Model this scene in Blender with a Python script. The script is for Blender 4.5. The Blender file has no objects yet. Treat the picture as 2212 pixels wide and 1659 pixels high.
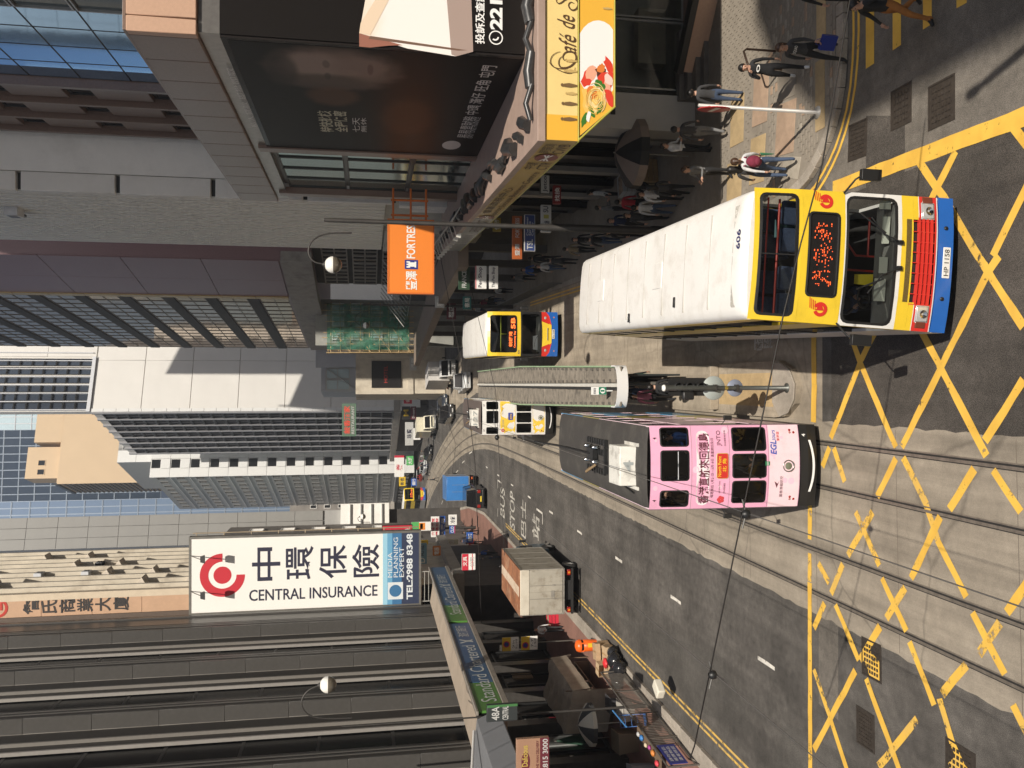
import bpy, bmesh, math, random
from mathutils import Vector, Matrix
random.seed(7)
SC = bpy.context.scene
COL = SC.collection
PI = math.pi
# ---------------------------------------------------------------- camera (turned on its side, as the photograph was taken)
FPX, HORIZ, CAMH = 1800.0, 795.0, 10.9
TH = math.atan((1106 - HORIZ) / FPX)
SN, CS = math.sin(TH), math.cos(TH)
cam = bpy.data.cameras.new('camera')
cam.sensor_fit = 'HORIZONTAL'; cam.sensor_width = 36.0
cam.lens = FPX / 2212 * 36.0
cam.clip_start = 0.1; cam.clip_end = 3000
camo = bpy.data.objects.new('camera', cam); COL.objects.link(camo)
mx = Matrix(((0, 1, 0, 0), (-SN, 0, -CS, 0), (-CS, 0, SN, 0), (0, 0, 0, 1)))
camo.matrix_world = Matrix.Translation((0, 0, CAMH)) @ mx
SC.camera = camo
# ---------------------------------------------------------------- sky, sun, exposure
SUN_EL, SUN_AZ = math.radians(46), math.radians(166)     # azimuth of the sun, clockwise from +Y
w = bpy.data.worlds.new('World'); SC.world = w; w.use_nodes = True
nt = w.node_tree
sky = nt.nodes.new('ShaderNodeTexSky'); sky.sky_type = 'NISHITA'; sky.sun_disc = False
sky.sun_elevation = SUN_EL; sky.sun_rotation = SUN_AZ
sky.air_density = 1.2; sky.dust_density = 2.0
nt.links.new(sky.outputs[0], nt.nodes['Background'].inputs[0])
nt.nodes['Background'].inputs[1].default_value = 0.056
sl = bpy.data.lights.new('sun', 'SUN'); sl.energy = 5.0; sl.angle = math.radians(0.55); sl.color = (1.0, 0.925, 0.82)
so = bpy.data.objects.new('sun', sl); COL.objects.link(so)
sdir = Vector((math.sin(SUN_AZ) * math.cos(SUN_EL), math.cos(SUN_AZ) * math.cos(SUN_EL), math.sin(SUN_EL)))
so.rotation_euler = sdir.to_track_quat('Z', 'Y').to_euler(); so.location = sdir * 200
SC.view_settings.view_transform = 'Standard'; SC.view_settings.look = 'None'
SC.view_settings.gamma = 1.0; SC.view_settings.use_curve_mapping = False
SC.view_settings.exposure = 0.2

# ---------------------------------------------------------------- survey: points measured on the photograph turned into places in the street
def ray(x, y):
    r = (829.5 - y) / FPX; d = (x - 1106) / FPX
    return r, CS - SN * d, -SN - CS * d
def G(x, y, z=0.0):
    a, b, c = ray(x, y); t = (z - CAMH) / c
    return Vector((a * t, b * t, z))
def atY(x, y, Y):
    a, b, c = ray(x, y); t = Y / b
    return Vector((a * t, Y, CAMH + c * t))
def atX(x, y, X):
    a, b, c = ray(x, y); t = X / a
    return Vector((X, b * t, CAMH + c * t))

# ---------------------------------------------------------------- materials
MATS = {}
def nodes_of(name):
    m = bpy.data.materials.new(name); m.use_nodes = True
    return m, m.node_tree, m.node_tree.nodes['Principled BSDF']
def mat(name, col, rough=0.6, metal=0.0, var=0.12, scale=2.0, bump=0.0, bscale=60.0, spec=0.5, dirt=None, dirt_amt=0.5, dscale=0.7, coat=0.0, emit=0.0):
    if name in MATS: return MATS[name]
    m, t, p = nodes_of(name)
    p.inputs['Roughness'].default_value = rough; p.inputs['Metallic'].default_value = metal
    p.inputs['Specular IOR Level'].default_value = spec
    p.inputs['Coat Weight'].default_value = coat
    tc = t.nodes.new('ShaderNodeTexCoord')
    n = t.nodes.new('ShaderNodeTexNoise'); n.inputs['Scale'].default_value = scale; n.inputs['Detail'].default_value = 7; n.inputs['Roughness'].default_value = 0.65
    t.links.new(tc.outputs['Object'], n.inputs['Vector'])
    mr = t.nodes.new('ShaderNodeMapRange'); mr.inputs[1].default_value = 0.3; mr.inputs[2].default_value = 0.7
    t.links.new(n.outputs[0], mr.inputs[0])
    mix = t.nodes.new('ShaderNodeMix'); mix.data_type = 'RGBA'
    mix.inputs[6].default_value = (*[max(0, c * (1 - var)) for c in col], 1)
    mix.inputs[7].default_value = (*[min(1, c * (1 + var)) for c in col], 1)
    t.links.new(mr.outputs[0], mix.inputs[0])
    out = mix.outputs[2]
    if dirt is not None:
        n2 = t.nodes.new('ShaderNodeTexNoise'); n2.inputs['Scale'].default_value = dscale; n2.inputs['Detail'].default_value = 9; n2.inputs['Roughness'].default_value = 0.7
        t.links.new(tc.outputs['Object'], n2.inputs['Vector'])
        m2 = t.nodes.new('ShaderNodeMapRange'); m2.inputs[1].default_value = 0.5; m2.inputs[2].default_value = 0.72; m2.inputs[4].default_value = dirt_amt
        t.links.new(n2.outputs[0], m2.inputs[0])
        mx2 = t.nodes.new('ShaderNodeMix'); mx2.data_type = 'RGBA'; mx2.inputs[7].default_value = (*dirt, 1)
        t.links.new(m2.outputs[0], mx2.inputs[0]); t.links.new(out, mx2.inputs[6]); out = mx2.outputs[2]
    t.links.new(out, p.inputs['Base Color'])
    if emit:
        p.inputs['Emission Color'].default_value = (*col, 1); p.inputs['Emission Strength'].default_value = emit
    if bump:
        n3 = t.nodes.new('ShaderNodeTexNoise'); n3.inputs['Scale'].default_value = bscale; n3.inputs['Detail'].default_value = 4
        t.links.new(tc.outputs['Object'], n3.inputs['Vector'])
        b = t.nodes.new('ShaderNodeBump'); b.inputs['Strength'].default_value = bump; b.inputs['Distance'].default_value = 0.02
        t.links.new(n3.outputs[0], b.inputs['Height']); t.links.new(b.outputs[0], p.inputs['Normal'])
    MATS[name] = m
    return m
def flat(name, col, rough=0.5, metal=0.0, spec=0.5, emit=0.0, coat=0.0):
    if name in MATS: return MATS[name]
    m, t, p = nodes_of(name)
    p.inputs['Base Color'].default_value = (*col, 1); p.inputs['Roughness'].default_value = rough
    p.inputs['Metallic'].default_value = metal; p.inputs['Specular IOR Level'].default_value = spec; p.inputs['Coat Weight'].default_value = coat
    if emit:
        p.inputs['Emission Color'].default_value = (*col, 1); p.inputs['Emission Strength'].default_value = emit
    MATS[name] = m
    return m
def see_glass(name, tint=(0.55, 0.6, 0.6), refl=1.0, rough=0.02):
    if name in MATS: return MATS[name]
    m = bpy.data.materials.new(name); m.use_nodes = True; t = m.node_tree
    t.nodes.remove(t.nodes['Principled BSDF'])
    tr = t.nodes.new('ShaderNodeBsdfTransparent'); tr.inputs[0].default_value = (*tint, 1)
    gl = t.nodes.new('ShaderNodeBsdfGlossy'); gl.inputs['Roughness'].default_value = rough
    fr = t.nodes.new('ShaderNodeFresnel'); fr.inputs[0].default_value = 1.5
    mu = t.nodes.new('ShaderNodeMath'); mu.operation = 'MULTIPLY'; mu.inputs[1].default_value = refl
    ms = t.nodes.new('ShaderNodeMixShader')
    t.links.new(fr.outputs[0], mu.inputs[0]); t.links.new(mu.outputs[0], ms.inputs[0])
    t.links.new(tr.outputs[0], ms.inputs[1]); t.links.new(gl.outputs[0], ms.inputs[2])
    t.links.new(ms.outputs[0], t.nodes['Material Output'].inputs[0])
    MATS[name] = m
    return m
def worn_paint(name, col, thr=0.56, soft=0.05, scale=3.0, col2=None):
    """road paint with chips worn through to the road below"""
    if name in MATS: return MATS[name]
    m, t, p = nodes_of(name)
    p.inputs['Roughness'].default_value = 0.65
    tc = t.nodes.new('ShaderNodeTexCoord')
    n = t.nodes.new('ShaderNodeTexNoise'); n.inputs['Scale'].default_value = scale; n.inputs['Detail'].default_value = 12; n.inputs['Roughness'].default_value = 0.72
    t.links.new(tc.outputs['Object'], n.inputs['Vector'])
    mr = t.nodes.new('ShaderNodeMapRange'); mr.inputs[1].default_value = thr; mr.inputs[2].default_value = thr + soft
    t.links.new(n.outputs[0], mr.inputs[0])
    n2 = t.nodes.new('ShaderNodeTexNoise'); n2.inputs['Scale'].default_value = 1.6; n2.inputs['Detail'].default_value = 6
    t.links.new(tc.outputs['Object'], n2.inputs['Vector'])
    mix = t.nodes.new('ShaderNodeMix'); mix.data_type = 'RGBA'
    c2 = col2 or tuple(c * 0.72 for c in col)
    mix.inputs[6].default_value = (*c2, 1); mix.inputs[7].default_value = (*col, 1)
    m2 = t.nodes.new('ShaderNodeMapRange'); m2.inputs[1].default_value = 0.35; m2.inputs[2].default_value = 0.6
    t.links.new(n2.outputs[0], m2.inputs[0]); t.links.new(m2.outputs[0], mix.inputs[0])
    t.links.new(mix.outputs[2], p.inputs['Base Color'])
    tr = t.nodes.new('ShaderNodeBsdfTransparent'); ms = t.nodes.new('ShaderNodeMixShader')
    t.links.new(mr.outputs[0], ms.inputs[0]); t.links.new(p.outputs[0], ms.inputs[1]); t.links.new(tr.outputs[0], ms.inputs[2])
    t.links.new(ms.outputs[0], t.nodes['Material Output'].inputs[0])
    MATS[name] = m
    return m
def road_mat(name, col, speck=0.5, blot=0.25, streak=0.0, rough=0.85, crack=0.0):
    if name in MATS: return MATS[name]
    m, t, p = nodes_of(name)
    p.inputs['Roughness'].default_value = rough; p.inputs['Specular IOR Level'].default_value = 0.3
    tc = t.nodes.new('ShaderNodeTexCoord')
    def noise(sc, det=6, vec=None, ro=0.6):
        n = t.nodes.new('ShaderNodeTexNoise'); n.inputs['Scale'].default_value = sc; n.inputs['Detail'].default_value = det; n.inputs['Roughness'].default_value = ro
        t.links.new(vec or tc.outputs['Object'], n.inputs['Vector']); return n.outputs[0]
    def rng(src, a, b, lo, hi):
        r = t.nodes.new('ShaderNodeMapRange'); r.inputs[1].default_value = a; r.inputs[2].default_value = b; r.inputs[3].default_value = lo; r.inputs[4].default_value = hi
        t.links.new(src, r.inputs[0]); return r.outputs[0]
    def mul(a, b):
        k = t.nodes.new('ShaderNodeMath'); k.operation = 'MULTIPLY'; t.links.new(a, k.inputs[0]); t.links.new(b, k.inputs[1]); return k.outputs[0]
    f = rng(noise(70, 3), 0.35, 0.68, 1 - speck, 1 + speck)
    f = mul(f, rng(noise(0.45, 7), 0.35, 0.65, 1 - blot, 1 + blot))
    f = mul(f, rng(noise(4.5, 6), 0.3, 0.7, 1 - blot * 0.7, 1 + blot * 0.7))
    if streak:
        mp = t.nodes.new('ShaderNodeMapping'); mp.inputs['Scale'].default_value = (1.4, 0.05, 1)
        t.links.new(tc.outputs['Object'], mp.inputs[0])
        f = mul(f, rng(noise(1.6, 5, mp.outputs[0]), 0.35, 0.65, 1 - streak, 1 + streak))
    if crack:
        v = t.nodes.new('ShaderNodeTexVoronoi'); v.feature = 'DISTANCE_TO_EDGE'; v.inputs['Scale'].default_value = 0.32
        mp = t.nodes.new('ShaderNodeMix'); mp.data_type = 'VECTOR'
        nn = t.nodes.new('ShaderNodeTexNoise'); nn.inputs['Scale'].default_value = 1.2; nn.inputs['Detail'].default_value = 5
        t.links.new(tc.outputs['Object'], nn.inputs['Vector'])
        mp.inputs[0].default_value = 0.22
        t.links.new(tc.outputs['Object'], mp.inputs[4]); t.links.new(nn.outputs[1], mp.inputs[5])
        t.links.new(mp.outputs[1], v.inputs['Vector'])
        f = mul(f, rng(v.outputs[0], 0.0, 0.012, 1 - crack, 1.0))
    mix = t.nodes.new('ShaderNodeMix'); mix.data_type = 'RGBA'; mix.blend_type = 'MULTIPLY'; mix.inputs[0].default_value = 1
    mix.inputs[6].default_value = (*col, 1); t.links.new(f, mix.inputs[7])
    t.links.new(mix.outputs[2], p.inputs['Base Color'])
    b = t.nodes.new('ShaderNodeBump'); b.inputs['Strength'].default_value = 0.5; b.inputs['Distance'].default_value = 0.01
    t.links.new(noise(90, 3), b.inputs['Height']); t.links.new(b.outputs[0], p.inputs['Normal'])
    MATS[name] = m
    return m

def soft_print(name, base, blobs, axes=(1, 2), rough=0.4):
    """a printed picture of soft spots on a plain ground: blobs are (u, v, ru, rv, colour, strength)"""
    if name in MATS: return MATS[name]
    m, t, p = nodes_of(name); p.inputs['Roughness'].default_value = rough; p.inputs['Specular IOR Level'].default_value = .06
    tc = t.nodes.new('ShaderNodeTexCoord'); sp = t.nodes.new('ShaderNodeSeparateXYZ'); t.links.new(tc.outputs['Object'], sp.inputs[0])
    def mt(op, a, b_):
        n = t.nodes.new('ShaderNodeMath'); n.operation = op
        for i, q in enumerate((a, b_)):
            if isinstance(q, (int, float)): n.inputs[i].default_value = q
            else: t.links.new(q, n.inputs[i])
        return n.outputs[0]
    nz = t.nodes.new('ShaderNodeTexNoise'); nz.inputs['Scale'].default_value = 2.2; nz.inputs['Detail'].default_value = 5; t.links.new(tc.outputs['Object'], nz.inputs['Vector'])
    out = None
    for u, v, ru, rv, col, st in blobs:
        a = mt('DIVIDE', mt('SUBTRACT', sp.outputs[axes[0]], u), ru); c = mt('DIVIDE', mt('SUBTRACT', sp.outputs[axes[1]], v), rv)
        d = mt('ADD', mt('SQRT', mt('ADD', mt('MULTIPLY', a, a), mt('MULTIPLY', c, c)), 0), mt('MULTIPLY', mt('SUBTRACT', nz.outputs[0], .5), .25))
        mr = t.nodes.new('ShaderNodeMapRange'); mr.interpolation_type = 'SMOOTHSTEP'; mr.inputs[1].default_value = .55; mr.inputs[2].default_value = 1.05; mr.inputs[3].default_value = st; mr.inputs[4].default_value = 0
        t.links.new(d, mr.inputs[0])
        mx_ = t.nodes.new('ShaderNodeMix'); mx_.data_type = 'RGBA'; mx_.inputs[7].default_value = (*col, 1); t.links.new(mr.outputs[0], mx_.inputs[0])
        if out is None: mx_.inputs[6].default_value = (*base, 1)
        else: t.links.new(out, mx_.inputs[6])
        out = mx_.outputs[2]
    t.links.new(out, p.inputs['Base Color']); MATS[name] = m
    return m
# ---------------------------------------------------------------- mesh builder
class MB:
    def __init__(s): s.v = []; s.f = []; s.m = []; s.s = []; s.M = None
    def add(s, vs, fs, mi=0, sm=False):
        o = len(s.v)
        if s.M is not None: vs = [s.M @ Vector(q) for q in vs]
        s.v.extend([tuple(q) for q in vs])
        for f in fs: s.f.append([i + o for i in f]); s.m.append(mi); s.s.append(sm)
        return s
    def quad(s, a, b, c, d, mi=0): return s.add([a, b, c, d], [(0, 1, 2, 3)], mi)
    def poly(s, pts, mi=0): return s.add(pts, [tuple(range(len(pts)))], mi)
    def box(s, x0, x1, y0, y1, z0, z1, mi=0):
        return s.add([(x0, y0, z0), (x1, y0, z0), (x1, y1, z0), (x0, y1, z0), (x0, y0, z1), (x1, y0, z1), (x1, y1, z1), (x0, y1, z1)],
                     [(0, 3, 2, 1), (4, 5, 6, 7), (0, 1, 5, 4), (1, 2, 6, 5), (2, 3, 7, 6), (3, 0, 4, 7)], mi)
    def hexa(s, lo, hi, mi=0):
        """two quads (4 points each, same winding seen from hi) joined"""
        return s.add(list(lo) + list(hi), [(3, 2, 1, 0), (4, 5, 6, 7), (0, 1, 5, 4), (1, 2, 6, 5), (2, 3, 7, 6), (3, 0, 4, 7)], mi)
    def prism(s, pts, z0, z1, mi=0, top=None):
        n = len(pts)
        vs = [(x, y, z0) for x, y in pts] + [(x, y, z1) for x, y in pts]
        s.add(vs, [tuple(range(n - 1, -1, -1))] + [(i, (i + 1) % n, n + (i + 1) % n, n + i) for i in range(n)], mi)
        return s.add(vs[n:], [tuple(range(n))], mi if top is None else top)
    def extrude_y(s, pts, y0, y1, mi=0, sm=False):
        """profile in x,z (counter-clockwise seen from -y) pulled from y0 to y1"""
        n = len(pts)
        vs = [(x, y0, z) for x, z in pts] + [(x, y1, z) for x, z in pts]
        s.add(vs, [tuple(range(n)), tuple(range(2 * n - 1, n - 1, -1))], mi)
        return s.add(vs, [(i, n + i, n + (i + 1) % n, (i + 1) % n) for i in range(n)], mi, sm)
    def extrude_x(s, pts, x0, x1, mi=0, sm=False):
        """profile in y,z pulled from x0 to x1"""
        n = len(pts)
        vs = [(x0, y, z) for y, z in pts] + [(x1, y, z) for y, z in pts]
        s.add(vs, [tuple(range(n)), tuple(range(2 * n - 1, n - 1, -1))], mi)
        return s.add(vs, [(i, n + i, n + (i + 1) % n, (i + 1) % n) for i in range(n)], mi, sm)
    def tube(s, path, r, n=8, mi=0, cap=True, sm=True):
        path = [Vector(q) for q in path]; k = len(path)
        rs = r if isinstance(r, (list, tuple)) else [r] * k
        vs = []; up = None
        for i, q in enumerate(path):
            d = (path[min(i + 1, k - 1)] - path[max(i - 1, 0)]).normalized()
            if up is None:
                up = Vector((0, 0, 1)) if abs(d.z) < 0.9 else Vector((1, 0, 0))
            a = d.cross(up); 
            if a.length < 1e-6: a = d.orthogonal()
            a.normalize(); b = a.cross(d).normalized(); up = b
            for j in range(n):
                t = 2 * PI * j / n
                vs.append(q + (a * math.cos(t) + b * math.sin(t)) * rs[i])
        fs = [(i * n + j, i * n + (j + 1) % n, (i + 1) * n + (j + 1) % n, (i + 1) * n + j) for i in range(k - 1) for j in range(n)]
        s.add(vs, fs, mi, sm)
        if cap: s.add(vs[:n], [tuple(range(n - 1, -1, -1))], mi); s.add(vs[-n:], [tuple(range(n))], mi)
        return s
    def lathe(s, prof, n=16, c=(0, 0, 0), mi=0, axis='z', sm=True):
        vs = []
        for r, h in prof:
            for j in range(n):
                t = 2 * PI * j / n; a, b = r * math.cos(t), r * math.sin(t)
                p = (a, b, h) if axis == 'z' else ((a, -h, b) if axis == 'y' else (h, a, b))
                vs.append((p[0] + c[0], p[1] + c[1], p[2] + c[2]))
        k = len(prof)
        return s.add(vs, [(i * n + j, i * n + (j + 1) % n, (i + 1) * n + (j + 1) % n, (i + 1) * n + j) for i in range(k - 1) for j in range(n)], mi, sm)
    def ball(s, c, r, mi=0, n=10, k=6, sc=(1, 1, 1), z0=-1.0, z1=1.0):
        a0, a1 = math.asin(z0), math.asin(z1)
        vs = []
        for i in range(k + 1):
            a = a0 + (a1 - a0) * i / k
            for j in range(n):
                t = 2 * PI * j / n
                vs.append((c[0] + r * sc[0] * math.cos(a) * math.cos(t), c[1] + r * sc[1] * math.cos(a) * math.sin(t), c[2] + r * sc[2] * math.sin(a)))
        return s.add(vs, [(i * n + j, i * n + (j + 1) % n, (i + 1) * n + (j + 1) % n, (i + 1) * n + j) for i in range(k) for j in range(n)], mi, True)
    def mesh(s, name, mats, bevel=0.0, seg=2):
        me = bpy.data.meshes.new(name); me.from_pydata(s.v, [], s.f)
        for m in (mats if isinstance(mats, (list, tuple)) else [mats]): me.materials.append(m)
        me.polygons.foreach_set('material_index', s.m); me.polygons.foreach_set('use_smooth', s.s)
        me.update()
        if bevel:
            bm = bmesh.new(); bm.from_mesh(me)
            bmesh.ops.remove_doubles(bm, verts=bm.verts, dist=1e-5)
            ed = [e for e in bm.edges if len(e.link_faces) == 2 and e.calc_face_angle(0) > 0.6]
            r = bmesh.ops.bevel(bm, geom=ed, offset=bevel, segments=seg, affect='EDGES', clamp_overlap=True, profile=0.5)
            for f in r['faces']: f.smooth = True
            bm.to_mesh(me); bm.free()
        return me
    def build(s, name, mats, parent=None, loc=None, rot=None, bevel=0.0, seg=2):
        return link(name, s.mesh(name, mats, bevel, seg), parent, loc, rot)
def link(name, me, parent=None, loc=None, rot=None, scale=None):
    o = bpy.data.objects.new(name, me); COL.objects.link(o)
    if parent is not None: o.parent = parent; KIDS.setdefault(parent.name, []).append(o)
    if loc is not None: o.location = loc
    if rot is not None: o.rotation_euler = (0, 0, rot) if isinstance(rot, (int, float)) else rot
    if scale is not None: o.scale = scale
    return o
def tag(o, label=None, cat=None, group=None, kind=None):
    for k, v in (('label', label), ('category', cat), ('group', group), ('kind', kind)):
        if v: o[k] = v
    return o
def thing(name, label, cat, loc=(0, 0, 0), rotz=0.0, group=None):
    o = bpy.data.objects.new(name, None); COL.objects.link(o)
    o.location = loc; o.rotation_euler = (0, 0, rotz); o.empty_display_size = 0.3
    return tag(o, label, cat, group)
KIDS = {}
def kids(o): return list(KIDS.get(o.name, []))
def copy_tree(o, parent=None):
    c = o.copy(); COL.objects.link(c)
    if parent is not None: c.parent = parent; KIDS.setdefault(parent.name, []).append(c)
    for ch in kids(o): copy_tree(ch, c)
    return c
# ---------------------------------------------------------------- lettering: flat print turned into mesh, laid on a surface
TCACHE = {}
def glyphs(body, bold=0.0, shear=0.0, space=1.0, align='CENTER'):
    key = (body, bold, shear, space)
    if key in TCACHE: return TCACHE[key]
    cu = bpy.data.curves.new('lettering', 'FONT'); cu.body = body; cu.size = 1; cu.offset = bold; cu.shear = shear; cu.space_character = space
    cu.align_x = 'LEFT'; cu.resolution_u = 3
    o = bpy.data.objects.new('lettering', cu)
    me = o.to_mesh()
    vs = [tuple(v.co) for v in me.vertices]; fs = [tuple(p.vertices) for p in me.polygons]
    o.to_mesh_clear(); bpy.data.objects.remove(o); bpy.data.curves.remove(cu)
    if vs:
        x0, x1 = min(v[0] for v in vs), max(v[0] for v in vs); y0, y1 = min(v[1] for v in vs), max(v[1] for v in vs)
    else: x0 = y0 = 0; x1 = y1 = 1
    TCACHE[key] = (vs, fs, x0, y0, max(1e-4, x1 - x0), max(1e-4, y1 - y0))
    return TCACHE[key]
def text(body, o, u, v, wd, ht, m, parent=None, name='lettering', bold=0.0, shear=0.0, mb=None, mi=0, keep=False, space=1.0):
    """fills the rectangle that starts at o, runs wd along u and ht along v; u x v looks at the reader"""
    vs, fs, x0, y0, tw, th = glyphs(body, bold, shear, space)
    o, u, v = Vector(o), Vector(u).normalized(), Vector(v).normalized()
    sx, sy = wd / tw, ht / th
    if keep:
        k = min(sx, sy); o = o + u * (wd - k * tw) / 2 + v * (ht - k * th) / 2; sx = sy = k
    pts = [o + u * ((a - x0) * sx) + v * ((b - y0) * sy) for a, b, c in vs]
    if mb is not None: mb.add(pts, fs, mi); return mb
    b = MB(); b.add(pts, fs)
    return b.build(name, m, parent)
FX, FZ = Vector((1, 0, 0)), Vector((0, 0, 1))
BX = Vector((-1, 0, 0)); YP = Vector((0, 1, 0)); YN = Vector((0, -1, 0))
# ================================================================ THE GROUND
asphalt = road_mat('asphalt', (0.100, 0.091, 0.081), 0.6, 0.3, 0.14)
asphalt_dark = road_mat('asphalt_dark', (0.075, 0.066, 0.057), 0.75, 0.22, 0.16)
asphalt_old = road_mat('asphalt_old', (0.155, 0.138, 0.117), 0.5, 0.25, 0.1)
concrete_road = road_mat('concrete_road', (0.285, 0.245, 0.192), 0.16, 0.14, 0.2, crack=0.3)
concrete_lane = road_mat('concrete_lane', (0.33, 0.28, 0.215), 0.12, 0.2, 0.16, crack=0.2)
paving_grey = road_mat('paving_grey', (0.27, 0.235, 0.19), 0.2, 0.15, 0.0)
paving_tan = road_mat('paving_tan', (0.42, 0.31, 0.17), 0.15, 0.15, 0.0)
paving_pink = road_mat('paving_pink', (0.38, 0.27, 0.19), 0.15, 0.15, 0.0)
paving_red = road_mat('paving_red', (0.24, 0.13, 0.10), 0.2, 0.15, 0.0)
paving_pale = road_mat('paving_pale', (0.36, 0.32, 0.26), 0.12, 0.15, 0.0)
kerb_mat = road_mat('kerb_granite', (0.34, 0.30, 0.25), 0.25, 0.2, 0.0)
steel_rail = mat('rail_steel', (0.24, 0.205, 0.165), 0.5, 0.5, 0.3, 6)
groove_mat = flat('rail_groove', (0.02, 0.018, 0.016), 0.9)
iron = mat('cast_iron', (0.062, 0.050, 0.04), 0.6, 0.4, 0.3, 8, 0.4, 60)
yellow_paint = worn_paint('yellow_road_paint', (0.80, 0.49, 0.075), 0.60, 0.07, 3.5, (0.68, 0.40, 0.06))
yellow_worn = worn_paint('yellow_road_paint_worn', (0.78, 0.47, 0.07), 0.535, 0.09, 4.0, (0.66, 0.42, 0.10))
white_paint = worn_paint('white_road_paint', (0.74, 0.70, 0.62), 0.57, 0.07, 4.0)

def sheet(name, pts, z, m, parent=None, kind='structure'):
    b = MB(); b.poly([(p[0], p[1], z) for p in pts]); o = b.build(name, m, parent)
    if kind and parent is None: tag(o, kind=kind)
    return o
base = sheet('ground', [(-700, -300), (700, -300), (700, 900), (-700, 900)], -0.02, asphalt_old)
road = sheet('road', [(-80, -40), (80, -40), (80, 330), (-80, 330)], 0.0, asphalt)

# track centre line, bending away to the left beyond the tram stop
CL = [(-4.61, -30), (-4.61, 40), (-4.62, 66), (-5.0, 78), (-6.4, 92), (-9.0, 107), (-12.6, 124), (-17, 141), (-22.5, 158), (-30, 176), (-39, 194), (-60, 230)]
def smooth(pts, it=2):
    for _ in range(it):
        q = [pts[0]]
        for a, b in zip(pts, pts[1:]):
            q += [(a[0] * .75 + b[0] * .25, a[1] * .75 + b[1] * .25), (a[0] * .25 + b[0] * .75, a[1] * .25 + b[1] * .75)]
        pts = q + [pts[-1]]
    return pts
CLS = smooth(CL)
def off(pts, d):
    out = []
    for i, p in enumerate(pts):
        a, b = pts[max(i - 1, 0)], pts[min(i + 1, len(pts) - 1)]
        t = Vector((b[0] - a[0], b[1] - a[1])).normalized()
        out.append((p[0] + t.y * d, p[1] - t.x * d))
    return out
def strip(name, pts, d0, d1, z, m, parent=None, wob=0.0):
    a, b = off(pts, d0), off(pts, d1)
    mb = MB()
    for i in range(len(pts) - 1):
        mb.quad((*a[i], z), (*b[i], z), (*b[i + 1], z), (*a[i + 1], z))
    o = mb.build(name, m, parent)
    if parent is None: tag(o, kind='structure')
    return o
def dens(pts, st=1.5):
    out = [pts[0]]
    for a, b in zip(pts, pts[1:]):
        n = max(1, int(math.hypot(b[0] - a[0], b[1] - a[1]) / st))
        out += [(a[0] + (b[0] - a[0]) * k / n, a[1] + (b[1] - a[1]) * k / n) for k in range(1, n + 1)]
    return out
# tram reserve of pale concrete with ragged edges
mb = MB(); fine = dens([p for p in CLS if -25 <= p[1]], 0.28)
rng = random.Random(3)
L0 = off(fine, -1.06); R0 = off(fine, 3.70)
j = [(rng.uniform(-.035, .035), rng.uniform(-.035, .035)) for _ in fine]
for i in range(len(fine) - 1):
    a, b = L0[i], R0[i]; c, d = R0[i + 1], L0[i + 1]
    mb.quad((a[0] + j[i][0], a[1], .004), (b[0] + j[i][1], b[1], .004), (c[0] + j[i + 1][1], c[1], .004), (d[0] + j[i + 1][0], d[1], .004))
tram_bed = tag(mb.build('tram_track_bed', concrete_road), kind='structure')
for d in (-0.535, 0.535, 2.65 - .535, 2.65 + .535):
    strip('rail_groove', CLS, d - .07, d + .07, .007, groove_mat, tram_bed)
    strip('rail', CLS, d - .05, d + .008, .012, steel_rail, tram_bed)
    strip('guard_rail', CLS, d + .045, d + .072, .012, steel_rail, tram_bed)
for k in range(34):
    y = 5.5 + k * 3.4 + rng.uniform(-.3, .3)
    if y < 66: sheet('expansion_joint', [(-5.6, y), (-.96, y + .15), (-.96, y + .165), (-5.6, y + .02)], .0055, flat('joint_tar', (.16, .13, .1), .9), tram_bed, None)
# right-hand bus lane of pale concrete, dark resurfaced asphalt in the junction
right_lane = sheet('bus_lane', [(.9, 18.7), (4.7, 18.7), (5.6, 43), (6.2, 60), (6.2, 80), (1.5, 120), (-6, 120), (-2.5, 100), (-.9, 84), (-.94, 18.7)], .0025, concrete_lane)
for k in range(11):
    y = 22.0 + k * 4.2
    sheet('expansion_joint', [(.95, y), (4.7 + .03 * (y - 18), y), (4.7 + .03 * (y - 18), y + .025), (.95, y + .025)], .006, MATS['joint_tar'], right_lane, None)
junction = sheet('junction_asphalt', [(-.98, -8), (4.25, -8), (4.4, 12), (4.35, 18.3), (-.98, 18.3)], .0026, asphalt_dark)
cross = sheet('side_street', [(4.4, -8), (60, -8), (60, 17.6), (7, 17.6), (5, 18.8), (4.36, 18.2)], .002, asphalt_old)
for pts, m in (([G(1700, 1560), G(2212, 1850), G(2212, 2100), G(1640, 1720)], road_mat('asphalt_patch', (0.088, 0.081, 0.072), 0.5, 0.2, 0.1)), ([G(1769, 1330), G(1811, 1345), G(1811, 1556), G(1769, 1520)], asphalt_old),
               ([G(1330, 1330), G(1560, 1420), G(1640, 1600), G(1500, 1530)], road_mat('asphalt_patch', (0.088, 0.081, 0.072), 0.5, 0.2, 0.1)), ([G(1871, 480), G(1955, 480), G(1955, 250), G(1871, 250)], asphalt_dark)):
    ZPT = globals().get('ZPT', .0031) + .0003; sheet('road_patch', pts, ZPT, m, road, None)
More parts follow.
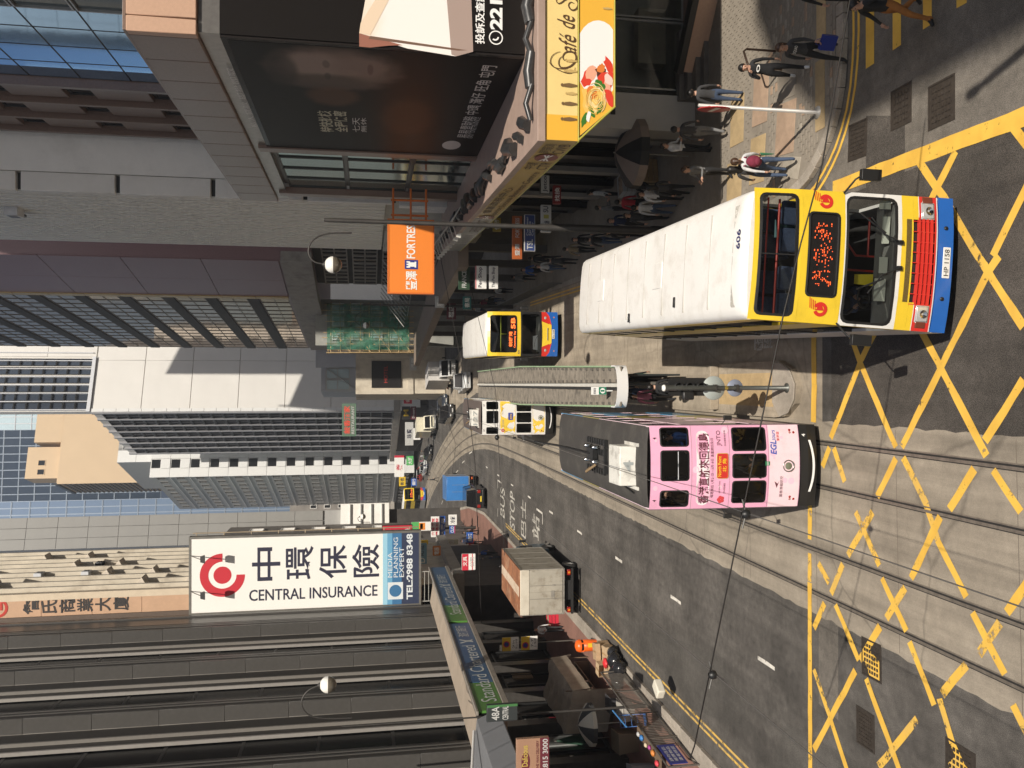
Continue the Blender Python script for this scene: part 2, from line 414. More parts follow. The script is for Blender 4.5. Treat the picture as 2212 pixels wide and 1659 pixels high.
# ---- painted markings (children of the road)
def line(a, b, wd, m=None, z=.009, name='yellow_box_line', parent=None, px=True):
    a, b = (G(*a), G(*b)) if px else (Vector((*a, 0)), Vector((*b, 0)))
    n = max(1, int((b - a).length / .35)); t = (b - a).normalized(); s = Vector((-t.y, t.x, 0))
    mb = MB(); P = []
    for i in range(n + 1):
        c = a + (b - a) * i / n; P.append((c + s * (wd / 2 + rng.uniform(-.012, .012)), c - s * (wd / 2 + rng.uniform(-.012, .012))))
    for i in range(n): mb.quad(*[(q.x, q.y, z) for q in (P[i][0], P[i][1], P[i + 1][1], P[i + 1][0])])
    return mb.build(name, m or yellow_paint, parent or road)
def pline(pts, wd, m=None, z=.009, name='yellow_line', parent=None):
    mb = MB(); a, b = off(pts, -wd / 2), off(pts, wd / 2)
    for i in range(len(pts) - 1): mb.quad((*a[i], z), (*b[i], z), (*b[i + 1], z), (*a[i + 1], z))
    return mb.build(name, m or yellow_paint, parent or road)
BW = .17
segs = [((1905, 690), (1862, 775)), ((1862, 775), (1795, 946)), ((1792, 966), (1777, 1008)), ((1825, 690), (1859, 783)), ((1859, 783), (1936, 966)),
        ((1952, 988), (2002, 1090)), ((2002, 1090), (2026, 1166)), ((2159, 553), (2136, 586)), ((2136, 586), (2029, 803)), ((2029, 803), (1949, 966)), ((1936, 990), (1896, 1073)),
        ((1960, 640), (1992, 716)), ((1992, 716), (2029, 786)), ((2029, 786), (2132, 985)), ((2146, 1016), (2206, 1106)), ((1980, 340), (2042, 430)), ((2066, 327), (2015, 425)), ((2015, 425), (1940, 560)),
        ((2042, 430), (2126, 573)), ((2126, 573), (2212, 706)), ((2240, 360), (2146, 553)), ((2212, 820), (2129, 953)), ((2106, 1013), (2052, 1100)),
        ((1886, 1106), (1832, 1199)), ((1822, 1219), (1796, 1282)), ((1782, 1303), (1759, 1356)), ((1802, 968), (1826, 1040)), ((1849, 1106), (1901, 1221)), ((1906, 1249), (1959, 1363)), ((1966, 1386), (2019, 1523)),
        ((2032, 1116), (1969, 1249)), ((1956, 1269), (1916, 1336)), ((1902, 1353), (1859, 1426)), ((1849, 1449), (1759, 1619)), ((2026, 1166), (2089, 1289)), ((2102, 1323), (2172, 1456)), ((2189, 1523), (2240, 1620)),
        ((2240, 1230), (2176, 1323)), ((2162, 1346), (2116, 1413)), ((2089, 1436), (2036, 1499)), ((2031, 1509), (2059, 1606)), ((2059, 1606), (2090, 1680)), ((1769, 1216), (1792, 1259)), ((1806, 1306), (1856, 1426)), ((1872, 1466), (1926, 1613)), ((1926, 1613), (1950, 1680)),
        ((1759, 1446), (1792, 1543)), ((1792, 1543), (1840, 1690)), ((1982, 1553), (1899, 1656)), ((2186, 270), (2235, 335))]
worn_ids = {5, 6, 11, 18, 23, 24, 26, 27, 31, 38, 39, 40, 41, 42, 46, 48, 36}
for i, (a, b) in enumerate(segs): line(a, b, BW, yellow_worn if i in worn_ids else yellow_paint, z=.009 + i * .00012)
line((1758, 660), (1760, 830), .24, z=.0155); line((1760, 830), (1758, 912), .24, z=.0155)
line((1751, 1030), (1750, 1165), .19, z=.0155); line((1750, 1195), (1750, 1256), .17, yellow_worn, z=.0155); line((1750, 1258), (1752, 1760), .19, z=.0155)
line((2290, 223), (1800, 407), .33, z=.0157)
# double yellow lines, dashes, bus stop lettering, lane arrow
KR = [(14.5, 17.62)] + [tuple(G(*p)[:2]) for p in ((1832, 0), (1833, 110), (1824, 215), (1803, 295), (1779, 350), (1750, 398), (1697, 447))] + [(4.75, 22.5), (4.86, 30), (5.35, 43), (5.9, 60), (5.9, 78), (3.9, 98), (1.2, 120), (-4, 140), (-11, 157), (-20, 180), (-40, 215)]
KRS = KR[:1] + smooth(KR[1:], 1)
inn = [(a, b) for a, b in KRS if b < 62]
for d in (-.22, -.42): pline(off(inn, d), .085, yellow_paint)
for d in (.62, .82): pline(dens(off([(-12, 5), (-12, 66)], d), 1), .085, worn_paint('kerb_yellow_worn', (.70, .44, .09), .50, .12, 2.2, (.55, .38, .14)))
for k in range(9):
    y = 28.0 + k * 6.9 - 6.9
    if y > 20: line((-7.75, y), (-7.75, y + 1.0), .11, white_paint, name='lane_dash', px=False)
faded_paint = worn_paint('white_road_paint_faded', (0.60, 0.57, 0.50), 0.52, 0.1, 3.0)
def road_text(body, o, wd, ht, name='road_lettering'):
    return text(body, (*o, .01), (1, 0, 0), (0, 1, 0), wd * .92, ht * .85, faded_paint, road, name, bold=.012)
for bod, x, y, wd, ht in (('巴士', -10.9, 57.3, 2.9, 2.3), ('站', -10.2, 52.6, 1.7, 2.9), ('BUS', -10.9, 66.5, 2.6, 2.6), ('STOP', -11.1, 61.8, 3.1, 2.6)):
    road_text(bod, (x, y), wd, ht)
for y in (51.7, 70.2):
    for a, b in (((-11.3, y), (-10.6, y)), ((-8.9, y), (-8.2, y))): line(a, b, .13, white_paint, name='bus_stop_line', px=False)
for a, b in (((-8.2, 51.7), (-8.2, 53.6)), ((-8.2, 68.3), (-8.2, 70.2))): line(a, b, .13, white_paint, name='bus_stop_line', px=False)
road_text('電車站', (.95, 21.1), 1.6, 1.5)
sheet('lane_arrow', [(-3.6, 55.2), (-3.35, 55.2), (-3.35, 58.0), (-2.9, 58.0), (-3.47, 60.4), (-4.05, 58.0), (-3.6, 58.0)], .0105, white_paint, road, None)
for k in range(7):
    line((-7.2 - k * 1.5 - k * k * .1, 88 + k * 7), (-7.6 - k * 1.6 - k * k * .1, 90.5 + k * 7), .13, white_paint, name='lane_dash', px=False)
# zebra bars of the side street
for a, b, w_ in (((1880, 40), (1880, 145), 18), ((1938, -30), (1938, 105), 18), ((2004, -60), (2004, 60), 19), ((2078, -90), (2078, 14), 22)):
    y0 = G(a[0] + w_ / 2, 80)[1]; y1 = G(a[0] - w_ / 2, 80)[1]
    p = [G(a[0] + w_ / 2, b[1] - 8), G(a[0] - w_ / 2, b[1] + 4), G(a[0] - w_ / 2, a[1] - 300), G(a[0] + w_ / 2, a[1] - 300)]
    mb = MB(); n = 8
    for i in range(n):
        q = [p[0].lerp(p[3], i / n), p[1].lerp(p[2], i / n), p[1].lerp(p[2], (i + 1) / n), p[0].lerp(p[3], (i + 1) / n)]
        mb.quad(*[(v.x, v.y, .009) for v in q])
    mb.build('crossing_bar', yellow_paint, road)
# ---- manhole covers and gratings: frames with cast lids, each a piece of the road
def manhole(c, sx, sy, rot, grid, painted=False):
    t = thing('manhole_cover', '', '', (c[0], c[1], .004), rot)
    for k in ('label', 'category'):
        if k in t: del t[k]
    t.parent = road
    mb = MB()
    for a in ((-sx, sx, -sy, -sy + .04), (-sx, sx, sy - .04, sy), (-sx, -sx + .04, -sy + .04, sy - .04), (sx - .04, sx, -sy + .04, sy - .04)): mb.box(*a, 0, .012)
    mb.build('frame', iron, t)
    mb = MB(); mb.box(-sx + .045, sx - .045, -sy + .045, sy - .045, 0, .004)
    nx, ny = grid
    for i in range(nx):
        for q in range(ny):
            x = -sx + .09 + (2 * sx - .18) * (i + .5) / nx; y = -sy + .09 + (2 * sy - .18) * (q + .5) / ny
            mb.box(x - .3 * (2 * sx - .18) / nx, x + .3 * (2 * sx - .18) / nx, y - .3 * (2 * sy - .18) / ny, y + .3 * (2 * sy - .18) / ny, .004, .022)
    mb.build('lid', iron, t)
    if painted: sheet('paint', [(-sx + .06, -sy + .06), (sx * .1, -sy + .06), (sx * .5, sy * .2), (-sx * .1, sy - .08), (-sx + .06, sy * .2)], .0125, yellow_worn, t, None)
manhole(G(1853, 303), .42, .36, -.05, (7, 7)); manhole(G(1947, 230), .42, .34, 0, (5, 5)); manhole(G(2034, 222), .44, .38, 0, (6, 6))
manhole(G(1883, 1425), .42, .36, .02, (6, 6), True); manhole(G(1870, 1575), .42, .34, .02, (8, 6)); manhole(G(2075, 1660), .44, .4, 0, (6, 6), True)

# ---- kerbs and pavements
def kerb(pts, h=.14, wd=.28, side=1, group=None, parent=None, joint=.9):
    """stones laid along a line; side=+1 puts the stone to the right of the walking direction"""
    pts = dens(pts, joint); n = 0
    for i in range(len(pts) - 1):
        a, b = Vector((*pts[i], 0)), Vector((*pts[i + 1], 0))
        if (b - a).length < .05: continue
        t = (b - a).normalized(); s = Vector((t.y, -t.x, 0)) * side
        e = t * .008; q = [a + e, b - e, b - e + s * wd, a + e + s * wd]
        if side > 0: q = [q[3], q[2], q[1], q[0]]
        m = MB(); dz = rng.uniform(-.006, .006)
        m.hexa([(v.x, v.y, 0) for v in q], [(v.x, v.y, h + dz) for v in q]); n += 1
        m.build('kerb_stone', kerb_mat, parent, bevel=.012, seg=1)
rp = off(KRS, .28)
pav_r = MB(); far_edge = [(60, 17.62)]
poly = [(p[0], p[1]) for p in rp if p[1] < 100]
pav_r.prism(list(reversed(poly + [(30, 97), (60, 97), (60, 17.9)])), 0, .115)
pav_r = tag(pav_r.build('right_pavement', paving_grey), kind='structure')
kerb([p for p in KRS if p[1] < 100], parent=pav_r, side=1)
lp = [(-12.0, -5), (-12.0, 66), (-12.1, 78), (-13.2, 90), (-16, 106), (-20, 124), (-26, 142), (-36, 165)]
pav_l = MB(); pav_l.prism(off(lp, -.28) + [(-90, 165), (-90, -5)], 0, .115)
pav_l = tag(pav_l.build('left_pavement', paving_red), kind='structure')
kerb(lp, parent=pav_l, side=-1)
sheet('kerb_apron', [(-12.68, 5), (-12.3, 5), (-12.3, 60), (-12.68, 60)], .118, kerb_mat, pav_l, None)
# slabs of the corner pavement: brick-shaped pavers with open joints, larger tan and pink panels
def inside(x, y):
    c = False; P = poly + [(30, 97), (60, 97), (60, 17.9)]
    for i in range(len(P)):
        (x1, y1), (x2, y2) = P[i], P[i - 1]
        if (y1 > y) != (y2 > y) and x < (x2 - x1) * (y - y1) / (y2 - y1) + x1: c = not c
    return c
pav_mats = [paving_grey, paving_grey, paving_grey, paving_pale, paving_pink]
panels = [((6.7, 20.3), 1.35, 1.0, -.12, paving_pink), ((6.3, 21.9), 1.3, .9, -.1, paving_tan), ((8.0, 21.7), 1.5, .9, -.1, paving_pink), ((7.9, 20.2), .9, .9, -.1, paving_grey), ((6.0, 23.4), 1.3, 1.0, -.05, paving_tan), ((7.8, 23.2), 1.4, .9, -.05, paving_tan), ((5.6, 20.0), .55, .9, -.3, paving_pale),
          ((7.0, 18.6), .42, 1.7, -1.57, paving_tan), ((9.6, 18.55), .42, 2.6, -1.57, paving_tan), ((12.0, 18.5), .42, 2.2, -1.57, paving_tan)]
def in_panel(x, y, grow=.0):
    for (cx, cy), a, b, r, m in panels:
        dx, dy = x - cx, y - cy
        u, v = dx * math.cos(r) + dy * math.sin(r), -dx * math.sin(r) + dy * math.cos(r)
        if abs(u) < a / 2 + grow and abs(v) < b / 2 + grow: return True
    return False
for (cx, cy), a, b, r, m in panels:
    k = MB(); k.box(-a / 2, a / 2, -b / 2, b / 2, 0, .016); k.build('slab', m, pav_r, (cx, cy, .115), r, bevel=.006, seg=1)
cells = []
ay, row = 17.6, 0
while ay < 27:
    ax = 4.9 + (.1 if row % 2 else 0)
    while ax < 14:
        if inside(ax, ay) and inside(ax - .12, ay - .08) and inside(ax + .14, ay + .08) and not in_panel(ax, ay, .13): cells.append((ax, ay))
        ax += .246
    ay += .128; row += 1
cells.sort(key=lambda c: (c[0] - 6.5) ** 2 * .6 + (c[1] - 18.5) ** 2)
PV = []
for m in (paving_grey, paving_pale, paving_pink):
    k = MB(); k.box(-.115, .115, -.057, .057, 0, .014); PV.append(k.mesh('paver', m, .004, 1))
for c in cells[:290]:
    link('paver', PV[rng.choice([0, 0, 0, 0, 0, 0, 0, 0, 0, 1, 2])], pav_r, (c[0], c[1], .115 + rng.uniform(-.002, .002)), rng.uniform(-.02, .02))
k = MB()
for c in cells[290:]:
    k.box(c[0] - .115, c[0] + .115, c[1] - .057, c[1] + .057, .116, .129 + rng.uniform(-.002, .002))
tag(k.build('pavers', paving_grey, pav_r), kind='stuff')
# ---- tram stop island
isl = [(.62, 86), (.62, 26.3), (.62, 20.6), (.4, 19.95), (-.1, 19.65), (-.5, 19.75), (-.85, 20.3), (-.9, 20.9), (-.9, 86)]
im = MB(); im.prism(list(reversed(isl)), 0, .15); island = tag(im.build('tram_stop_island', concrete_lane), kind='structure')
sheet('tactile_paving', [(-.62, 20.9), (.3, 20.9), (.3, 24.4), (-.62, 24.4)], .154, paving_tan, island, None)
nose = MB(); nose.prism([(-.5, 20.9), (-.88, 20.5), (-.75, 20.05), (-.4, 19.75), (0, 19.7), (.38, 19.98), (.58, 20.5), (.58, 20.9)][::-1], .15, .2); nose.build('nose_stone', kerb_mat, island, bevel=.03)
tw = MB()
for i in range(12):
    for j_ in range(42):
        x, y = -.58 + i * .075, 20.94 + j_ * .082
        tw.box(x, x + .06, y, y + .066, .1542, .1585)
tag(tw.build('tactile_tiles', paving_tan, island), kind='stuff')
iw = MB(); iw.box(-.8, .55, 24.45, 24.62, .15, .42); iw.build('platform_step', concrete_lane, island, bevel=.02)
# ================================================================ BUILDINGS
granite_b = mat('brown_granite', (0.20, 0.135, 0.105), 0.28, 0, .12, 14, 0, spec=.5)
granite_p = mat('rose_granite', (0.27, 0.165, 0.17), 0.35, 0, .1, 8)
granite_sunlit = mat('sunlit_peach_granite', (0.50, 0.315, 0.215), 0.4, 0, .06, 12)  # brown granite recoloured peach: its sunlit look put into the colour
black_stone = mat('black_cladding', (0.02, 0.018, 0.017), 0.3, 0, .2, 5)
white_panel = mat('white_cladding', (0.82, 0.80, 0.75), 0.55, 0, .04, 1.2, dirt=(.42, .39, .34), dirt_amt=.25, dscale=.5)
white_rib = mat('white_rib', (0.80, 0.78, 0.71), 0.6, 0, .05, .6, dirt=(.45, .42, .36), dirt_amt=.3, dscale=.6)
white_tile = mat('white_tile', (0.70, 0.70, 0.68), 0.35, 0, .04, 4)
pale_slab = mat('pale_slab', (0.68, 0.66, 0.62), 0.6, 0, .04, .3)
grey_stone = mat('grey_stone', (0.070, 0.066, 0.061), 0.32, 0, .1, 6)
grey_stone_l = mat('grey_stone_pale', (0.17, 0.157, 0.14), 0.45, 0, .08, 6)
grey_tile = mat('grey_tile', (0.34, 0.335, 0.32), 0.5, 0, .06, 3)
concrete = mat('weathered_concrete', (0.34, 0.31, 0.27), 0.8, 0, .14, 1.5, .3, 30, dirt=(.1, .09, .08), dirt_amt=.5)
tan_render = mat('tan_render', (0.56, 0.42, 0.27), 0.75, 0, .04, .2)
peach_tile = mat('peach_tile', (0.52, 0.33, 0.21), 0.55, 0, .07, 2)
cream_render = mat('cream_render', (0.55, 0.49, 0.39), 0.7, 0, .12, 1.0, dirt=(.2, .15, .1), dirt_amt=.5)
dark_frame = flat('dark_frame', (0.02, 0.02, 0.02), 0.4)
alu = mat('aluminium', (0.42, 0.42, 0.41), 0.35, 0.7, .1, 4)
alu_white = mat('white_mullion', (0.60, 0.61, 0.63), 0.4, 0, .06, 3)
gl_blue = flat('blue_mirror_glass', (0.42, 0.52, 0.62), 0.03, 1.0)
gl_sky = flat('sky_mirror_glass', (0.40, 0.66, 1.0), 0.04, 1.0)
gl_teal = flat('teal_glass', (0.02, 0.04, 0.04), 0.06, 0, .7)
gl_black = flat('black_glass', (0.012, 0.012, 0.013), 0.05, 0, .6)
gl_grey = flat('grey_glass', (0.05, 0.055, 0.065), 0.08, 0.2, .6)
gl_bronze = mat('bronze_glass', (0.36, 0.215, 0.09), 0.05, 0.9, .35, .25)
gl_pale = flat('pale_blue_glass', (0.55, 0.68, 0.72), 0.2, 0.3)
shop_dark = mat('shop_interior', (0.05, 0.045, 0.04), 0.7, 0, .4, 1.2)
tile_floor = mat('shop_floor', (0.3, 0.28, 0.24), 0.4, 0, .2, 2)
gold_trim = mat('gold_trim', (0.52, 0.36, 0.16), 0.35, .4, .1, 3)

def piece(name, me, parent, loc, rot=0.0, sc=None): return link(name, me, parent, loc, rot, sc)
def winmesh(w_, h_, frame, glass, fw=.05, dp=.06, bars=0, vb=0):
    """window leaf facing -y: frame with a recessed pane"""
    b = MB()
    b.box(0, w_, -dp, 0, 0, fw, 0); b.box(0, w_, -dp, 0, h_ - fw, h_, 0); b.box(0, fw, -dp, 0, fw, h_ - fw, 0); b.box(w_ - fw, w_, -dp, 0, fw, h_ - fw, 0)
    for i in range(bars):
        z = h_ * (i + 1) / (bars + 1); b.box(fw, w_ - fw, -dp, 0, z - fw / 2, z + fw / 2, 0)
    for i in range(vb):
        x = w_ * (i + 1) / (vb + 1); b.box(x - fw / 2, x + fw / 2, -dp * .9, 0, fw, h_ - fw, 0)
    b.quad((fw, -.012, fw), (w_ - fw, -.012, fw), (w_ - fw, -.012, h_ - fw), (fw, -.012, h_ - fw), 1)
    return b.mesh('window', [frame, glass])
def panel(w_, h_, d, m, name='cladding_panel', bev=.02):
    b = MB(); b.box(0, w_, -d, 0, 0, h_); return b.mesh(name, m, bev, 1)

# ---------------- R1: brown granite office block with the big advertising boxes
T = thing('brown_office_building', 'brown granite office block with a mirror glass tower and a corner beam coloured sunlit peach', 'building', (8.5, 21.3, 0))
core = MB(); core.box(.35, 30, .35, 16.6, 4.6, 16.2, 0); core.box(3.5, 30, 4, 23.2, 15, 46, 0); core.box(.6, 30, 9.8, 22, 0.1, 4.5, 0); core.box(.62, 1.26, 6.1, 9.8, 0.1, 4.5, 0)
core.build('wall', black_stone, T)
pf = panel(3.0, 1.62, .25, granite_sunlit, 'granite_panel'); pe = panel(.38, 1.62, .25, granite_sunlit, 'granite_panel')
piece('granite_panel', pe, T, (0, .25, 15.02))
for i in range(8): piece('granite_panel', pf, T, (.4 + i * 3.02, .25, 15.02))
ps = panel(1.53, 1.62, .25, granite_b, 'granite_panel')
for i in range(12): piece('granite_panel', ps, T, (.25, .25 + (i + 1) * 1.55 - .015, 15.02), -PI / 2)
b = MB(); b.box(.02, 26, .02, 18.8, 16.64, 16.72); b.build('coping', granite_b, T, bevel=.01)
b = MB(); b.box(.12, 26, .12, 18.6, 14.5, 15.0); b.build('soffit_band', mat('brushed_steel', (.34, .32, .30), .3, .8, .15, 5), T)
# side glazing between the advertising box and the white building
wm = winmesh(1.6, 2.5, dark_frame, flat('green_mirror', (.36, .42, .38), .09, .85), .05, .06)
for i in range(4):
    for k in range(3): piece('window', wm, T, (.34, 10.4 + i * 1.65 + 1.62, 6.6 + k * 2.62), -PI / 2)
# granite frame round it
gp = panel(.55, 8.3, .3, granite_b, 'granite_pier')
piece('granite_pier', gp, T, (.3, 10.35, 6.5), -PI / 2); piece('granite_pier', gp, T, (.3, 17.55, 6.5), -PI / 2)
# tower cladding on its street side (x = 3.5): strips of different glass and stone
tz0 = 16.4
teal = winmesh(1.2, 1.8, alu, gl_teal, .06, .1)
blue = winmesh(1.58, 1.84, dark_frame, gl_sky, .018, .02)
for k in range(16):
    z = tz0 + k * 1.86
    piece('window', teal, T, (3.5, 7.3, z), -PI / 2)
    for i in range(4): piece('glass_panel', blue, T, (3.48, 7.3 + (i + 1) * 1.6, z), -PI / 2)
bp = panel(1.75, 2.2, .22, granite_b, 'granite_panel'); bw = winmesh(1.4, 1.5, dark_frame, gl_black, .06, .05)
for k in range(9):
    z = tz0 + k * 3.3
    for i in range(3):
        piece('granite_panel', bp, T, (3.5, 15.6 + i * 2.1, z), -PI / 2)
        piece('window', bw, T, (3.46, 15.5 + i * 2.1, z + .95 + 1.28), -PI / 2, (1, 1, .62))
b = MB()
for i in range(4): b.box(3.1, 3.5, 13.75 + i * 2.1, 13.98 + i * 2.1, tz0, 46)
b.build('granite_fin', granite_b, T)
dg = winmesh(1.3, 3.2, dark_frame, gl_teal, .05, .05, 1)
for k in range(9):
    for i in range(2): piece('window', dg, T, (3.48, 21.4 + i * 1.35, tz0 + k * 3.3), -PI / 2)
# ground floor under the canopy: pale pillar, glazing, beam and shop interiors
b = MB(); b.box(-.1, 1.1, 5.1, 6.0, .115, 4.9); b.build('pillar', mat('pale_pillar', (.42, .40, .37), .5, 0, .06, 2), T, bevel=.01)
for z, m_ in ((2.9, .16), (3.7, .22)):
    b = MB(); b.box(.35, .75, 5.07, 5.1, z, z + m_); b.build('notice', dark_frame, T)
sg = winmesh(2.3, 3.4, alu, see_glass('shop_glass', (.9, .92, .9), 1.6), .06, .08)
for i in range(6): piece('shop_window', sg, T, (1.3 + i * 2.36, 5.3, .5))
b = MB(); b.box(1.2, 18, 5.25, 5.5, .12, .5); b.box(1.2, 18, 5.1, 5.5, 3.95, 4.5); b.build('shopfront_frame', granite_b, T)
b = MB(); b.box(1.3, 18, 9.5, 9.7, .12, 4.5, 0); b.box(1.3, 18, 5.5, 9.5, .12, .16, 1); b.box(3.2, 5.2, 7.8, 8.4, .16, 1.2, 2); b.box(6.4, 7.4, 8, 9, .16, 2.2, 2); b.box(9, 12, 7, 8, .16, 1.1, 2)
b.box(2.2, 3.6, 9.3, 9.5, 1.6, 3.2, 3); b.box(5, 7.5, 9.3, 9.5, 2.2, 3.3, 3)
b.build('shop_interior', [mat('shop_wall', (.5, .46, .38), .7, 0, .2, 1), tile_floor, mat('counter', (.45, .38, .28), .5), mat('menu_board', (.4, .36, .2), .6, 0, .5, 4)], T)
b = MB()
for k in range(4): b.box(.9, 3.2, 4.0 + k * .3, 4.3 + k * .3, .115 + k * .001, .115 + .16 * (k + 1))
b.build('entrance_steps', mat('step_stone', (.13, .115, .1), .5, 0, .2, 3), T, bevel=.01)
for k in range(6):
    b = MB(); b.box(.3, .75, 7.6 + k * 2.3, 8.1 + k * 2.3, .115, 4.6); b.build('shop_column', black_stone if k % 2 else mat('shop_column_pale', (.3, .28, .25), .6), T)
sw = winmesh(1.75, 3.1, dark_frame, see_glass('shop_glass'), .06, .08)
for k in range(6): piece('shop_window', sw, T, (.58, 9.95 + k * 2.3, .5), -PI / 2)
b = MB(); b.box(-.2, 5, 4.2, 22.8, 4.55, 4.7); b.build('arcade_ceiling', mat('arcade_ceiling', (.3, .28, .25), .7), T)
# ramp wall beside the steps: dark handrail with a stone side in the sunlit peach colour
b = MB(); p0, p1 = G(1530, 118, .15), G(1600, 6, .15)
def wallseg(mb, a, b_, z0, z1, t, mi=0, base=Vector((8.5, 21.3, 0))):
    a = Vector(a) - base; b_ = Vector(b_) - base; d = (b_ - a); d.z = 0; d.normalize(); n = Vector((-d.y, d.x, 0)) * t
    mb.hexa([(a.x, a.y, z0), (b_.x, b_.y, z0), (b_.x + n.x, b_.y + n.y, z0), (a.x + n.x, a.y + n.y, z0)], [(a.x, a.y, z1), (b_.x, b_.y, z1), (b_.x + n.x, b_.y + n.y, z1), (a.x + n.x, a.y + n.y, z1)], mi)
wallseg(b, (10.2, 25.9, 0), (13.6, 23.4, 0), .115, .75, .3, 0); b.build('ramp_wall', granite_sunlit, T)
b = MB(); wallseg(b, (10.1, 25.85, 0), (13.7, 23.2, 0), .76, .98, .4, 0); b.build('ramp_coping', black_stone, T, bevel=.02)

# ---------------- advertising boxes
blk_print = flat('black_print', (.013, .011, .010), .35, 0, .15)
wht_print = flat('white_print', (.8, .79, .76), .4)
side_print = flat('dark_print', (.022, .019, .018), .2, 0, .06, coat=.06)
BF = 21.42
def loc_poly(mb, px, plane, base, mi=0, lift=0.0, axis='Y'):
    pts = []
    for x, y in px:
        q = (atY(x, y, plane) if axis == 'Y' else atX(x, y, plane)) - Vector(base)
        if axis == 'Y': q.y -= lift
        else: q.x -= lift
        pts.append(q)
    mb.poly(pts, mi)
A = thing('advertising_billboard', 'large black lit billboard showing a glowing cream document, above the yellow cafe sign', 'billboard', (8.62, BF, 6.72))
b = MB(); b.box(0, 16, 0, .25, 0, 7.78); b.build('board', blk_print, A)
base = (8.62, BF, 6.72)
b = MB(); loc_poly(b, [(1016, -60), (1022, 112), (985, 122), (880, 105), (776, 72), (800, -60)], BF, base, 0, .006)
loc_poly(b, [(872, -60), (848, -60), (779, 50), (776, 72), (800, 76)], BF, base, 1, .012)
loc_poly(b, [(776, 72), (776, 101), (800, 103), (838, 99), (870, 98)], BF, base, 2, .010)
loc_poly(b, [(800, 78), (796, 84), (990, 110), (1010, 109)], BF, base, 3, .014)
loc_poly(b, [(960, -60), (975, 118), (985, 122), (1022, 112), (1016, -60)], BF, base, 4, .013)
b.build('document_print', [soft_print('paper_print', (.55, .44, .37), [(1.0, 3.2, 3.2, 2.6, (.82, .77, .72), 1), (.6, 4.6, 1.3, .9, (.80, .66, .52), .8)], (0, 2), .5), flat('cream_print', (.74, .58, .42), .5), flat('rust_print', (.30, .12, .08), .5), flat('brown_print', (.16, .09, .06), .5), flat('taupe_print', (.36, .27, .23), .5)], A)
def px_text(body, x0, x1, y0, y1, plane, base, parent, m, lift=.02, axis='Y', **k):
    """lettering between image columns x0..x1 (top..bottom) and rows y1..y0 (left..right)"""
    f = (lambda x, y: atY(x, y, plane)) if axis == 'Y' else (lambda x, y: atX(x, y, plane))
    o = f(x1, y1) - Vector(base); r = f(x1, y0) - Vector(base); t = f(x0, y1) - Vector(base)
    if axis == 'Y': o.y -= lift; u = FX; wd = r.x - o.x; ht = t.z - o.z
    else: o.x -= lift; u = YP if (r - o).y > 0 else YN; wd = abs(r.y - o.y); ht = t.z - o.z
    return text(body, o, u, FZ, wd, ht, m, parent, **k)
px_text('投訴及查詢', 1026, 1047, -16, 96, BF, base, A, wht_print, bold=.02)
px_text('221', 1058, 1085, 2, 66, BF, base, A, wht_print, bold=.04)
c = atY(1071, 82, BF) - Vector(base); b = MB()
for i in range(24):
    t0, t1 = 2 * PI * i / 24, 2 * PI * (i + 1) / 24
    for r0, r1 in ((.155, .185),):
        b.poly([(c.x + r0 * math.cos(t0), -.02, c.z + r0 * math.sin(t0)), (c.x + r1 * math.cos(t0), -.02, c.z + r1 * math.sin(t0)), (c.x + r1 * math.cos(t1), -.02, c.z + r1 * math.sin(t1)), (c.x + r0 * math.cos(t1), -.02, c.z + r0 * math.sin(t1))])
for i in range(8):
    t0, t1 = PI * (.75 + .75 * i / 8), PI * (.75 + .75 * (i + 1) / 8)
    b.poly([(c.x + .02 + r * math.cos(t), -.02, c.z + .02 + r * math.sin(t)) for r, t in ((.06, t0), (.1, t0), (.1, t1), (.06, t1))])
b.build('phone_emblem', wht_print, A)
SXP = 8.56
A = thing('advertising_billboard', 'dark street side billboard with a dim portrait and rows of white Chinese lettering', 'billboard', (SXP, BF + .05, 6.6))
base = (SXP, BF + .05, 6.6)
b = MB(); b.box(0, .25, 0, 10.0, 0, 7.9); b.build('board', side_print, A)
b = MB(); b.poly([(-.006, .15, .1), (-.006, .15, 7.75), (-.006, 9.85, 7.75), (-.006, 9.85, .1)])
def pu(x, y): q_ = atX(x, y, SXP) - Vector(base); return q_.y, q_.z
def bl(x, y, ry, rz, col, st): u_, v_ = pu(x, y); return (u_, v_, ry, rz, col, st)
b.build('portrait_print', soft_print('portrait_and_reflection', (.010, .009, .009), [bl(722, 150, 1.75, 2.0, (.20, .135, .105), 1), bl(680, 140, 1.0, 1.0, (.30, .215, .175), .9), bl(775, 146, .8, .9, (.25, .17, .135), .8), bl(700, 176, .7, 1.6, (.09, .065, .052), .8), bl(704, 138, .34, .12, (.10, .07, .055), .6), bl(708, 164, .30, .11, (.06, .045, .036), .6), bl(745, 156, .28, .5, (.28, .19, .15), .6), bl(800, 150, .48, .10, (.13, .065, .055), .7), bl(610, 150, 1.5, .5, (.03, .025, .022), .7), bl(720, 208, 1.0, .9, (.12, .06, .035), .7), bl(880, 255, 2.2, 1.0, (.07, .035, .02), .6)]), A)  # last blob paints the orange sign's reflection over the portrait
dimw = flat('dim_white_print', (.62, .60, .57), .5); dimy = flat('dim_yellow_print', (.5, .47, .34), .5)
px_text('易易壹財務 中環 灣仔 旺角 屯門', 985, 1012, 138, 298, SXP, base, A, dimw, .01, 'X', bold=.01)
px_text('EASY ONE FINANCE', 1010, 1020, 252, 298, SXP, base, A, dimw, .01, 'X')
px_text('私人貸款 即批即取', 545, 558, 150, 275, SXP, base, A, dimw, .01, 'X')
px_text('特快批核', 693, 722, 240, 285, SXP, base, A, dimy, .012, 'X', bold=.02); px_text('全程保密', 724, 752, 240, 285, SXP, base, A, dimy, .012, 'X', bold=.02)
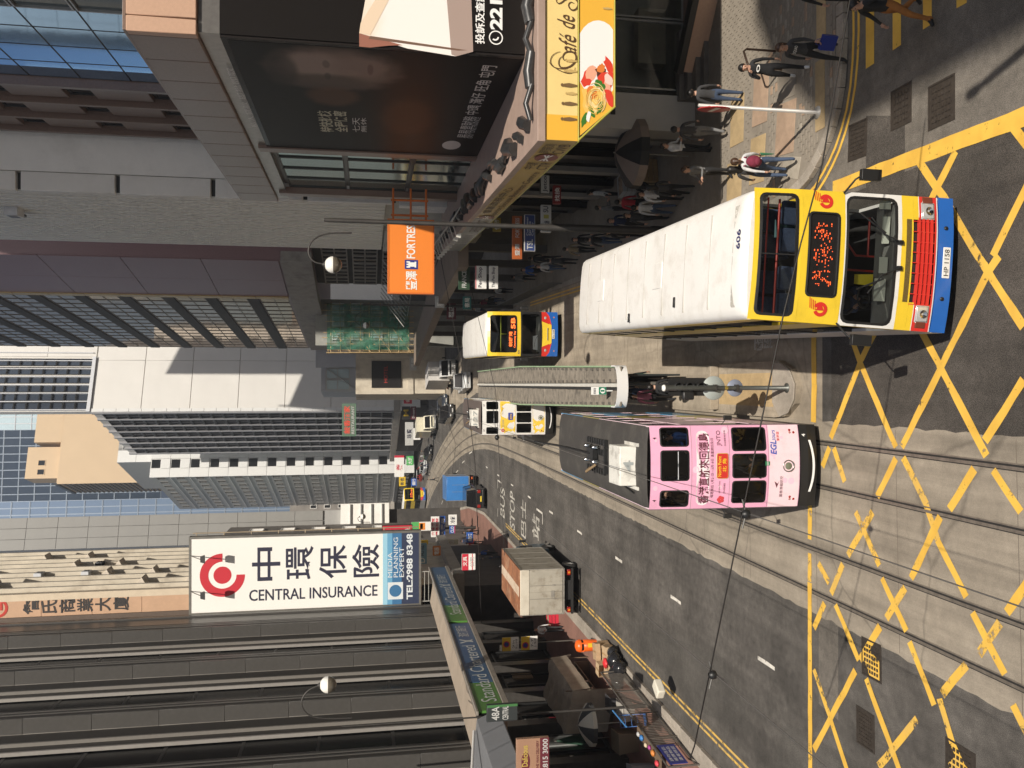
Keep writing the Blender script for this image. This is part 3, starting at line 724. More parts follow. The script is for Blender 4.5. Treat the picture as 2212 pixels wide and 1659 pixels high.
px_text('七天', 762, 778, 254, 285, SXP, base, A, dimw, .012, 'X'); px_text('無休', 780, 792, 254, 285, SXP, base, A, dimw, .012, 'X')
c = atX(975, 313, SXP) - Vector(base); b = MB()
b.poly([(-.012, c.y + .55 * math.cos(t * PI / 10), c.z + .33 * math.sin(t * PI / 10)) for t in range(20)])
b.build('round_emblem', dimw, A)

# ---------------- the yellow cafe canopy that runs round the corner
cy_print = mat('yellow_print', (.80, .60, .24), .35, 0, .05, 1.2); am_print = flat('amber_print', (.78, .43, .055), .35)
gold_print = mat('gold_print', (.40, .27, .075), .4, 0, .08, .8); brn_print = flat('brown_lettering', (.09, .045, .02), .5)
CX, CY = 5.95, 19.85
K = thing('sign_canopy', 'yellow cafe sign canopy wrapped round the corner, with a spaghetti picture and gold side', 'canopy', (CX, CY, 0))
far = Vector((7.45 - CX, 46.5 - CY, 0)); mid = far * .515
zt, zm, zb = 6.65, 5.82, 4.92
b = MB(); b.prism([(0.04, .04), (24, .04), (24, 8), (far.x + 4, far.y), (far.x + .04, far.y)], zm, zt, 0); b.hexa([(.95, .06, 4.95), (24, .06, 4.95), (24, 7, 4.95), (1.6, 7, 4.95)], [(.12, .06, zm - .002), (24, .06, zm - .002), (24, 7, zm - .002), (.8, 7, zm - .002)])
b.build('canopy_body', concrete, K)
b = MB(); b.prism([(-.06, -.06), (24, -.06), (24, 2.4), (2.9, 2.4), (far.x + 2.5, far.y), (far.x - .06, far.y)], zt + .002, zt + .2); b.build('stone_coping', mat('coping_stone', (.36, .26, .21), .5, 0, .1, 3), K, bevel=.015)
b = MB(); b.box(0, 24, 0, .038, zm + .02, zt); b.build('yellow_fascia', cy_print, K)
b = MB(); b.box(.0, .62, -.012, -.002, zm + .02, zt - .01); b.build('amber_fascia', am_print, K)
# picture fascia: its corner is cut back on the slant
b = MB()
pic = [(.12, zm - .02), (.9, zb), (24, zb), (24, zm - .02)]
b.add([(x, -.004, z) for x, z in pic] + [(x, .035, z) for x, z in pic], [(0, 1, 2, 3), (7, 6, 5, 4), (0, 4, 5, 1), (1, 5, 6, 2), (3, 2, 6, 7), (0, 3, 7, 4)]); b.build('picture_fascia', am_print, K)
b = MB(); b.tube([(.0, 0, zm), (far.x, far.y, zm)], .025, 6); b.tube([(.02, -.02, zm), (.9, -.02, zb - .03)], .03, 6); b.tube([(0, -.02, zm), (24, -.02, zm)], .018, 6); b.tube([(.9, -.02, zb - .02), (24, -.02, zb - .02)], .02, 6); b.build('fascia_trim', mat('green_trim', (.42, .38, .06), .4), K)
pr = random.Random(5)
def blob(mb, cx, cz, rx, rz, mi, y, n=14, wob=.12, rot=0.0):
    pts = []
    for i in range(n):
        t = 2 * PI * i / n; k = 1 + pr.uniform(-wob, wob); a, c_ = rx * k * math.cos(t), rz * k * math.sin(t)
        x, z = cx + a * math.cos(rot) - c_ * math.sin(rot), cz + a * math.sin(rot) + c_ * math.cos(rot)
        z = max(zb + .02, min(zm - .04, z)); x = max(x, .12 + (zm - .02 - z) * .78 / .88 + .02); pts.append((x, y, z))
    mb.poly(pts, mi)
b = MB()
blob(b, 2.05, 5.3, .95, .62, 0, -.0055, 28, 0)
food = [flat('plate_print', (.82, .8, .76), .4), flat('tomato_print', (.66, .055, .03), .4), flat('pasta_print', (.80, .50, .12), .4), flat('pasta_light_print', (.85, .66, .30), .4), flat('basil_print', (.05, .17, .025), .4), flat('prawn_print', (.78, .38, .25), .4), flat('squid_print', (.80, .58, .50), .4), flat('mussel_print', (.10, .03, .02), .4), flat('sauce_print', (.70, .20, .04), .4)]
for i, (x, z, rx, rz, mi) in enumerate([(1.55, 5.6, .22, .12, 1), (1.7, 5.5, .2, .16, 5), (1.75, 5.25, .16, .13, 7), (1.82, 5.24, .12, .09, 8), (1.9, 5.05, .22, .1, 1), (1.5, 5.12, .3, .2, 1), (1.05, 5.45, .36, .3, 2), (1.0, 5.4, .25, .22, 3), (1.12, 5.32, .22, .2, 2), (1.2, 5.48, .16, .12, 8), (1.25, 5.1, .28, .12, 5), (1.1, 5.02, .24, .09, 1), (1.45, 5.32, .09, .1, 4), (1.35, 5.2, .1, .07, 4), (.55, 5.66, .2, .07, 4), (.75, 5.5, .16, .06, 4), (.62, 5.56, .14, .05, 0), (.85, 5.28, .16, .06, 4), (1.55, 5.05, .16, .1, 6)]):
    blob(b, x, z, rx, rz, mi, -.007 - i * .0006, 12, .22, pr.uniform(-.6, .6))
for i in range(26):
    t = pr.uniform(0, 2 * PI); r = pr.uniform(.05, .3); c0 = (1.05 + pr.uniform(-.06, .06), 5.38 + pr.uniform(-.05, .05)); P = []
    for q in range(9):
        a = t + q * .28; P.append((c0[0] + r * 1.15 * math.cos(a), c0[1] + r * .85 * math.sin(a)))
    P = [(x, max(zb + .04, min(zm - .05, z))) for x, z in P]; P = [(max(x, .2 + (zm - z) * .9), z) for x, z in P]
    oa, ob = off(P, .008), off(P, -.008)
    for q in range(8): b.poly([(oa[q][0], -.021 - i * .0003, oa[q][1]), (ob[q][0], -.021 - i * .0003, ob[q][1]), (ob[q + 1][0], -.021 - i * .0003, ob[q + 1][1]), (oa[q + 1][0], -.021 - i * .0003, oa[q + 1][1])], 3 if i % 2 else 2)
b.build('food_picture', food, K)
# small dark figures standing along the fascia
b = MB()
def little(x, z0, h, mi=0):
    y = -.024
    b.poly([(x - .05 * h, y, z0), (x + .05 * h, y, z0), (x + .13 * h, y, z0 + .45 * h), (x + .08 * h, y, z0 + .78 * h), (x - .1 * h, y, z0 + .78 * h), (x - .12 * h, y, z0 + .4 * h)], mi)
    b.poly([(x + .1 * h * math.cos(t * PI / 4), y, z0 + .88 * h + .1 * h * math.sin(t * PI / 4)) for t in range(8)], mi)
for x, h in ((.52, .42), (.9, .40), (1.35, .42)): little(x, zm + .04, h)
for x, h in ((1.15, .3), (1.7, .34), (1.95, .3)): little(x, zm + .04, h, 1)
for x, h in ((3.3, .24), (3.7, .3), (4.15, .26)): little(x, zb + .05, h, 1)
b.build('figure_print', [flat('silhouette_print', (.17, .10, .04), .5), flat('silhouette_pale_print', (.52, .36, .13), .5)], K)
# script lettering drawn as brush strokes
def stroke(mb, pts, w0, w1, y, mi=0):
    P = smooth(pts, 2); n = len(P)
    for i in range(n - 1):
        f0, f1 = i / (n - 1), (i + 1) / (n - 1)
        a, c_ = w0 + (w1 - w0) * math.sin(PI * f0), w0 + (w1 - w0) * math.sin(PI * f1)
        d0 = Vector((P[i + 1][0] - P[i][0], P[i + 1][1] - P[i][1])); d0 = d0.normalized() if d0.length else Vector((1, 0)); nx, nz = -d0.y, d0.x
        mb.poly([(P[i][0] + nx * a, y, P[i][1] + nz * a), (P[i][0] - nx * a, y, P[i][1] - nz * a), (P[i + 1][0] - nx * c_, y, P[i + 1][1] - nz * c_), (P[i + 1][0] + nx * c_, y, P[i + 1][1] + nz * c_)], mi)
b = MB(); y = -.02
def lp(pts): # image points on the front plane
    return [((atY(px_, py_, CY) - Vector((CX, CY, 0))).x, (atY(px_, py_, CY)).z) for px_, py_ in pts]
stroke(b, lp([(1214, 122), (1207, 128), (1206, 140), (1212, 148), (1230, 146), (1243, 134), (1245, 122), (1238, 112), (1222, 112), (1214, 122), (1218, 132), (1224, 128)]), .004, .022, y)
stroke(b, lp([(1242, 146), (1240, 156), (1228, 160), (1210, 154), (1195, 145), (1187, 134), (1192, 120), (1202, 114), (1210, 112)]), .004, .010, y - .001)
stroke(b, lp([(1228, 146), (1220, 150), (1195, 147), (1186, 135)]), .004, .010, y - .0015)
px_text('afé', 1206, 1244, 74, 117, CY, (CX, CY, 0), K, brn_print, .022, shear=.5)
px_text('de', 1203, 1241, 34, 63, CY, (CX, CY, 0), K, brn_print, .022, shear=.5)
stroke(b, lp([(1240, 8), (1232, 4), (1226, 12), (1234, 24), (1246, 20), (1250, 6), (1238, -6), (1222, -2), (1208, 10), (1200, 4), (1204, -8)]), .004, .020, y)
px_text('Coral', 1203, 1241, -95, -12, CY, (CX, CY, 0), K, brn_print, .022, shear=.5)
b.build('script_lettering', brn_print, K)
# street side of the canopy: gold fascia, then grey ones
dirv = far.normalized(); nrm = Vector((-dirv.y, dirv.x, 0))
def side_panel(s0, s1, m, name='side_fascia', z0=zm, z1=zt, lift=.0):
    a, c_ = dirv * s0, dirv * s1; o = nrm * (.005 + lift); i_ = nrm * -.05
    q = MB(); q.hexa([(p.x, p.y, z0) for p in (c_ + o, a + o, a + i_, c_ + i_)], [(p.x, p.y, z1) for p in (c_ + o, a + o, a + i_, c_ + i_)]); return q.build(name, m, K)
L = far.length
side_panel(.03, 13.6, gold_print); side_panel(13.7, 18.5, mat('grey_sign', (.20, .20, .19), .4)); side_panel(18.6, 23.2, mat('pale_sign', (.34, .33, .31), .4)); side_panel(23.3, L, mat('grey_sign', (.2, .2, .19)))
def side_text(body, s0, s1, z0, z1, m, bold=0.0, name='lettering'):
    # the side is read from the street: left end is the far end
    o = dirv * s1 + nrm * .02
    text(body, (o.x, o.y, z0), -dirv, FZ, s1 - s0, z1 - z0, m, K, name, bold)
dkb = flat('dark_brown_lettering', (.05, .028, .012), .5)
side_text('Superior Success Business Centre', 3.9, 13.0, 5.90, 6.18, dkb); side_text('置華商務中心', 6.5, 12.2, 6.26, 6.56, dkb)
side_text('CTR', 2.5, 3.5, 5.9, 6.2, dkb); side_text('CWB', .35, 1.4, 5.9, 6.2, dkb); side_text('中環', 2.6, 3.5, 6.26, 6.56, dkb); side_text('銅鑼灣', .35, 1.4, 6.26, 6.56, dkb)
for s in (1.9, 13.2):
    b = MB(); o = dirv * s + nrm * .03
    b.poly([(o.x + dirv.x * .46 * math.cos(t), o.y + dirv.y * .46 * math.cos(t), 6.22 + .31 * math.sin(t)) for t in [2 * PI * i / 20 for i in range(20)]], 0)
    o = dirv * s + nrm * .036
    for sgn in (1, -1):
        for dz in (-.16, 0, .16): b.poly([(o.x + dirv.x * q, o.y + dirv.y * q, 6.22 + z * .7) for q, z in ((0, -.03), (sgn * .36, dz - .04), (sgn * .36, dz + .04), (0, .03))], 1)
    b.build('round_emblem', [flat('maroon_print', (.16, .02, .025), .4), wht_print], K)
side_text('GREEN DOT', 14.2, 18.0, 5.95, 6.4, dkb); side_text('SUNNY', 19.2, 22.6, 5.95, 6.4, MATS['grey_sign'])
b = MB(); b.prism([(p.x, p.y) for p in (Vector((.3, .2, 0)), Vector((24, .2, 0)), Vector((24, 6, 0)), far + Vector((3, 0, 0)), far + Vector((.2, 0, 0)))], zm - .04, zm - .012); b.build('soffit', mat('soffit_panel', (.25, .24, .22), .6), K)
# clutter on the canopy roof: rolled tarpaulins, hoses and trunking
b = MB(); q = random.Random(11)
for i in range(26):
    s = .8 + i * .95; p = dirv * s + Vector((q.uniform(.3, .8), 0, 0)); e = dirv * (s + q.uniform(.6, 1.1)) + Vector((q.uniform(.3, .9), 0, 0))
    b.tube([(p.x, p.y, zt + .27), ((p.x + e.x) / 2 + q.uniform(-.1, .1), (p.y + e.y) / 2, zt + q.uniform(.28, .42)), (e.x, e.y, zt + .27)], q.uniform(.08, .2), 7)
for i in range(16):
    x = .6 + i * .8; b.tube([(x, .35 + q.uniform(-.1, .2), zt + .27), (x + .4, .45, zt + q.uniform(.25, .4)), (x + .85, .35, zt + .26)], q.uniform(.07, .17), 7)
b.build('roof_clutter', mat('black_sheeting', (.03, .03, .03), .35, 0, .4, 6), K)
# floodlights on arms along the street edge
for i in range(9):
    s = 15.5 + i * 1.25; p = dirv * s
    b = MB(); b.tube([(p.x + .9, p.y, zt + .25), (p.x + .1, p.y, zt + .75), (p.x - .5, p.y, zt + .55)], .02, 5); b.tube([(p.x + .9, p.y + .3, zt + .25), (p.x + .1, p.y + .05, zt + .72)], .015, 5)
    arm = b.build('light_arm', flat('white_arm', (.6, .58, .52), .5), K)
    b = MB(); b.hexa([(p.x - .62, p.y - .13, zt + .38), (p.x - .42, p.y - .13, zt + .34), (p.x - .42, p.y + .13, zt + .34), (p.x - .62, p.y + .13, zt + .38)], [(p.x - .58, p.y - .09, zt + .56), (p.x - .46, p.y - .09, zt + .54), (p.x - .46, p.y + .09, zt + .54), (p.x - .58, p.y + .09, zt + .56)])
    b.build('floodlight', flat('white_arm', (.6, .58, .52)), arm)

# ---------------- R2: white ribbed block
p2 = atX(60, 412, 9.2)
T = thing('white_ribbed_building', 'pale white office block with a smooth front and ribbed street side', 'building', (9.2, p2.y, 0))
b = MB(); b.box(.35, 30, .25, 15.5, 4, 38, 0); b.box(9.0, 30, .3, 15.4, 38, 72, 0); b.box(.0, 30, 8, 15.5, 4, 9.9, 0); b.build('wall', mat('rib_recess_shade', (.46, .44, .39), .7, 0, .08, .6), T)  # darker colour stands in for rib shade; unseen tall box added for its shadow
b = MB(); pr2 = [(.95, .0)] + [(1.0 + 3.4 * (i / 12), -.55 * math.sin(PI * i / 12) ** .8) for i in range(1, 12)] + [(4.5, 0)]
n = len(pr2)
b.add([(x, y, 9.5) for x, y in pr2] + [(x, y, 38) for x, y in pr2], [(i, i + 1, n + i + 1, n + i) for i in range(n - 1)], 0, True); b.box(4.4, 25, -.0, .24, 9.5, 38); b.build('smooth_front', white_panel, T)
cp = panel(.92, 4.2, .3, white_panel, 'corner_panel', .03)
for k in range(6): piece('corner_panel', cp, T, (0, .25, 9.7 + k * 4.42))
b = MB(); b.box(.1, .9, .2, .24, 9.5, 38); b.build('corner_recess', dark_frame, T)
rb = panel(.46, 27.5, .30, white_rib, 'rib', .04)
for i in range(19): piece('rib', rb, T, (.35, 1.1 + i * .78, 10.0), -PI / 2)
b = MB(); rr = random.Random(2)
for k in range(6):
    z = 11.4 + k * 4.42
    for i in range(19):
        yy = 1.1 + i * .78
        b.box(.3, .36, yy + .05, yy + .4, z, z + rr.uniform(.12, .4))
b.build('drain_slots', MATS['dark_frame'], T)
for (yy, z) in ((3.0, 30.5), (4.2, 33.2), (4.4, 29.0), (2.2, 36)):
    b = MB(); b.box(-.35, .1, yy, yy + .9, z, z + .65, 0); b.box(-.37, -.35, yy + .1, yy + .8, z + .08, z + .57, 1); b.box(-.2, -.05, yy + .9, yy + 1.5, z + .1, z + .25, 1); b.build('air_conditioner', [alu_white, dark_frame], T, bevel=.02)
# dark floors below the ribs
b = MB(); b.box(.5, 20, 1, 15.4, .12, 9.9, 0); b.build('lower_floors', shop_dark, T)
lw = winmesh(1.9, 1.5, concrete, gl_black, .09, .12, 0, 2)
for k in range(2):
    for i in range(6): piece('window', lw, T, (.48, 3.0 + i * 2.15, 6.2 + k * 1.75), -PI / 2)
lv = MB(); 
for k in range(14): lv.box(-.05, .4, 9, 15.3, 6.0 + k * .26, 6.06 + k * .26)
lv.build('louvre', concrete, T)
b = MB(); b.box(.0, .45, .3, .95, 4.6, 9.3); b.box(.02, .4, 1.3, 2.0, 6.3, 8.6); b.build('service_shaft', white_panel, T)

# ---------------- R3 / R4: rose granite tower and its bronze glass side
P0, P1, P2 = (11.1, 76.9), (8.8, 86.9), (4.98, 117.5)
T = thing('bronze_glass_building', 'tower with rose granite end wall, gold edge strip and bronze mirror windows', 'building', (P0[0], P0[1], 0))
def L2(p): return (p[0] - P0[0], p[1] - P0[1])
q1, q2 = L2(P1), L2(P2)
b = MB(); b.prism([(0, 0), (22, 0), (22, 41), (q2[0], q2[1]), (q1[0], q1[1])], 16, 62, 0); b.prism([(4.5, 22.1), (22, 22.1), (22, 40.1), (.0, 40.1)], 61.9, 86); b.build('granite_wall', granite_p, T)  # upper prism added out of view, shaped to shadow the white slab tower
gd = Vector((q1[0], q1[1], 0)); gl_ = gd.length; a1 = math.atan2(-gd.y, -gd.x)
gm = panel(gl_ / 2 - .02, 6.6, .12, granite_p, 'granite_panel', .015)
for k in range(6):
    for i in range(2):
        o = gd * (1 - i / 2); piece('granite_panel', gm, T, (o.x, o.y, 18.8 + k * 6.65), a1)
gs = panel(.6, 3.15, .25, gold_trim, 'gold_strip', .02)
for k in range(13): piece('gold_strip', gs, T, (q1[0] + .0, q1[1] + .1, 18.8 + k * 3.2), a1)
wd = Vector((q2[0] - q1[0], q2[1] - q1[1], 0)); wl = wd.length; wd.normalize(); a2 = math.atan2(-wd.y, -wd.x)
bz = winmesh(2.0, 2.85, mat('bronze_frame', (.10, .075, .05), .4, .5), gl_bronze, .05, .06, 1)
bzs = panel(wl, 1.1, .14, mat('bronze_spandrel', (.032, .024, .017), .7, 0), 'spandrel', .01)
for k in range(11):
    z = 18.9 + k * 4.1
    o = Vector((q1[0], q1[1], 0)) + wd * wl; piece('spandrel', bzs, T, (o.x, o.y, z + 2.93), a2)
    for i in range(15):
        o = Vector((q1[0], q1[1], 0)) + wd * (.6 + (i + 1) * (wl - .7) / 15); piece('window', bz, T, (o.x, o.y, z), a2, ((wl - .7) / 15 / 2.02, 1, 1))
# concrete band and dark lower floors
b = MB()
for a_, c_ in (((-.1, -.3), (q1[0] - .3, q1[1])), ((q1[0] - .3, q1[1]), (q2[0] - .3, q2[1]))):
    wallseg(b, (a_[0], a_[1], 0), (c_[0], c_[1], 0), 15.9, 18.6, -.9, 0, Vector((0, 0, 0)))
b.build('concrete_band', concrete, T)
b = MB(); b.prism([(1.5, .3), (22, .3), (22, 30), (q1[0] + 4.2, q1[1] + 20), (q1[0] + 1.5, q1[1])], .12, 15.95); b.build('lower_floors', shop_dark, T)
fl = winmesh(1.5, 1.9, concrete, gl_black, .1, .14, 1, 1)
for k in range(4):
    for i in range(5):
        o = Vector((1.44, .5, 0)) + gd.normalized() * (i + 1) * 1.95; piece('window', fl, T, (o.x, o.y, 4.4 + k * 2.8), a1, (1.25, 1, 1.25))
b = MB(); q = random.Random(4)
for i in range(9):
    p = gd.normalized() * (1 + i * 1.3); b.tube([(p.x + .6, p.y, 9.6), (p.x - 2.6, p.y - .5, 7.2)], .05, 5); b.tube([(p.x - .9, p.y, 8.5), (p.x - .9, p.y + 1.2, 8.4)], .04, 5)
b.tube([(-2.1, .5, 6.9), (-4.1, 9.0, 6.9)], .04, 5)
b.build('bracket_struts', mat('strut_steel', (.42, .41, .38), .5, .3), T)
# ---- street canopy on the right beyond the cafe sign
T = thing('street_canopy', 'long brown concrete canopy over the right pavement beyond the cafe sign', 'canopy', (7.2, 46.8, 0))
b = MB(); b.prism([(-.6, 0), (2.6, 0), (1.6, 16), (-2.2, 46), (-5.2, 46), (-1.6, 16)], 5.3, 5.9); b.build('slab', mat('canopy_concrete', (.22, .17, .13), .75, 0, .15, 1), T, bevel=.03)
for k in range(8):
    y = 3 + k * 5.2; x = .9 - .02 * y - .0015 * y * y; b = MB(); b.box(x, x + .45, y, y + .5, .115, 5.3); b.build('column', mat('dark_column', (.10, .09, .08), .6), T)

# ---------------- green netted scaffold
T = thing('netted_scaffold', 'bamboo scaffold wrapped in green netting on the front of a low building', 'scaffold', (3.75, 93, 0))
b = MB(); b.box(.5, 5.6, 1.0, 4, .1, 16.6); b.build('building_front', mat('netted_wall', (.30, .30, .27), .8, 0, .2, .8), T)
wn = winmesh(1.1, 1.3, white_tile, gl_pale, .12, .1, 0, 1)
for k in range(4):
    for i in range(3): piece('window', wn, T, (1.1 + i * 1.5, .98, 7.2 + k * 2.1))
b = MB(); q = random.Random(8)
for i in range(9): b.tube([(i * .62, 0, 5.9), (i * .62 + q.uniform(-.06, .06), q.uniform(-.1, .1), 15.6 + q.uniform(-.4, .6))], .045, 5)
for k in range(9): b.tube([(-.25, -.06, 6.5 + k * 1.05), (5.2, -.06 + q.uniform(-.1, .1), 6.5 + k * 1.05 + q.uniform(-.12, .12))], .04, 5)
for k in range(4): b.tube([(-.2, -.1, 6.2 + k * 2.2), (2.6, -.1, 8.4 + k * 2.2)], .035, 5)
for k in range(9): b.tube([(-.1, -.05, 6.4 + k * 1.1), (-.3, 2.6, 6.4 + k * 1.1)], .04, 5)
for i in range(4): b.tube([(-.2, .7 * i, 5.6), (-.3, .7 * i, 15.4)], .055, 5)
b.build('bamboo_poles', mat('bamboo', (.50, .36, .18), .6, 0, .25, 3), T)
net = see_glass('green_net', (.12, .30, .20), .0)
m = bpy.data.materials.new('green_netting'); m.use_nodes = True; t_ = m.node_tree; pb = t_.nodes['Principled BSDF']; pb.inputs['Base Color'].default_value = (.035, .17, .105, 1); pb.inputs['Roughness'].default_value = .8
tr = t_.nodes.new('ShaderNodeBsdfTransparent'); ms = t_.nodes.new('ShaderNodeMixShader'); nz = t_.nodes.new('ShaderNodeTexNoise'); nz.inputs['Scale'].default_value = .8; nz.inputs['Detail'].default_value = 6; tc = t_.nodes.new('ShaderNodeTexCoord'); mr = t_.nodes.new('ShaderNodeMapRange'); mr.inputs[1].default_value = .35; mr.inputs[2].default_value = .65; mr.inputs[3].default_value = .25; mr.inputs[4].default_value = .85
t_.links.new(tc.outputs['Object'], nz.inputs['Vector']); t_.links.new(nz.outputs[0], mr.inputs[0]); t_.links.new(mr.outputs[0], ms.inputs[0]); t_.links.new(tr.outputs[0], ms.inputs[1]); t_.links.new(pb.outputs[0], ms.inputs[2]); t_.links.new(ms.outputs[0], t_.nodes['Material Output'].inputs[0])
b = MB(); nx, nz_ = 18, 26
def netp(i, k): return (i * 5.0 / nx, -.16 + .1 * math.sin(i * 1.3 + k) + .06 * q.uniform(-1, 1), 6.4 + k * 8.9 / nz_)
gp_ = [[netp(i, k) for k in range(nz_ + 1)] for i in range(nx + 1)]
for i in range(nx):
    for k in range(nz_): b.add([gp_[i][k], gp_[i + 1][k], gp_[i + 1][k + 1], gp_[i][k + 1]], [(0, 1, 2, 3)], 0, True)
b.build('netting', m, T)
# ---------------- R5/R6: white slab-ended tower with strip windows, turned with the street
RT = math.radians(21)
def corner(px, py, Y): return atY(px, py, Y)
c5 = corner(250, 890, 152)
T = thing('white_slab_tower', 'tall white tower with a blank lit end wall and dark gridded windows beside it', 'building', (c5.x, c5.y, 0), RT)
H5 = atY(195, 890, 152).z
b = MB(); b.box(.2, 26, .2, 25.4, 5, H5 - .05, 0); b.box(.2, 26, .2, 1.6, H5 - .1, 92, 0); b.build('wall', pale_slab, T)
cpn = panel(8.96, 7.9, .2, pale_slab, 'cladding_panel', .03)
for k in range(7):
    for i in range(2): piece('cladding_panel', cpn, T, (.62 + i * 9.0, .2, H5 - 8.0 * (k + 1)))
cp2 = panel(11, 7.9, .2, pale_slab, 'cladding_panel', .03)
for k in range(4): piece('cladding_panel', cp2, T, (10.2, .2, H5 + .1 + k * 7.95))
edge = panel(.6, 2.0, .35, white_tile, 'edge_panel', .02)
for k in range(26): piece('edge_panel', edge, T, (.0, .2, H5 - 2.05 * (k + 1)))
win5 = winmesh(1.42, 1.88, gl_black, gl_grey, .06, .22)
pm = panel(.16, 60, .5, alu_white, 'mullion', .02)
for i in range(8): piece('mullion', pm, T, (.3 + i * 1.5, .2, H5 + .6))
wa = winmesh(1.34, 1.85, MATS['dark_frame'], flat('slate_glass', (.06, .075, .10), .12, .3), .07, .3)
for k in range(18):
    for i in range(6): piece('window', wa, T, (.46 + i * 1.6, .2, H5 + .7 + k * 1.92))
b = MB(); b.box(.0, 10.1, -.35, .2, H5 + .02, H5 + .6); b.build('sill_band', alu_white, T, bevel=.02)
# street side
pm2 = panel(.55, H5 - 6.5, .42, mat('shaded_mullion', (.27, .27, .28), .45, 0, .06, 3), 'mullion', .02)  # white mullions greyed in colour to look shaded on this side
nb = 7; bw = 24.5 / nb
for i in range(nb + 1): piece('mullion', pm2, T, (.2, .4 + i * bw + .25, 6.4), -PI / 2)
ws = winmesh(bw - .55, 1.9, mat('side_spandrel', (.085, .085, .09), .5, .1), flat('shade_glass', (.04, .045, .05), .1, .2), .12, .3, 0, 1)
wo = winmesh(bw - .55, 1.9, MATS['side_spandrel'], flat('open_glass', (.11, .13, .16), .12, .3), .12, .3, 0, 1)
q = random.Random(9); rows = int((H5 - 6.5) / 1.98)
for k in range(rows):
    for i in range(nb): piece('window', wo if q.random() < .14 else ws, T, (.2, .4 + (i + 1) * bw - .27, 6.5 + k * 1.98), -PI / 2)
b = MB(); b.box(-.5, 26, -.3, 32, 5.2, 6.3, 0); b.box(1.5, 26, 1, 31, .1, 5.2, 1); b.build('podium', [concrete, shop_dark], T)
# low beige house and glass box in front of the slab
c = corner(820, 748, 118)
T = thing('beige_corner_house', 'low beige corner house with a dark sign panel and green windows', 'building', (c.x - 6.6, c.y, 0), .12)
b = MB(); b.box(0, 7, .2, 9, .1, 12.6, 0); b.box(-.1, 7.1, .0, .3, 4.6, 5.4, 0); b.box(-.1, .6, 0, .3, 5.4, 12.6, 0); b.box(5.0, 5.6, 0, .3, 5.4, 12.6, 0); b.build('wall', cream_render, T)
b = MB(); b.box(.8, 4.6, .0, .18, 6.3, 10.4); b.build('sign_panel', black_stone, T)
b = MB(); b.box(5.8, 6.8, .05, .18, 6.2, 11.5); b.build('window', flat('green_pane', (.03, .12, .09), .2), T)
text('HOTEL', (1.5, -.02, 8.2), FX, FZ, 2.4, .5, flat('red_print', (.45, .04, .03), .5), T)
T = thing('glass_stair_box', 'pale glass stair box with steel braces above the beige house', 'building', (c.x - 6.4, c.y + 9.2, 0), .12)
b = MB(); b.box(0, 9, 0, 8, .1, 17.8, 0); b.box(3.6, 9, -.3, 0, 12.5, 18.6, 0); b.build('wall', mat('bluegrey_render', (.42, .44, .47), .6, 0, .08, .5), T)
wn = winmesh(1.6, 3.6, alu, gl_pale, .12, .1, 1)
for i in range(2): piece('window', wn, T, (.2 + i * 1.7, -.02, 13.6), 0)
b = MB(); b.tube([(.2, -.5, 12.6), (3.4, -.5, 17)], .09, 6); b.tube([(.2, -.4, 17), (3.4, -.4, 17)], .07, 6); b.tube([(3.4, -.5, 12.6), (3.5, -.5, 17)], .07, 6); b.build('brace', alu, T)
# ---------------- R7: white tiled tower
c7 = corner(350, 1031, 185)
T = thing('white_tiled_tower', 'white tiled tower with square windows on its sunny end and a grey side', 'building', (c7.x, c7.y, 0), RT)
H7 = atY(322, 1031, 185).z
b = MB(); b.box(.2, 20, .2, 31, 4, H7, 0); b.box(4.2, 20, 3, 26, H7, H7 + 7.5, 0); b.build('wall', grey_tile, T)
fp = 3.95; tp = panel(1.9, fp - .05, .2, white_tile, 'tile_panel', .02)
lowp = panel(2.1, fp - 2.15, .2, white_tile, 'tile_panel', .02)
w7 = winmesh(2.08, 2.0, white_tile, gl_black, .1, .05, 0, 0)
for k in range(14):
    z = H7 - fp * (k + 1)
    piece('tile_panel', tp, T, (0, .2, z)); piece('tile_panel', tp, T, (4.1, .2, z)); piece('tile_panel', lowp, T, (1.95, .2, z)); piece('window', w7, T, (1.95, .2, z + fp - 2.1))
    piece('tile_panel', tp, T, (6.1, .2, z)); piece('tile_panel', tp, T, (8.1, .2, z))
for k in range(2):
    piece('tile_panel', panel(2.6, 3.7, .2, white_tile, 'tile_panel'), T, (4.2, 3.0, H7 + k * 3.75)); piece('window', w7, T, (7.0, 3.0, H7 + .9 + k * 3.75)); piece('tile_panel', panel(3.6, 3.7, .2, white_tile, 'tile_panel'), T, (9.3, 3.0, H7 + k * 3.75))
w8 = winmesh(1.6, 1.7, grey_tile, flat('matt_dark_glass', (.008, .008, .009), .8, 0, 0.0), .06, .05, 0, 1)
for k in range(14):
    for i in range(9): piece('window', w8, T, (.2, 2.6 + i * 3.3, H7 - fp * (k + 1) + 1.1), -PI / 2)
b = MB()
for k in range(14): b.box(.12, .2, .2, 31, H7 - fp * (k + 1) - .06, H7 - fp * (k + 1) + .06)
b.build('floor_line', white_tile, T)
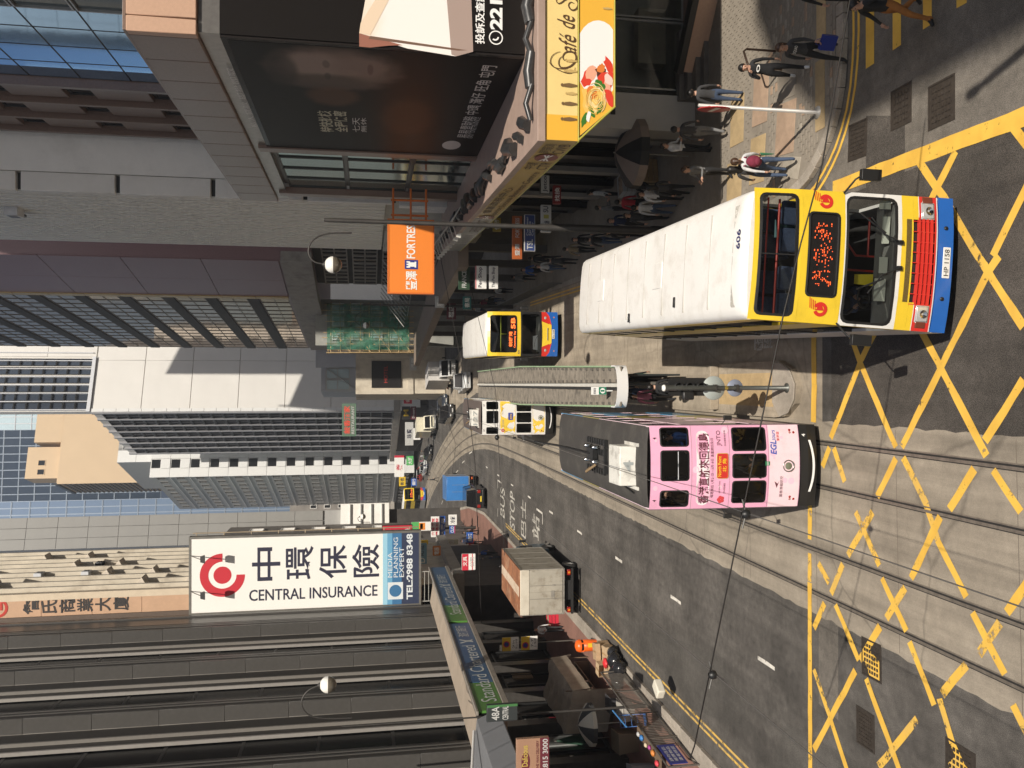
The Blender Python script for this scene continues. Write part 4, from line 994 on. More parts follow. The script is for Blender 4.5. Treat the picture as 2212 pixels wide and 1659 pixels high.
# ---------------- tan tower, slatted on its street side
c = corner(150, 1045, 250)
T = thing('tan_tower', 'tan rendered tower with a blank sunny wall and a dark slatted side', 'building', (c.x, c.y, 0), RT * .8)
HT = atY(62, 1010, 250).z
b = MB(); b.box(.3, 30, .3, 16, 5, HT - 7, 0); b.box(12, 30, .3, 10, HT - 7.2, HT, 0); b.box(2, 11, 2, 9, HT - 7.2, HT + 2, 0); b.build('wall', tan_render, T)
b = MB(); b.box(0, 30, 0, .3, 5, HT - 7.2, 0); b.box(-.2, .3, .0, 16.2, HT - 7.3, HT - 6.4, 1); b.build('sunny_wall', [tan_render, dark_frame], T)
sl = panel(15.2, .5, .35, mat('dark_slat', (.12, .11, .10), .6, 0, .2, 1), 'slat', .02)
for k in range(44): piece('slat', sl, T, (.3, 15.6, HT - 9 - k * 1.3), -PI / 2)
wt = winmesh(1.7, 2.0, tan_render, gl_black, .15, .1)
for i in range(2): piece('window', wt, T, (3 + i * 2.6, 2.0, HT - 3.0))
# ---------------- far towers
def glass_tower(label, px0, px1, ytop, Y, m_wall, m_glass, nx, rows, rot=0.0, z0=5, pz=3.6, d=25, name='far_glass_tower', fr=None):
    a, c = atY(ytop, px1, Y), atY(ytop, px0, Y)
    T = thing(name, label, 'building', (a.x, Y, 0), rot)
    W = (c.x - a.x) / max(.2, math.cos(rot)); H = a.z
    b = MB(); b.box(0, W, .3, d, z0, H); b.build('wall', m_wall, T)
    wm = winmesh(W / nx - .06, pz - .08, fr or m_wall, m_glass, .12, .15)
    for k in range(rows):
        for i in range(nx): piece('window', wm, T, (i * W / nx, .3, H - pz * (k + 1)))
    return T, W, H
navy = flat('navy_glass', (.04, .06, .09), .15, .4); navf = mat('blue_mullion', (.27, .32, .38), .5, .3, .1, 1)
sky_gl = flat('blue_curtain_glass', (.20, .27, .38), .2, .4)
glass_tower('far blue glass tower with sloping pale mullions, leftmost of the distant towers', 1086, 1131, -60, 275, mat('blue_wall', (.24, .30, .40), .4, .3, .08, .1), sky_gl, 3, 26, 0.15, pz=5.2, fr=navf)
glass_tower('dark navy glass tower rising behind the tan tower', 930, 1088, -70, 330, flat('navy_wall', (.04, .06, .10), .3), navy, 9, 12, 0.1, pz=5.5, fr=navf)
glass_tower('pale steel and glass tower glimpsed behind the tan tower, topmost at the sky', 872, 930, -40, 360, alu_white, gl_pale, 4, 10, 0.1, pz=6)
glass_tower('very pale blue glass tower seen in the gap beside the brown house with awnings', 1165, 1240, 55, 170, mat('pale_wall', (.5, .58, .6), .4, 0, .1, .2), gl_pale, 9, 18, 0.0, pz=3.2)
# grey stone tower on the left, beyond the insurance sign
c = atY(300, 1178, 98)
gx = atY(300, 1112, 98).x; W = 3.5; GR = .30
T = thing('grey_stone_tower', 'plain grey tiled tower on the left beyond the insurance sign', 'building', (gx - W * math.cos(GR), 98 - W * math.sin(GR), 0), GR)
b = MB(); b.box(0, W, .2, 26, 14, 90); b.build('wall', grey_tile, T)
tpn = panel(W / 3 - .03, 3.1, .2, mat('grey_panel', (.25, .245, .23), .5, 0, .06, 1), 'stone_panel', .015)
for k in range(22):
    for i in range(3): piece('stone_panel', tpn, T, (i * W / 3, .2, 16 + k * 3.13))
w9 = winmesh(1.6, 2.6, alu, gl_grey, .08, .1)
for k in range(18):
    for i in range(8): piece('window', w9, T, (W, 1.2 + i * 2.6, 17 + k * 3.6), PI / 2)
b = MB(); b.box(.2, W + .6, -.4, 20, 8.5, 14, 0); b.box(.6, W, .5, 20, .1, 8.5, 1); b.build('podium', [white_panel, shop_dark], T)
b = MB()
for k in range(4): b.box(.3, W + .5, -.6, -.4, 9.2 + k * 1.2, 9.35 + k * 1.2)
b.build('podium_rail', alu, T)
# left side street block behind, closing the view at street level
T = thing('shop_row', 'dark row of small shops with balconies closing the left side of the street', 'building', (-30, 120, 0), .3)
b = MB(); b.box(-30, 10, 0, 20, .1, 24, 0); b.box(-30, 10.5, -1.8, 0, 4.4, 5.2, 1); b.build('wall', [mat('old_render', (.22, .20, .18), .8, 0, .25, .4), concrete], T)
cols_ = [(.5, .04, .04), (.62, .45, .05), (.05, .14, .4), (.6, .58, .52), (.06, .3, .12), (.55, .2, .04)]
for i in range(13):
    b = MB(); b.box(-29.6 + i * 3.05, -27.0 + i * 3.05, -.04, 0, .2, 3.0); b.build('shop_opening', shop_dark, T)
    b = MB(); b.box(-29.6 + i * 3.05, -27.0 + i * 3.05, -1.95, -1.8, 3.5, 4.35 + .5 * (i % 3)); b.build('fascia', flat('row_fascia_%d' % (i % 6), cols_[i % 6], .5), T)
    if i % 2: b = MB(); b.hexa([(-29.4 + i * 3.05, -1.7, 2.7), (-27.2 + i * 3.05, -1.7, 2.7), (-27.2 + i * 3.05, 0, 3.2), (-29.4 + i * 3.05, 0, 3.2)], [(-29.4 + i * 3.05, -1.7, 2.78), (-27.2 + i * 3.05, -1.7, 2.78), (-27.2 + i * 3.05, 0, 3.28), (-29.4 + i * 3.05, 0, 3.28)]); b.build('shop_awning', flat('row_fascia_%d' % ((i + 3) % 6), cols_[(i + 3) % 6], .7), T)
wn = winmesh(1.8, 1.6, white_panel, gl_black, .1, .1, 0, 1)
for k in range(5):
    for i in range(12): piece('window', wn, T, (-29 + i * 3.2, 0, 6.5 + k * 3.4))
T = thing('shop_row', 'dark row of shops under balconies where the right side of the street bends', 'building', (-44, 208, 0), .35)
b = MB(); b.box(0, 30, 0, 14, .1, 30, 0); b.box(0, 30, -1.8, 0, 4.4, 5.2, 1); b.build('wall', [MATS['old_render'], concrete], T)
for k in range(6):
    for i in range(9): piece('window', wn, T, (1 + i * 3.2, 0, 6.5 + k * 3.4))

# ---------------- L1: dark stone bank building with deep piers
T = thing('finned_bank_building', 'dark grey bank building with deep stone piers and black glass between them', 'building', (-15, 25, 0))
def ly(Y): return Y - 25
b = MB(); b.box(-25, -1.05, -3, ly(57.2), 5.6, 46, 0); b.build('glass_wall', flat('deep_glass', (.008, .008, .008), .25, 0, .15), T)
piers = [27.6, 34.0, 40.6, 47.3, 53.9]
hp = 2.9
pb_ = MB()
fpn = panel(.7, hp - .012, .12, grey_stone, 'stone_panel', .01)
fp2 = panel(.28, hp - .012, .12, grey_stone_l, 'stone_panel', .01)
for Y in piers:
    y = ly(Y)
    c_ = MB(); c_.box(-1.0, -.02, y + .1, y + .95, 5.8, 46, 0); c_.build('pier_core', MATS.get('recess_shade_stone') or mat('recess_shade_stone', (.04, .036, .031), .5, 0, .15, 4), T)
    c_ = MB()
    for k in range(2): c_.box(-.04, .02, y + .35 + k * .3, y + .45 + k * .3, 5.8, 46)
    c_.build('pier_flutes', grey_stone, T)
    for k in range(13):
        z = 5.9 + k * hp
        piece('stone_panel', fpn, T, (-.72, y + .12, z)); piece('stone_panel', fp2, T, (-.3, y - .02, z) if False else (-.99, y + .1, z), 0)
    c_ = MB(); c_.box(-1.02, -.74, y - 1.0, y + .1, 5.8, 46); c_.build('recess_wall', mat('recess_shade_stone', (.04, .036, .031), .5, 0, .15, 4), T)  # recess stone darkened in colour to deepen the shade
    c_ = MB(); c_.box(-.92, -.70, y - 1.1, y - .98, 5.8, 46); c_.build('stone_fin', grey_stone_l, T)
    c_ = MB(); c_.box(-1.03, -.86, y - 1.62, y - 1.1, 5.8, 46); c_.build('recess_wall', MATS['recess_shade_stone'], T)
    c_ = MB(); c_.box(-1.0, -.83, y - 1.72, y - 1.6, 5.8, 46); c_.build('stone_fin', mat('bright_fin', (.33, .31, .285), .4, .2, .08, 5), T)
    c_ = MB()
    for k in range(5): c_.box(-1.04, -.96, y + 1.2 + k * .3, y + 1.25 + k * .3, 5.8, 46)
    c_.build('glazing_bar', MATS['bright_fin'], T)
    for k in range(12):
        c_ = MB(); c_.box(-1.05, -1.035, y - 4.3, y - 1.75, 6.4 + k * 3.3, 6.55 + k * 3.3); c_.build('transom', dark_frame, T)
b = MB(); b.box(-25, -.1, ly(57.0), ly(57.25), 5.6, 46); b.box(-.9, -.2, ly(55.6), ly(57.0), 5.6, 46); b.build('end_pier', grey_stone, T)
b = MB(); b.box(-25, -1.3, -3, ly(57), .1, 5.6, 0); b.build('shop_recess', shop_dark, T)
for k in range(8):
    b = MB(); b.box(-1.3, -.7, .4 + k * 4.1, 1.0 + k * 4.1, .115, 5.6); b.build('shop_column', mat('bank_column', (.06, .055, .05), .35, 0, .2, 4), T)
for k in range(7):
    piece('shop_window', winmesh(3.2, 3.3, dark_frame, see_glass('shop_glass'), .07, .1, 0, 1), T, (-1.28, 1.1 + k * 4.1, .3), PI / 2)
b = MB(); b.box(-1.27, -1.2, 20.2, 21.4, 1.9, 3.0, 0); b.box(-1.27, -1.2, 11.5, 12.6, 1.6, 3.2, 1); b.build('shop_poster', [flat('poster_tan', (.3, .24, .14), .5), flat('poster_grey', (.25, .26, .25), .5)], T)
# ---- bank sign canopy
blue_sign = mat('bank_blue', (.035, .105, .22), .35, 0, .05, 1); green_sign = mat('bank_green', (.085, .23, .045), .35, 0, .05, 1); lett = flat('pale_lettering', (.62, .64, .62), .4)
K = thing('bank_sign_canopy', 'long blue and green bank sign running along a canopy above the left pavement', 'canopy', (-12.6, 31.8, -.28))
Lk = 25.6
b = MB(); b.box(-2.38, -.12, 0, Lk, 5.86, 6.6, 0); b.build('canopy_slab', MATS['canopy_concrete'], K)
b = MB(); n = 40; q = random.Random(6)
for i in range(n):
    y0, y1 = Lk * i / n, Lk * (i + 1) / n
    b.add([(-2.38, y0, 6.98), (-.45, y0, 6.7), (-.45, y1, 6.7), (-2.38, y1, 6.98)], [(0, 1, 2, 3)], 0, True)
b.build('sheet_roof', mat('canvas_roof', (.33, .27, .21), .8, 0, .15, .8, .6, 3), K)
b = MB(); b.box(-.12, .06, -.1, Lk + .1, 5.72, 5.94, 0); b.box(-.14, .04, -.1, Lk + .1, 7.0, 7.08, 0); b.build('sign_frame', mat('sign_rail', (.30, .27, .23), .5, .2, .15, 3), K, bevel=.01)
b = MB(); b.box(-.42, -.14, 0, Lk, 6.6, 7.0); b.build('gutter', dark_frame, K)
def sgn(y0, y1, m):
    p = MB(); p.box(-.1, .0, y0, y1, 5.96, 6.99); p.build('sign_panel', m, K, bevel=.01)
sgn(.05, 3.1, green_sign); sgn(3.15, 11.9, blue_sign); sgn(12.35, 15.6, green_sign); sgn(15.65, Lk - .05, blue_sign)
def ktext(body, y0, y1, z0, z1, bold=0): text(body, (.012, y0, z0), YP, FZ, y1 - y0, z1 - z0, lett, K, 'lettering', bold)
ktext('Standard Chartered', .9, 8.1, 6.12, 6.75); ktext('渣打銀行', 9.5, 11.4, 6.2, 6.75)
ktext('Standard Chartered', 13.6, 19.8, 6.12, 6.75); ktext('渣打銀行', 20.9, 23.2, 6.2, 6.75)
for yy in (8.85, 20.35):
    b = MB()
    for sg in (0, 1):
        for k in range(4):
            t = [(yy - .3 + .3 * sg + .12 * math.sin(k * 1.1 + u * 1.1 + sg * PI), 6.12 + (k + u) * .16) for u in (0, 1)]
            b.poly([(.014, t[0][0], t[0][1]), (.014, t[0][0] + .16, t[0][1]), (.014, t[1][0] + .16, t[1][1]), (.014, t[1][0], t[1][1])])
    b.build('twist_emblem', lett, K)
b = MB()
for k in range(7): b.box(-2.4, -.3, Lk + .25, Lk + .3, 6.2 + k * .28, 6.24 + k * .28)
b.box(-2.4, -2.34, Lk + .24, Lk + .31, 5.9, 8.3); b.box(-.36, -.3, Lk + .24, Lk + .31, 5.9, 8.3); b.build('ladder_frame', mat('pale_steel', (.42, .41, .38), .5, .3, .1, 4), K)
# ---- grey metal canopy in the left foreground
K = thing('grey_metal_canopy', 'grey metal clad canopy with white stay rods in the left foreground', 'canopy', (-12.2, 23.6, -.25))
b = MB(); b.hexa([(-3.4, 0, 6.3), (.0, 0, 6.3), (.0, 7.3, 6.3), (-3.4, 7.3, 6.3)], [(-3.4, 0, 7.5), (-.35, 0, 7.15), (-.35, 7.3, 7.15), (-3.4, 7.3, 7.5)]); b.build('canopy_body', mat('grey_sheet', (.21, .215, .225), .45, .2, .08, 1), K, bevel=.02)
gp3 = MB(); gp3.add([(0.005, 0, 6.34), (0.005, 1.42, 6.34), (-.335, 1.42, 7.14), (-.335, 0, 7.14)], [(0, 1, 2, 3)]); gp3.add([(0.03, .03, 6.35), (0.03, 1.39, 6.35), (-.31, 1.39, 7.15), (-.31, .03, 7.15)], [(0, 1, 2, 3), (0, 4, 5, 1)][:1])
gpm = gp3.mesh('sheet_panel', MATS['grey_sheet'])
for k in range(5): piece('sheet_panel', gpm, K, (.0, .03 + k * 1.455, 0))
b = MB(); b.tube([(-2.6, 7.2, 7.5), (-2.6, .2, 11)], .05, 6); b.tube([(-.6, 6.9, 7.3), (-2.9, -3, 8.9)], .06, 6); b.tube([(-2.4, 7, 7.4), (-2.4, 6.8, 13)], .05, 6); b.build('stay_rod', flat('white_rod', (.6, .58, .55), .4), K)

# ---------------- L2: house with the brown sign strip and awnings
XL = -13.75
T = thing('brown_awning_house', 'old cream tenement with concrete awnings and a tan end strip of dark Chinese characters', 'building', (XL, 58.3, 0))
b = MB(); b.box(-14, -.25, .3, 15.5, 4.5, 44, 0); b.build('wall', cream_render, T)
b = MB(); b.box(-14, -1.32, .05, .3, 7, 44, 0); b.build('shaded_end', mat('end_shade_brown', (.11, .078, .058), .6, 0, .1, 2), T)  # dark brown sheet stands in for shade beside the tile strip
ps2 = panel(1.3, 3.05, .25, peach_tile, 'tile_panel', .008)
for k in range(12): piece('tile_panel', ps2, T, (-1.3, .3, 7.2 + k * 3.07))
b = MB(); b.box(-.25, .18, .0, .5, 7, 44); b.build('corner_strip', mat('cream_strip', (.60, .50, .37), .6, 0, .08, 2), T)
blk = flat('black_lettering', (.035, .03, .028), .5)
for i, ch in enumerate('詹氏商業大廈'):
    zz = [0] * 6
for i, ch in enumerate('詹氏商業大廈'):
    tp_ = atY(48 + i * 39, 1310, 58.35).z; text(ch, (-1.13, .03, tp_ - 1.02), FX, FZ, .95, .98, blk, T, 'lettering', .02)
cz = atY(2, 1312, 58.35).z; b = MB()
for i in range(16):
    t0, t1 = PI * (1.05 + .9 * i / 16), PI * (1.05 + .9 * (i + 1) / 16)
    b.poly([(-.65 + r * math.cos(t), .03, cz + .2 + r * math.sin(t)) for r, t in ((.45, t0), (.62, t0), (.62, t1), (.45, t1))])
b.poly([(-.25, .029, cz - .1), (-.8, .029, cz - .1), (-.8, .029, cz + .05), (-.25, .029, cz + .05)]); b.build('round_emblem', flat('red_emblem', (.5, .05, .035), .4), T)
wn = winmesh(1.5, 1.5, white_panel, gl_black, .08, .1, 0, 2)
aw = MB(); aw.hexa([(.3, 0, 0), (1.5, 0, 0), (1.5, .3, .0), (.3, .3, 0)], [(.3, -.6, .35), (1.5, -.6, .35), (1.5, .3, 1.0), (.3, .3, 1.0)]); awm = aw.mesh('awning', mat('awning_concrete', (.58, .51, .42), .7, 0, .12, 1.5), .02, 1)
st = panel(.32, 36, .62, cream_render, 'wall_pier', .02)
for i in range(9): piece('wall_pier', st, T, (-.25, .9 + i * 1.55, 7.2), PI / 2)
for k in range(11):
    for i in range(4):
        piece('window', wn, T, (-.26, 1.6 + i * 3.0, 8.6 + k * 3.1), PI / 2)
        if (i * 7 + k * 5) % 4 < 2: piece('awning', awm, T, (.04, 1.4 + i * 3.0, 10.2 + k * 3.1), PI / 2)
    b = MB(); b.box(-.25, -.12, .6, 15.4, 7.9 + k * 3.1, 8.2 + k * 3.1); b.build('floor_band', cream_render, T)
q = random.Random(12)
for i in range(9):
    y, z = 1.9 + q.randrange(4) * 3.0, 8.7 + q.randrange(10) * 3.1
    b = MB(); b.box(-.1, .45, y, y + .8, z, z + .5, 0); b.box(.45, .47, y + .1, y + .7, z + .06, z + .44, 1); b.build('air_conditioner', [alu_white, dark_frame], T, bevel=.02)
b = MB(); b.box(-14, -.6, .6, 15.4, .1, 4.5, 0); b.box(-14, .4, .2, 15.4, 4.2, 5.0, 1); b.box(-14, -.3, .3, 15.4, 5.0, 7.2, 0); b.build('shop_floor_front', [shop_dark, concrete], T)
# low tenements filling behind on the left
T = thing('grey_tenement', 'plain grey tenement squeezed behind the brown house with awnings', 'building', (-16, 75, 0))
b = MB(); b.box(-14, 0, 0, 22, .1, 26); b.build('wall', MATS['old_render'], T)
for k in range(6):
    for i in range(6): piece('window', wn, T, (0, 1.5 + i * 3.4, 5.6 + k * 3.3), PI / 2)
# ---------------- buildings behind the photographer that throw the big shadow over the crossing
T = thing('corner_tower', 'tall office tower behind the crossing, throwing its shadow over the zebra bars', 'building', (15.75, -60, 0))
b = MB(); b.prism([(0, 0), (40, 0), (40, 43.2), (4.4, 42.8), (2.6, 41.8), (0, 38.9)], 0, 42, 0); b.build('wall', grey_stone, T)
wq = winmesh(2.6, 2.2, alu, gl_grey, .1, .1)
for k in range(11):
    for i in range(12): piece('window', wq, T, (0, 3 + i * 3.1, 4 + k * 3.4), -PI / 2)
# ================================================================ VEHICLES
tyre = mat('tyre_rubber', (.022, .021, .02), .85, 0, .2, 8)
hub = mat('hub_steel', (.35, .34, .32), .4, .7, .15, 8)
chassis_m = mat('chassis_black', (.018, .017, .016), .7, 0, .3, 4)
glass_v = see_glass('vehicle_glass', (.66, .69, .68), .8)
glass_d = see_glass('dark_vehicle_glass', (.16, .18, .18), 1.0)
seal = flat('black_rubber', (.014, .014, .014), .45)
lamp_glass = flat('lamp_glass', (.62, .62, .6), .08, .4, .8)
lamp_red = flat('red_lens', (.30, .015, .01), .15, 0, .6)
lamp_amb = flat('amber_lens', (.65, .22, .02), .15, 0, .6)
chrome = flat('chrome', (.6, .6, .58), .12, 1.0)
plate_w = flat('plate_white', (.72, .71, .68), .4); plate_y = flat('plate_yellow', (.72, .52, .04), .4); plate_k = flat('plate_black', (.015, .015, .015), .4)
def paint(name, col, rough=.28): return mat(name, col, rough, 0, .05, 1.5, dirt=tuple(c * .45 + .02 for c in col), dirt_amt=.25, dscale=1.3, coat=.25)
p_yellow = paint('bus_yellow', (.78, .54, .035)); p_red = paint('bus_red', (.62, .035, .025)); p_blue = paint('bus_blue', (.02, .12, .43)); p_white = paint('bus_white', (.72, .70, .66), .4)
roof_w = mat('bus_roof_white', (.80, .78, .735), .5, 0, .03, .8, dirt=(.50, .455, .38), dirt_amt=.45, dscale=1.7)
led = flat('led_orange', (1.0, .17, .03), .5, emit=1.3)
def rrect(x0, x1, z0, z1, r, k=3, m=5):
    pts = []
    def lin(a, b): return [(a[0] + (b[0] - a[0]) * i / m, a[1] + (b[1] - a[1]) * i / m) for i in range(m)]
    cs = [((x0 + r, z0 + r), PI, 1.5 * PI), ((x1 - r, z0 + r), 1.5 * PI, 2 * PI), ((x1 - r, z1 - r), 0, .5 * PI), ((x0 + r, z1 - r), .5 * PI, PI)]
    out = []
    for c, a0, a1 in cs:
        arc = [(c[0] + r * math.cos(a0 + (a1 - a0) * i / k), c[1] + r * math.sin(a0 + (a1 - a0) * i / k)) for i in range(k + 1)]
        if out: out += lin(out[-1], arc[0])[1:]
        out += arc
    out += lin(out[-1], out[0])[1:]
    return out
def hole(mb, o, i, r, y0=0, y1=.06, mi=0):
    """wall cell o=(x0,x1,z0,z1) with a rounded opening i"""
    P = rrect(*i, r); n = len(P); O = []
    for x, z in P:
        ox = o[0] if x <= i[0] + r - 1e-6 else (o[1] if x >= i[1] - r + 1e-6 else x)
        oz = o[2] if z <= i[2] + r - 1e-6 else (o[3] if z >= i[3] - r + 1e-6 else z)
        if ox != x and oz != z: pass
        elif ox == x and oz == z: oz = o[3] if z > (i[2] + i[3]) / 2 else o[2]
        O.append((ox, oz))
    mb.add([(x, y0, z) for x, z in O] + [(x, y0, z) for x, z in P] + [(x, y1, z) for x, z in P],
           [(k, (k + 1) % n, n + (k + 1) % n, n + k) for k in range(n)] + [(n + k, n + (k + 1) % n, 2 * n + (k + 1) % n, 2 * n + k) for k in range(n)], mi)
def sheetx(mb, x0, x1, z0, z1, y=0, mi=0, n=8):
    for i in range(n):
        a, b = x0 + (x1 - x0) * i / n, x0 + (x1 - x0) * (i + 1) / n
        mb.quad((a, y, z0), (b, y, z0), (b, y, z1), (a, y, z1), mi)
def rpane(mb, x0, x1, z0, z1, r, y, mi=0):
    P = rrect(x0, x1, z0, z1, r)
    # triangulated strip so that it can bow: fan by columns
    c = ((x0 + x1) / 2, (z0 + z1) / 2); n = len(P)
    mb.add([(c[0], y, c[1])] + [(x, y, z) for x, z in P], [(0, 1 + k, 1 + (k + 1) % n) for k in range(n)], mi)
def rim(mb, x0, x1, z0, z1, r, t, y, mi=0, dp=.03):
    A, B = rrect(x0, x1, z0, z1, r), rrect(x0 + t, x1 - t, z0 + t, z1 - t, max(.005, r - t * .6)); n = len(A)
    mb.add([(x, y, z) for x, z in A] + [(x, y - .008, z) for x, z in B] + [(x, y + dp, z) for x, z in B],
           [(k, (k + 1) % n, n + (k + 1) % n, n + k) for k in range(n)] + [(n + k, n + (k + 1) % n, 2 * n + (k + 1) % n, 2 * n + k) for k in range(n)], mi)
def bow(mb, W, k, lean=None):
    out = []
    for x, y, z in mb.v:
        yy = y + k * (abs(x) / W) ** 2.4
        if lean: yy += lean(z)
        out.append((x, yy, z))
    mb.v = out; return mb
def bowtext(body, o, wd, ht, m, parent, W, k, name='lettering', bold=0, lean=None, space=1.0, shear=0.0):
    b = MB(); text(body, o, FX, FZ, wd, ht, m, None, mb=b, bold=bold, space=space, shear=shear); bow(b, W, k, lean); return b.build(name, m, parent)
def wheel(parent, x, y, r=.48, wd=.28, hubm=None):
    b = MB(); s = 1 if x > 0 else -1
    b.lathe([(r * .62, -wd / 2), (r * .92, -wd / 2), (r, -wd * .35), (r, wd * .35), (r * .92, wd / 2), (r * .62, wd / 2)], 20, (x, y, r), 0, 'x')
    w_ = b.build('wheel', tyre, parent)
    c = MB(); c.lathe([(.01, s * wd * .18), (r * .2, s * wd * .3), (r * .26, s * wd * .12), (r * .55, s * wd * .2), (r * .63, s * wd * .42)], 16, (x, y, r), 0, 'x'); c.build('hub', hubm or hub, w_)
def plate(parent, txt, x, y, z, m, wd=.52, ht=.14):
    b = MB(); b.box(x - wd / 2, x + wd / 2, y - .015, y, z, z + ht); p = b.build('number_plate', m, parent, bevel=.01, seg=1)
    text(txt, (x - wd * .43, y - .018, z + ht * .18), FX, FZ, wd * .86, ht * .64, plate_k, p, 'lettering', .01)
def seat_mesh(m):
    b = MB(); b.box(-.22, .22, 0, .42, .35, .47); b.box(-.22, .22, .36, .48, .45, 1.0); b.box(-.05, .05, .1, .3, 0, .35)
    return b.mesh('seat', m, .03, 1)
seat_m = seat_mesh(mat('seat_fabric', (.05, .07, .13), .85, 0, .3, 20))
def person_bust(parent, x, y, z, shirt, name='driver'): pass

def bus_606(loc, rot):
    W, L, H = 1.235, 12.4, 4.2; K = .10
    T = thing('double_decker_bus', 'nearest yellow, red and blue double decker bus with a long white roof', 'bus', loc)
    T.rotation_euler = rot
    lean = lambda z: max(0, (z - 1.4)) * .03 + max(0, z - 3.3) * .10
    def fb(mb, name, m, par=T, bev=0): bow(mb, W, K, lean); return mb.build(name, m, par, bevel=bev)
    # shell: side walls, rear, floor and upper deck
    b = MB()
    for s in (-1, 1):
        x0, x1 = (W - .06, W) if s > 0 else (-W, -W + .06)
        b.box(x0, x1, .16, L, .32, 1.25, 0 if False else 1); b.box(x0, x1, .2, L, 2.28, 2.98, 0); b.box(x0, x1, .35, L, 3.72, 4.0, 0); b.box(x0, x1, .16, .3, 1.25, 2.28, 0); b.box(x0, x1, .22, .42, 2.98, 3.72, 0)
        for k in range(9):
            y = 1.6 + k * 1.32; b.box(x0, x1, y, y + .1, 1.25, 2.28, 2); b.box(x0, x1, y, y + .1, 2.98, 3.72, 2)
        b.box(x0, x1, L - .1, L, 1.25, 4.0, 0)
    b.box(-W + .06, W - .06, L - .08, L, .5, 4.0, 0)
    b.box(-W + .06, W - .06, .3, L - .08, .36, .45, 2); b.box(-W + .06, W - .06, .5, L - .08, 2.3, 2.38, 2)
    b.box(-W + .07, W - .07, 3.2, 3.25, .45, 2.3, 2); b.box(-W + .07, W - .07, 6.0, 6.05, 2.38, 3.9, 2)
    b.build('body', [p_yellow, p_white, flat('interior_dark', (.035, .035, .035), .8)], T)
    for s in (-1, 1):
        x = s * (W - .02)
        for k in range(8):
            y = 1.72 + k * 1.32
            for z0, z1 in ((1.27, 2.26), (3.0, 3.7)):
                b = MB(); b.box(x - .008, x + .008, y, y + 1.18, z0, z1); b.build('side_window', glass_v, T)
    # roof with curved shoulders and seams
    b = MB(); prof = [(-W, 3.98), (-W + .02, 4.08), (-W + .1, 4.155), (-W + .24, 4.19), (-.5, 4.215), (0, 4.22), (.5, 4.215), (W - .24, 4.19), (W - .1, 4.155), (W - .02, 4.08), (W, 3.98)]
    ys = [.40, .44, .54, .75, 3, 6, 9, L - .3, L - .1, L]; dz = [-.10, -.05, -.015, 0, 0, 0, 0, 0, -.04, -.14]
    vs = [(x * (1 - (.02 if i in (0, len(ys) - 1) else 0)), y, z + d * (1 if 0 < j < 10 else 0)) for i, (y, d) in enumerate(zip(ys, dz)) for j, (x, z) in enumerate(prof)]
    n = len(prof); b.add(vs, [(i * n + j, i * n + j + 1, (i + 1) * n + j + 1, (i + 1) * n + j) for i in range(len(ys) - 1) for j in range(n - 1)], 0, True)
    b.add([vs[j] for j in range(n)], [tuple(range(n))], 0); b.add([vs[-n + j] for j in range(n)], [tuple(range(n))], 0)
    b.build('roof', roof_w, T)
    b = MB()
    for k in range(8): b.box(-W + .25, W - .25, 1.9 + k * 1.32, 1.915 + k * 1.32, 4.19, 4.2235)
    b.build('roof_seam', mat('seam_sealant', (.45, .43, .39), .7), T)
    for x, y in ((-.72, 3.7), (-.95, 6.9)):
        b = MB(); b.box(x - .12, x + .12, y, y + .08, 4.205, 4.24); b.build('roof_vent', seal, T, bevel=.01, seg=1)
    for y in (4.6, 9.4):
        b = MB(); b.box(-.32, .32, y, y + .6, 4.2, 4.235); b.build('roof_hatch', roof_w, T, bevel=.02)
    b = MB(); n_ = 9
    for i in range(n_): x0, x1 = -1.0 + i * .22, -1.0 + (i + 1) * .22; b.quad((x0, .62, 4.198 - .02 * abs(x0)), (x1, .62, 4.198 - .02 * abs(x1)), (x1, .86, 4.224 - .02 * abs(x1)), (x0, .86, 4.224 - .02 * abs(x0)))
    b.build('front_scuff', worn_paint('scuffed_grey', (.50, .47, .41), .47, .1, 7.0), T)
    text('606', (.12, .56, 4.222), FX, Vector((0, 1, 0)), .38, .16, flat('navy_lettering', (.02, .025, .12), .5), T, 'fleet_number', .015)
    # front mask
    b = MB(); hole(b, (-W, W, 3.27, 4.08), (-1.13, 1.13, 3.36, 4.03), .10); sheetx(b, -W, W, 4.08, 4.14); fb(b, 'upper_windscreen_surround', p_yellow)
    b = MB(); rim(b, -1.15, 1.15, 3.34, 4.05, .12, .05, -.004); fb(b, 'windscreen_seal', seal)
    b = MB(); rpane(b, -1.11, 1.11, 3.38, 4.01, .09, .03); fb(b, 'upper_windscreen', glass_v)
    b = MB(); b.box(-.012, .012, .0, .03, 3.36, 4.03); fb(b, 'windscreen_bar', seal)
    b = MB(); hole(b, (-W, W, 2.46, 3.27), (-.72, .80, 2.58, 3.14), .06); fb(b, 'destination_panel', p_yellow)
    b = MB(); rim(b, -.75, .83, 2.555, 3.165, .09, .035, -.01); fb(b, 'destination_frame', seal)
    b = MB(); rpane(b, -.71, .79, 2.59, 3.13, .05, .02); dd = fb(b, 'destination_display', flat('display_black', (.012, .011, .011), .25))
    rg = random.Random(4); b = MB()
    for r_ in range(12):
        for c_ in range(40):
            on = rg.random() < (.42 if 3 < r_ < 9 else .2) * (1 if (c_ // 5) % 3 != 2 else .4)
            if on: x = -.54 + c_ * .029; z = 2.68 + r_ * .031; b.box(x, x + (.034 if rg.random() < .4 else .014), .006, .014, z, z + .012)
    bow(b, W, K, lean); tag(b.build('led_dots', flat('led_red', (1.0, .13, .03), .5, emit=.8), dd), kind='stuff')
    b = MB(); hole(b, (-W, W, 1.36, 2.46), (-1.17, 1.15, 1.46, 2.42), .13); fb(b, 'lower_windscreen_surround', p_white)
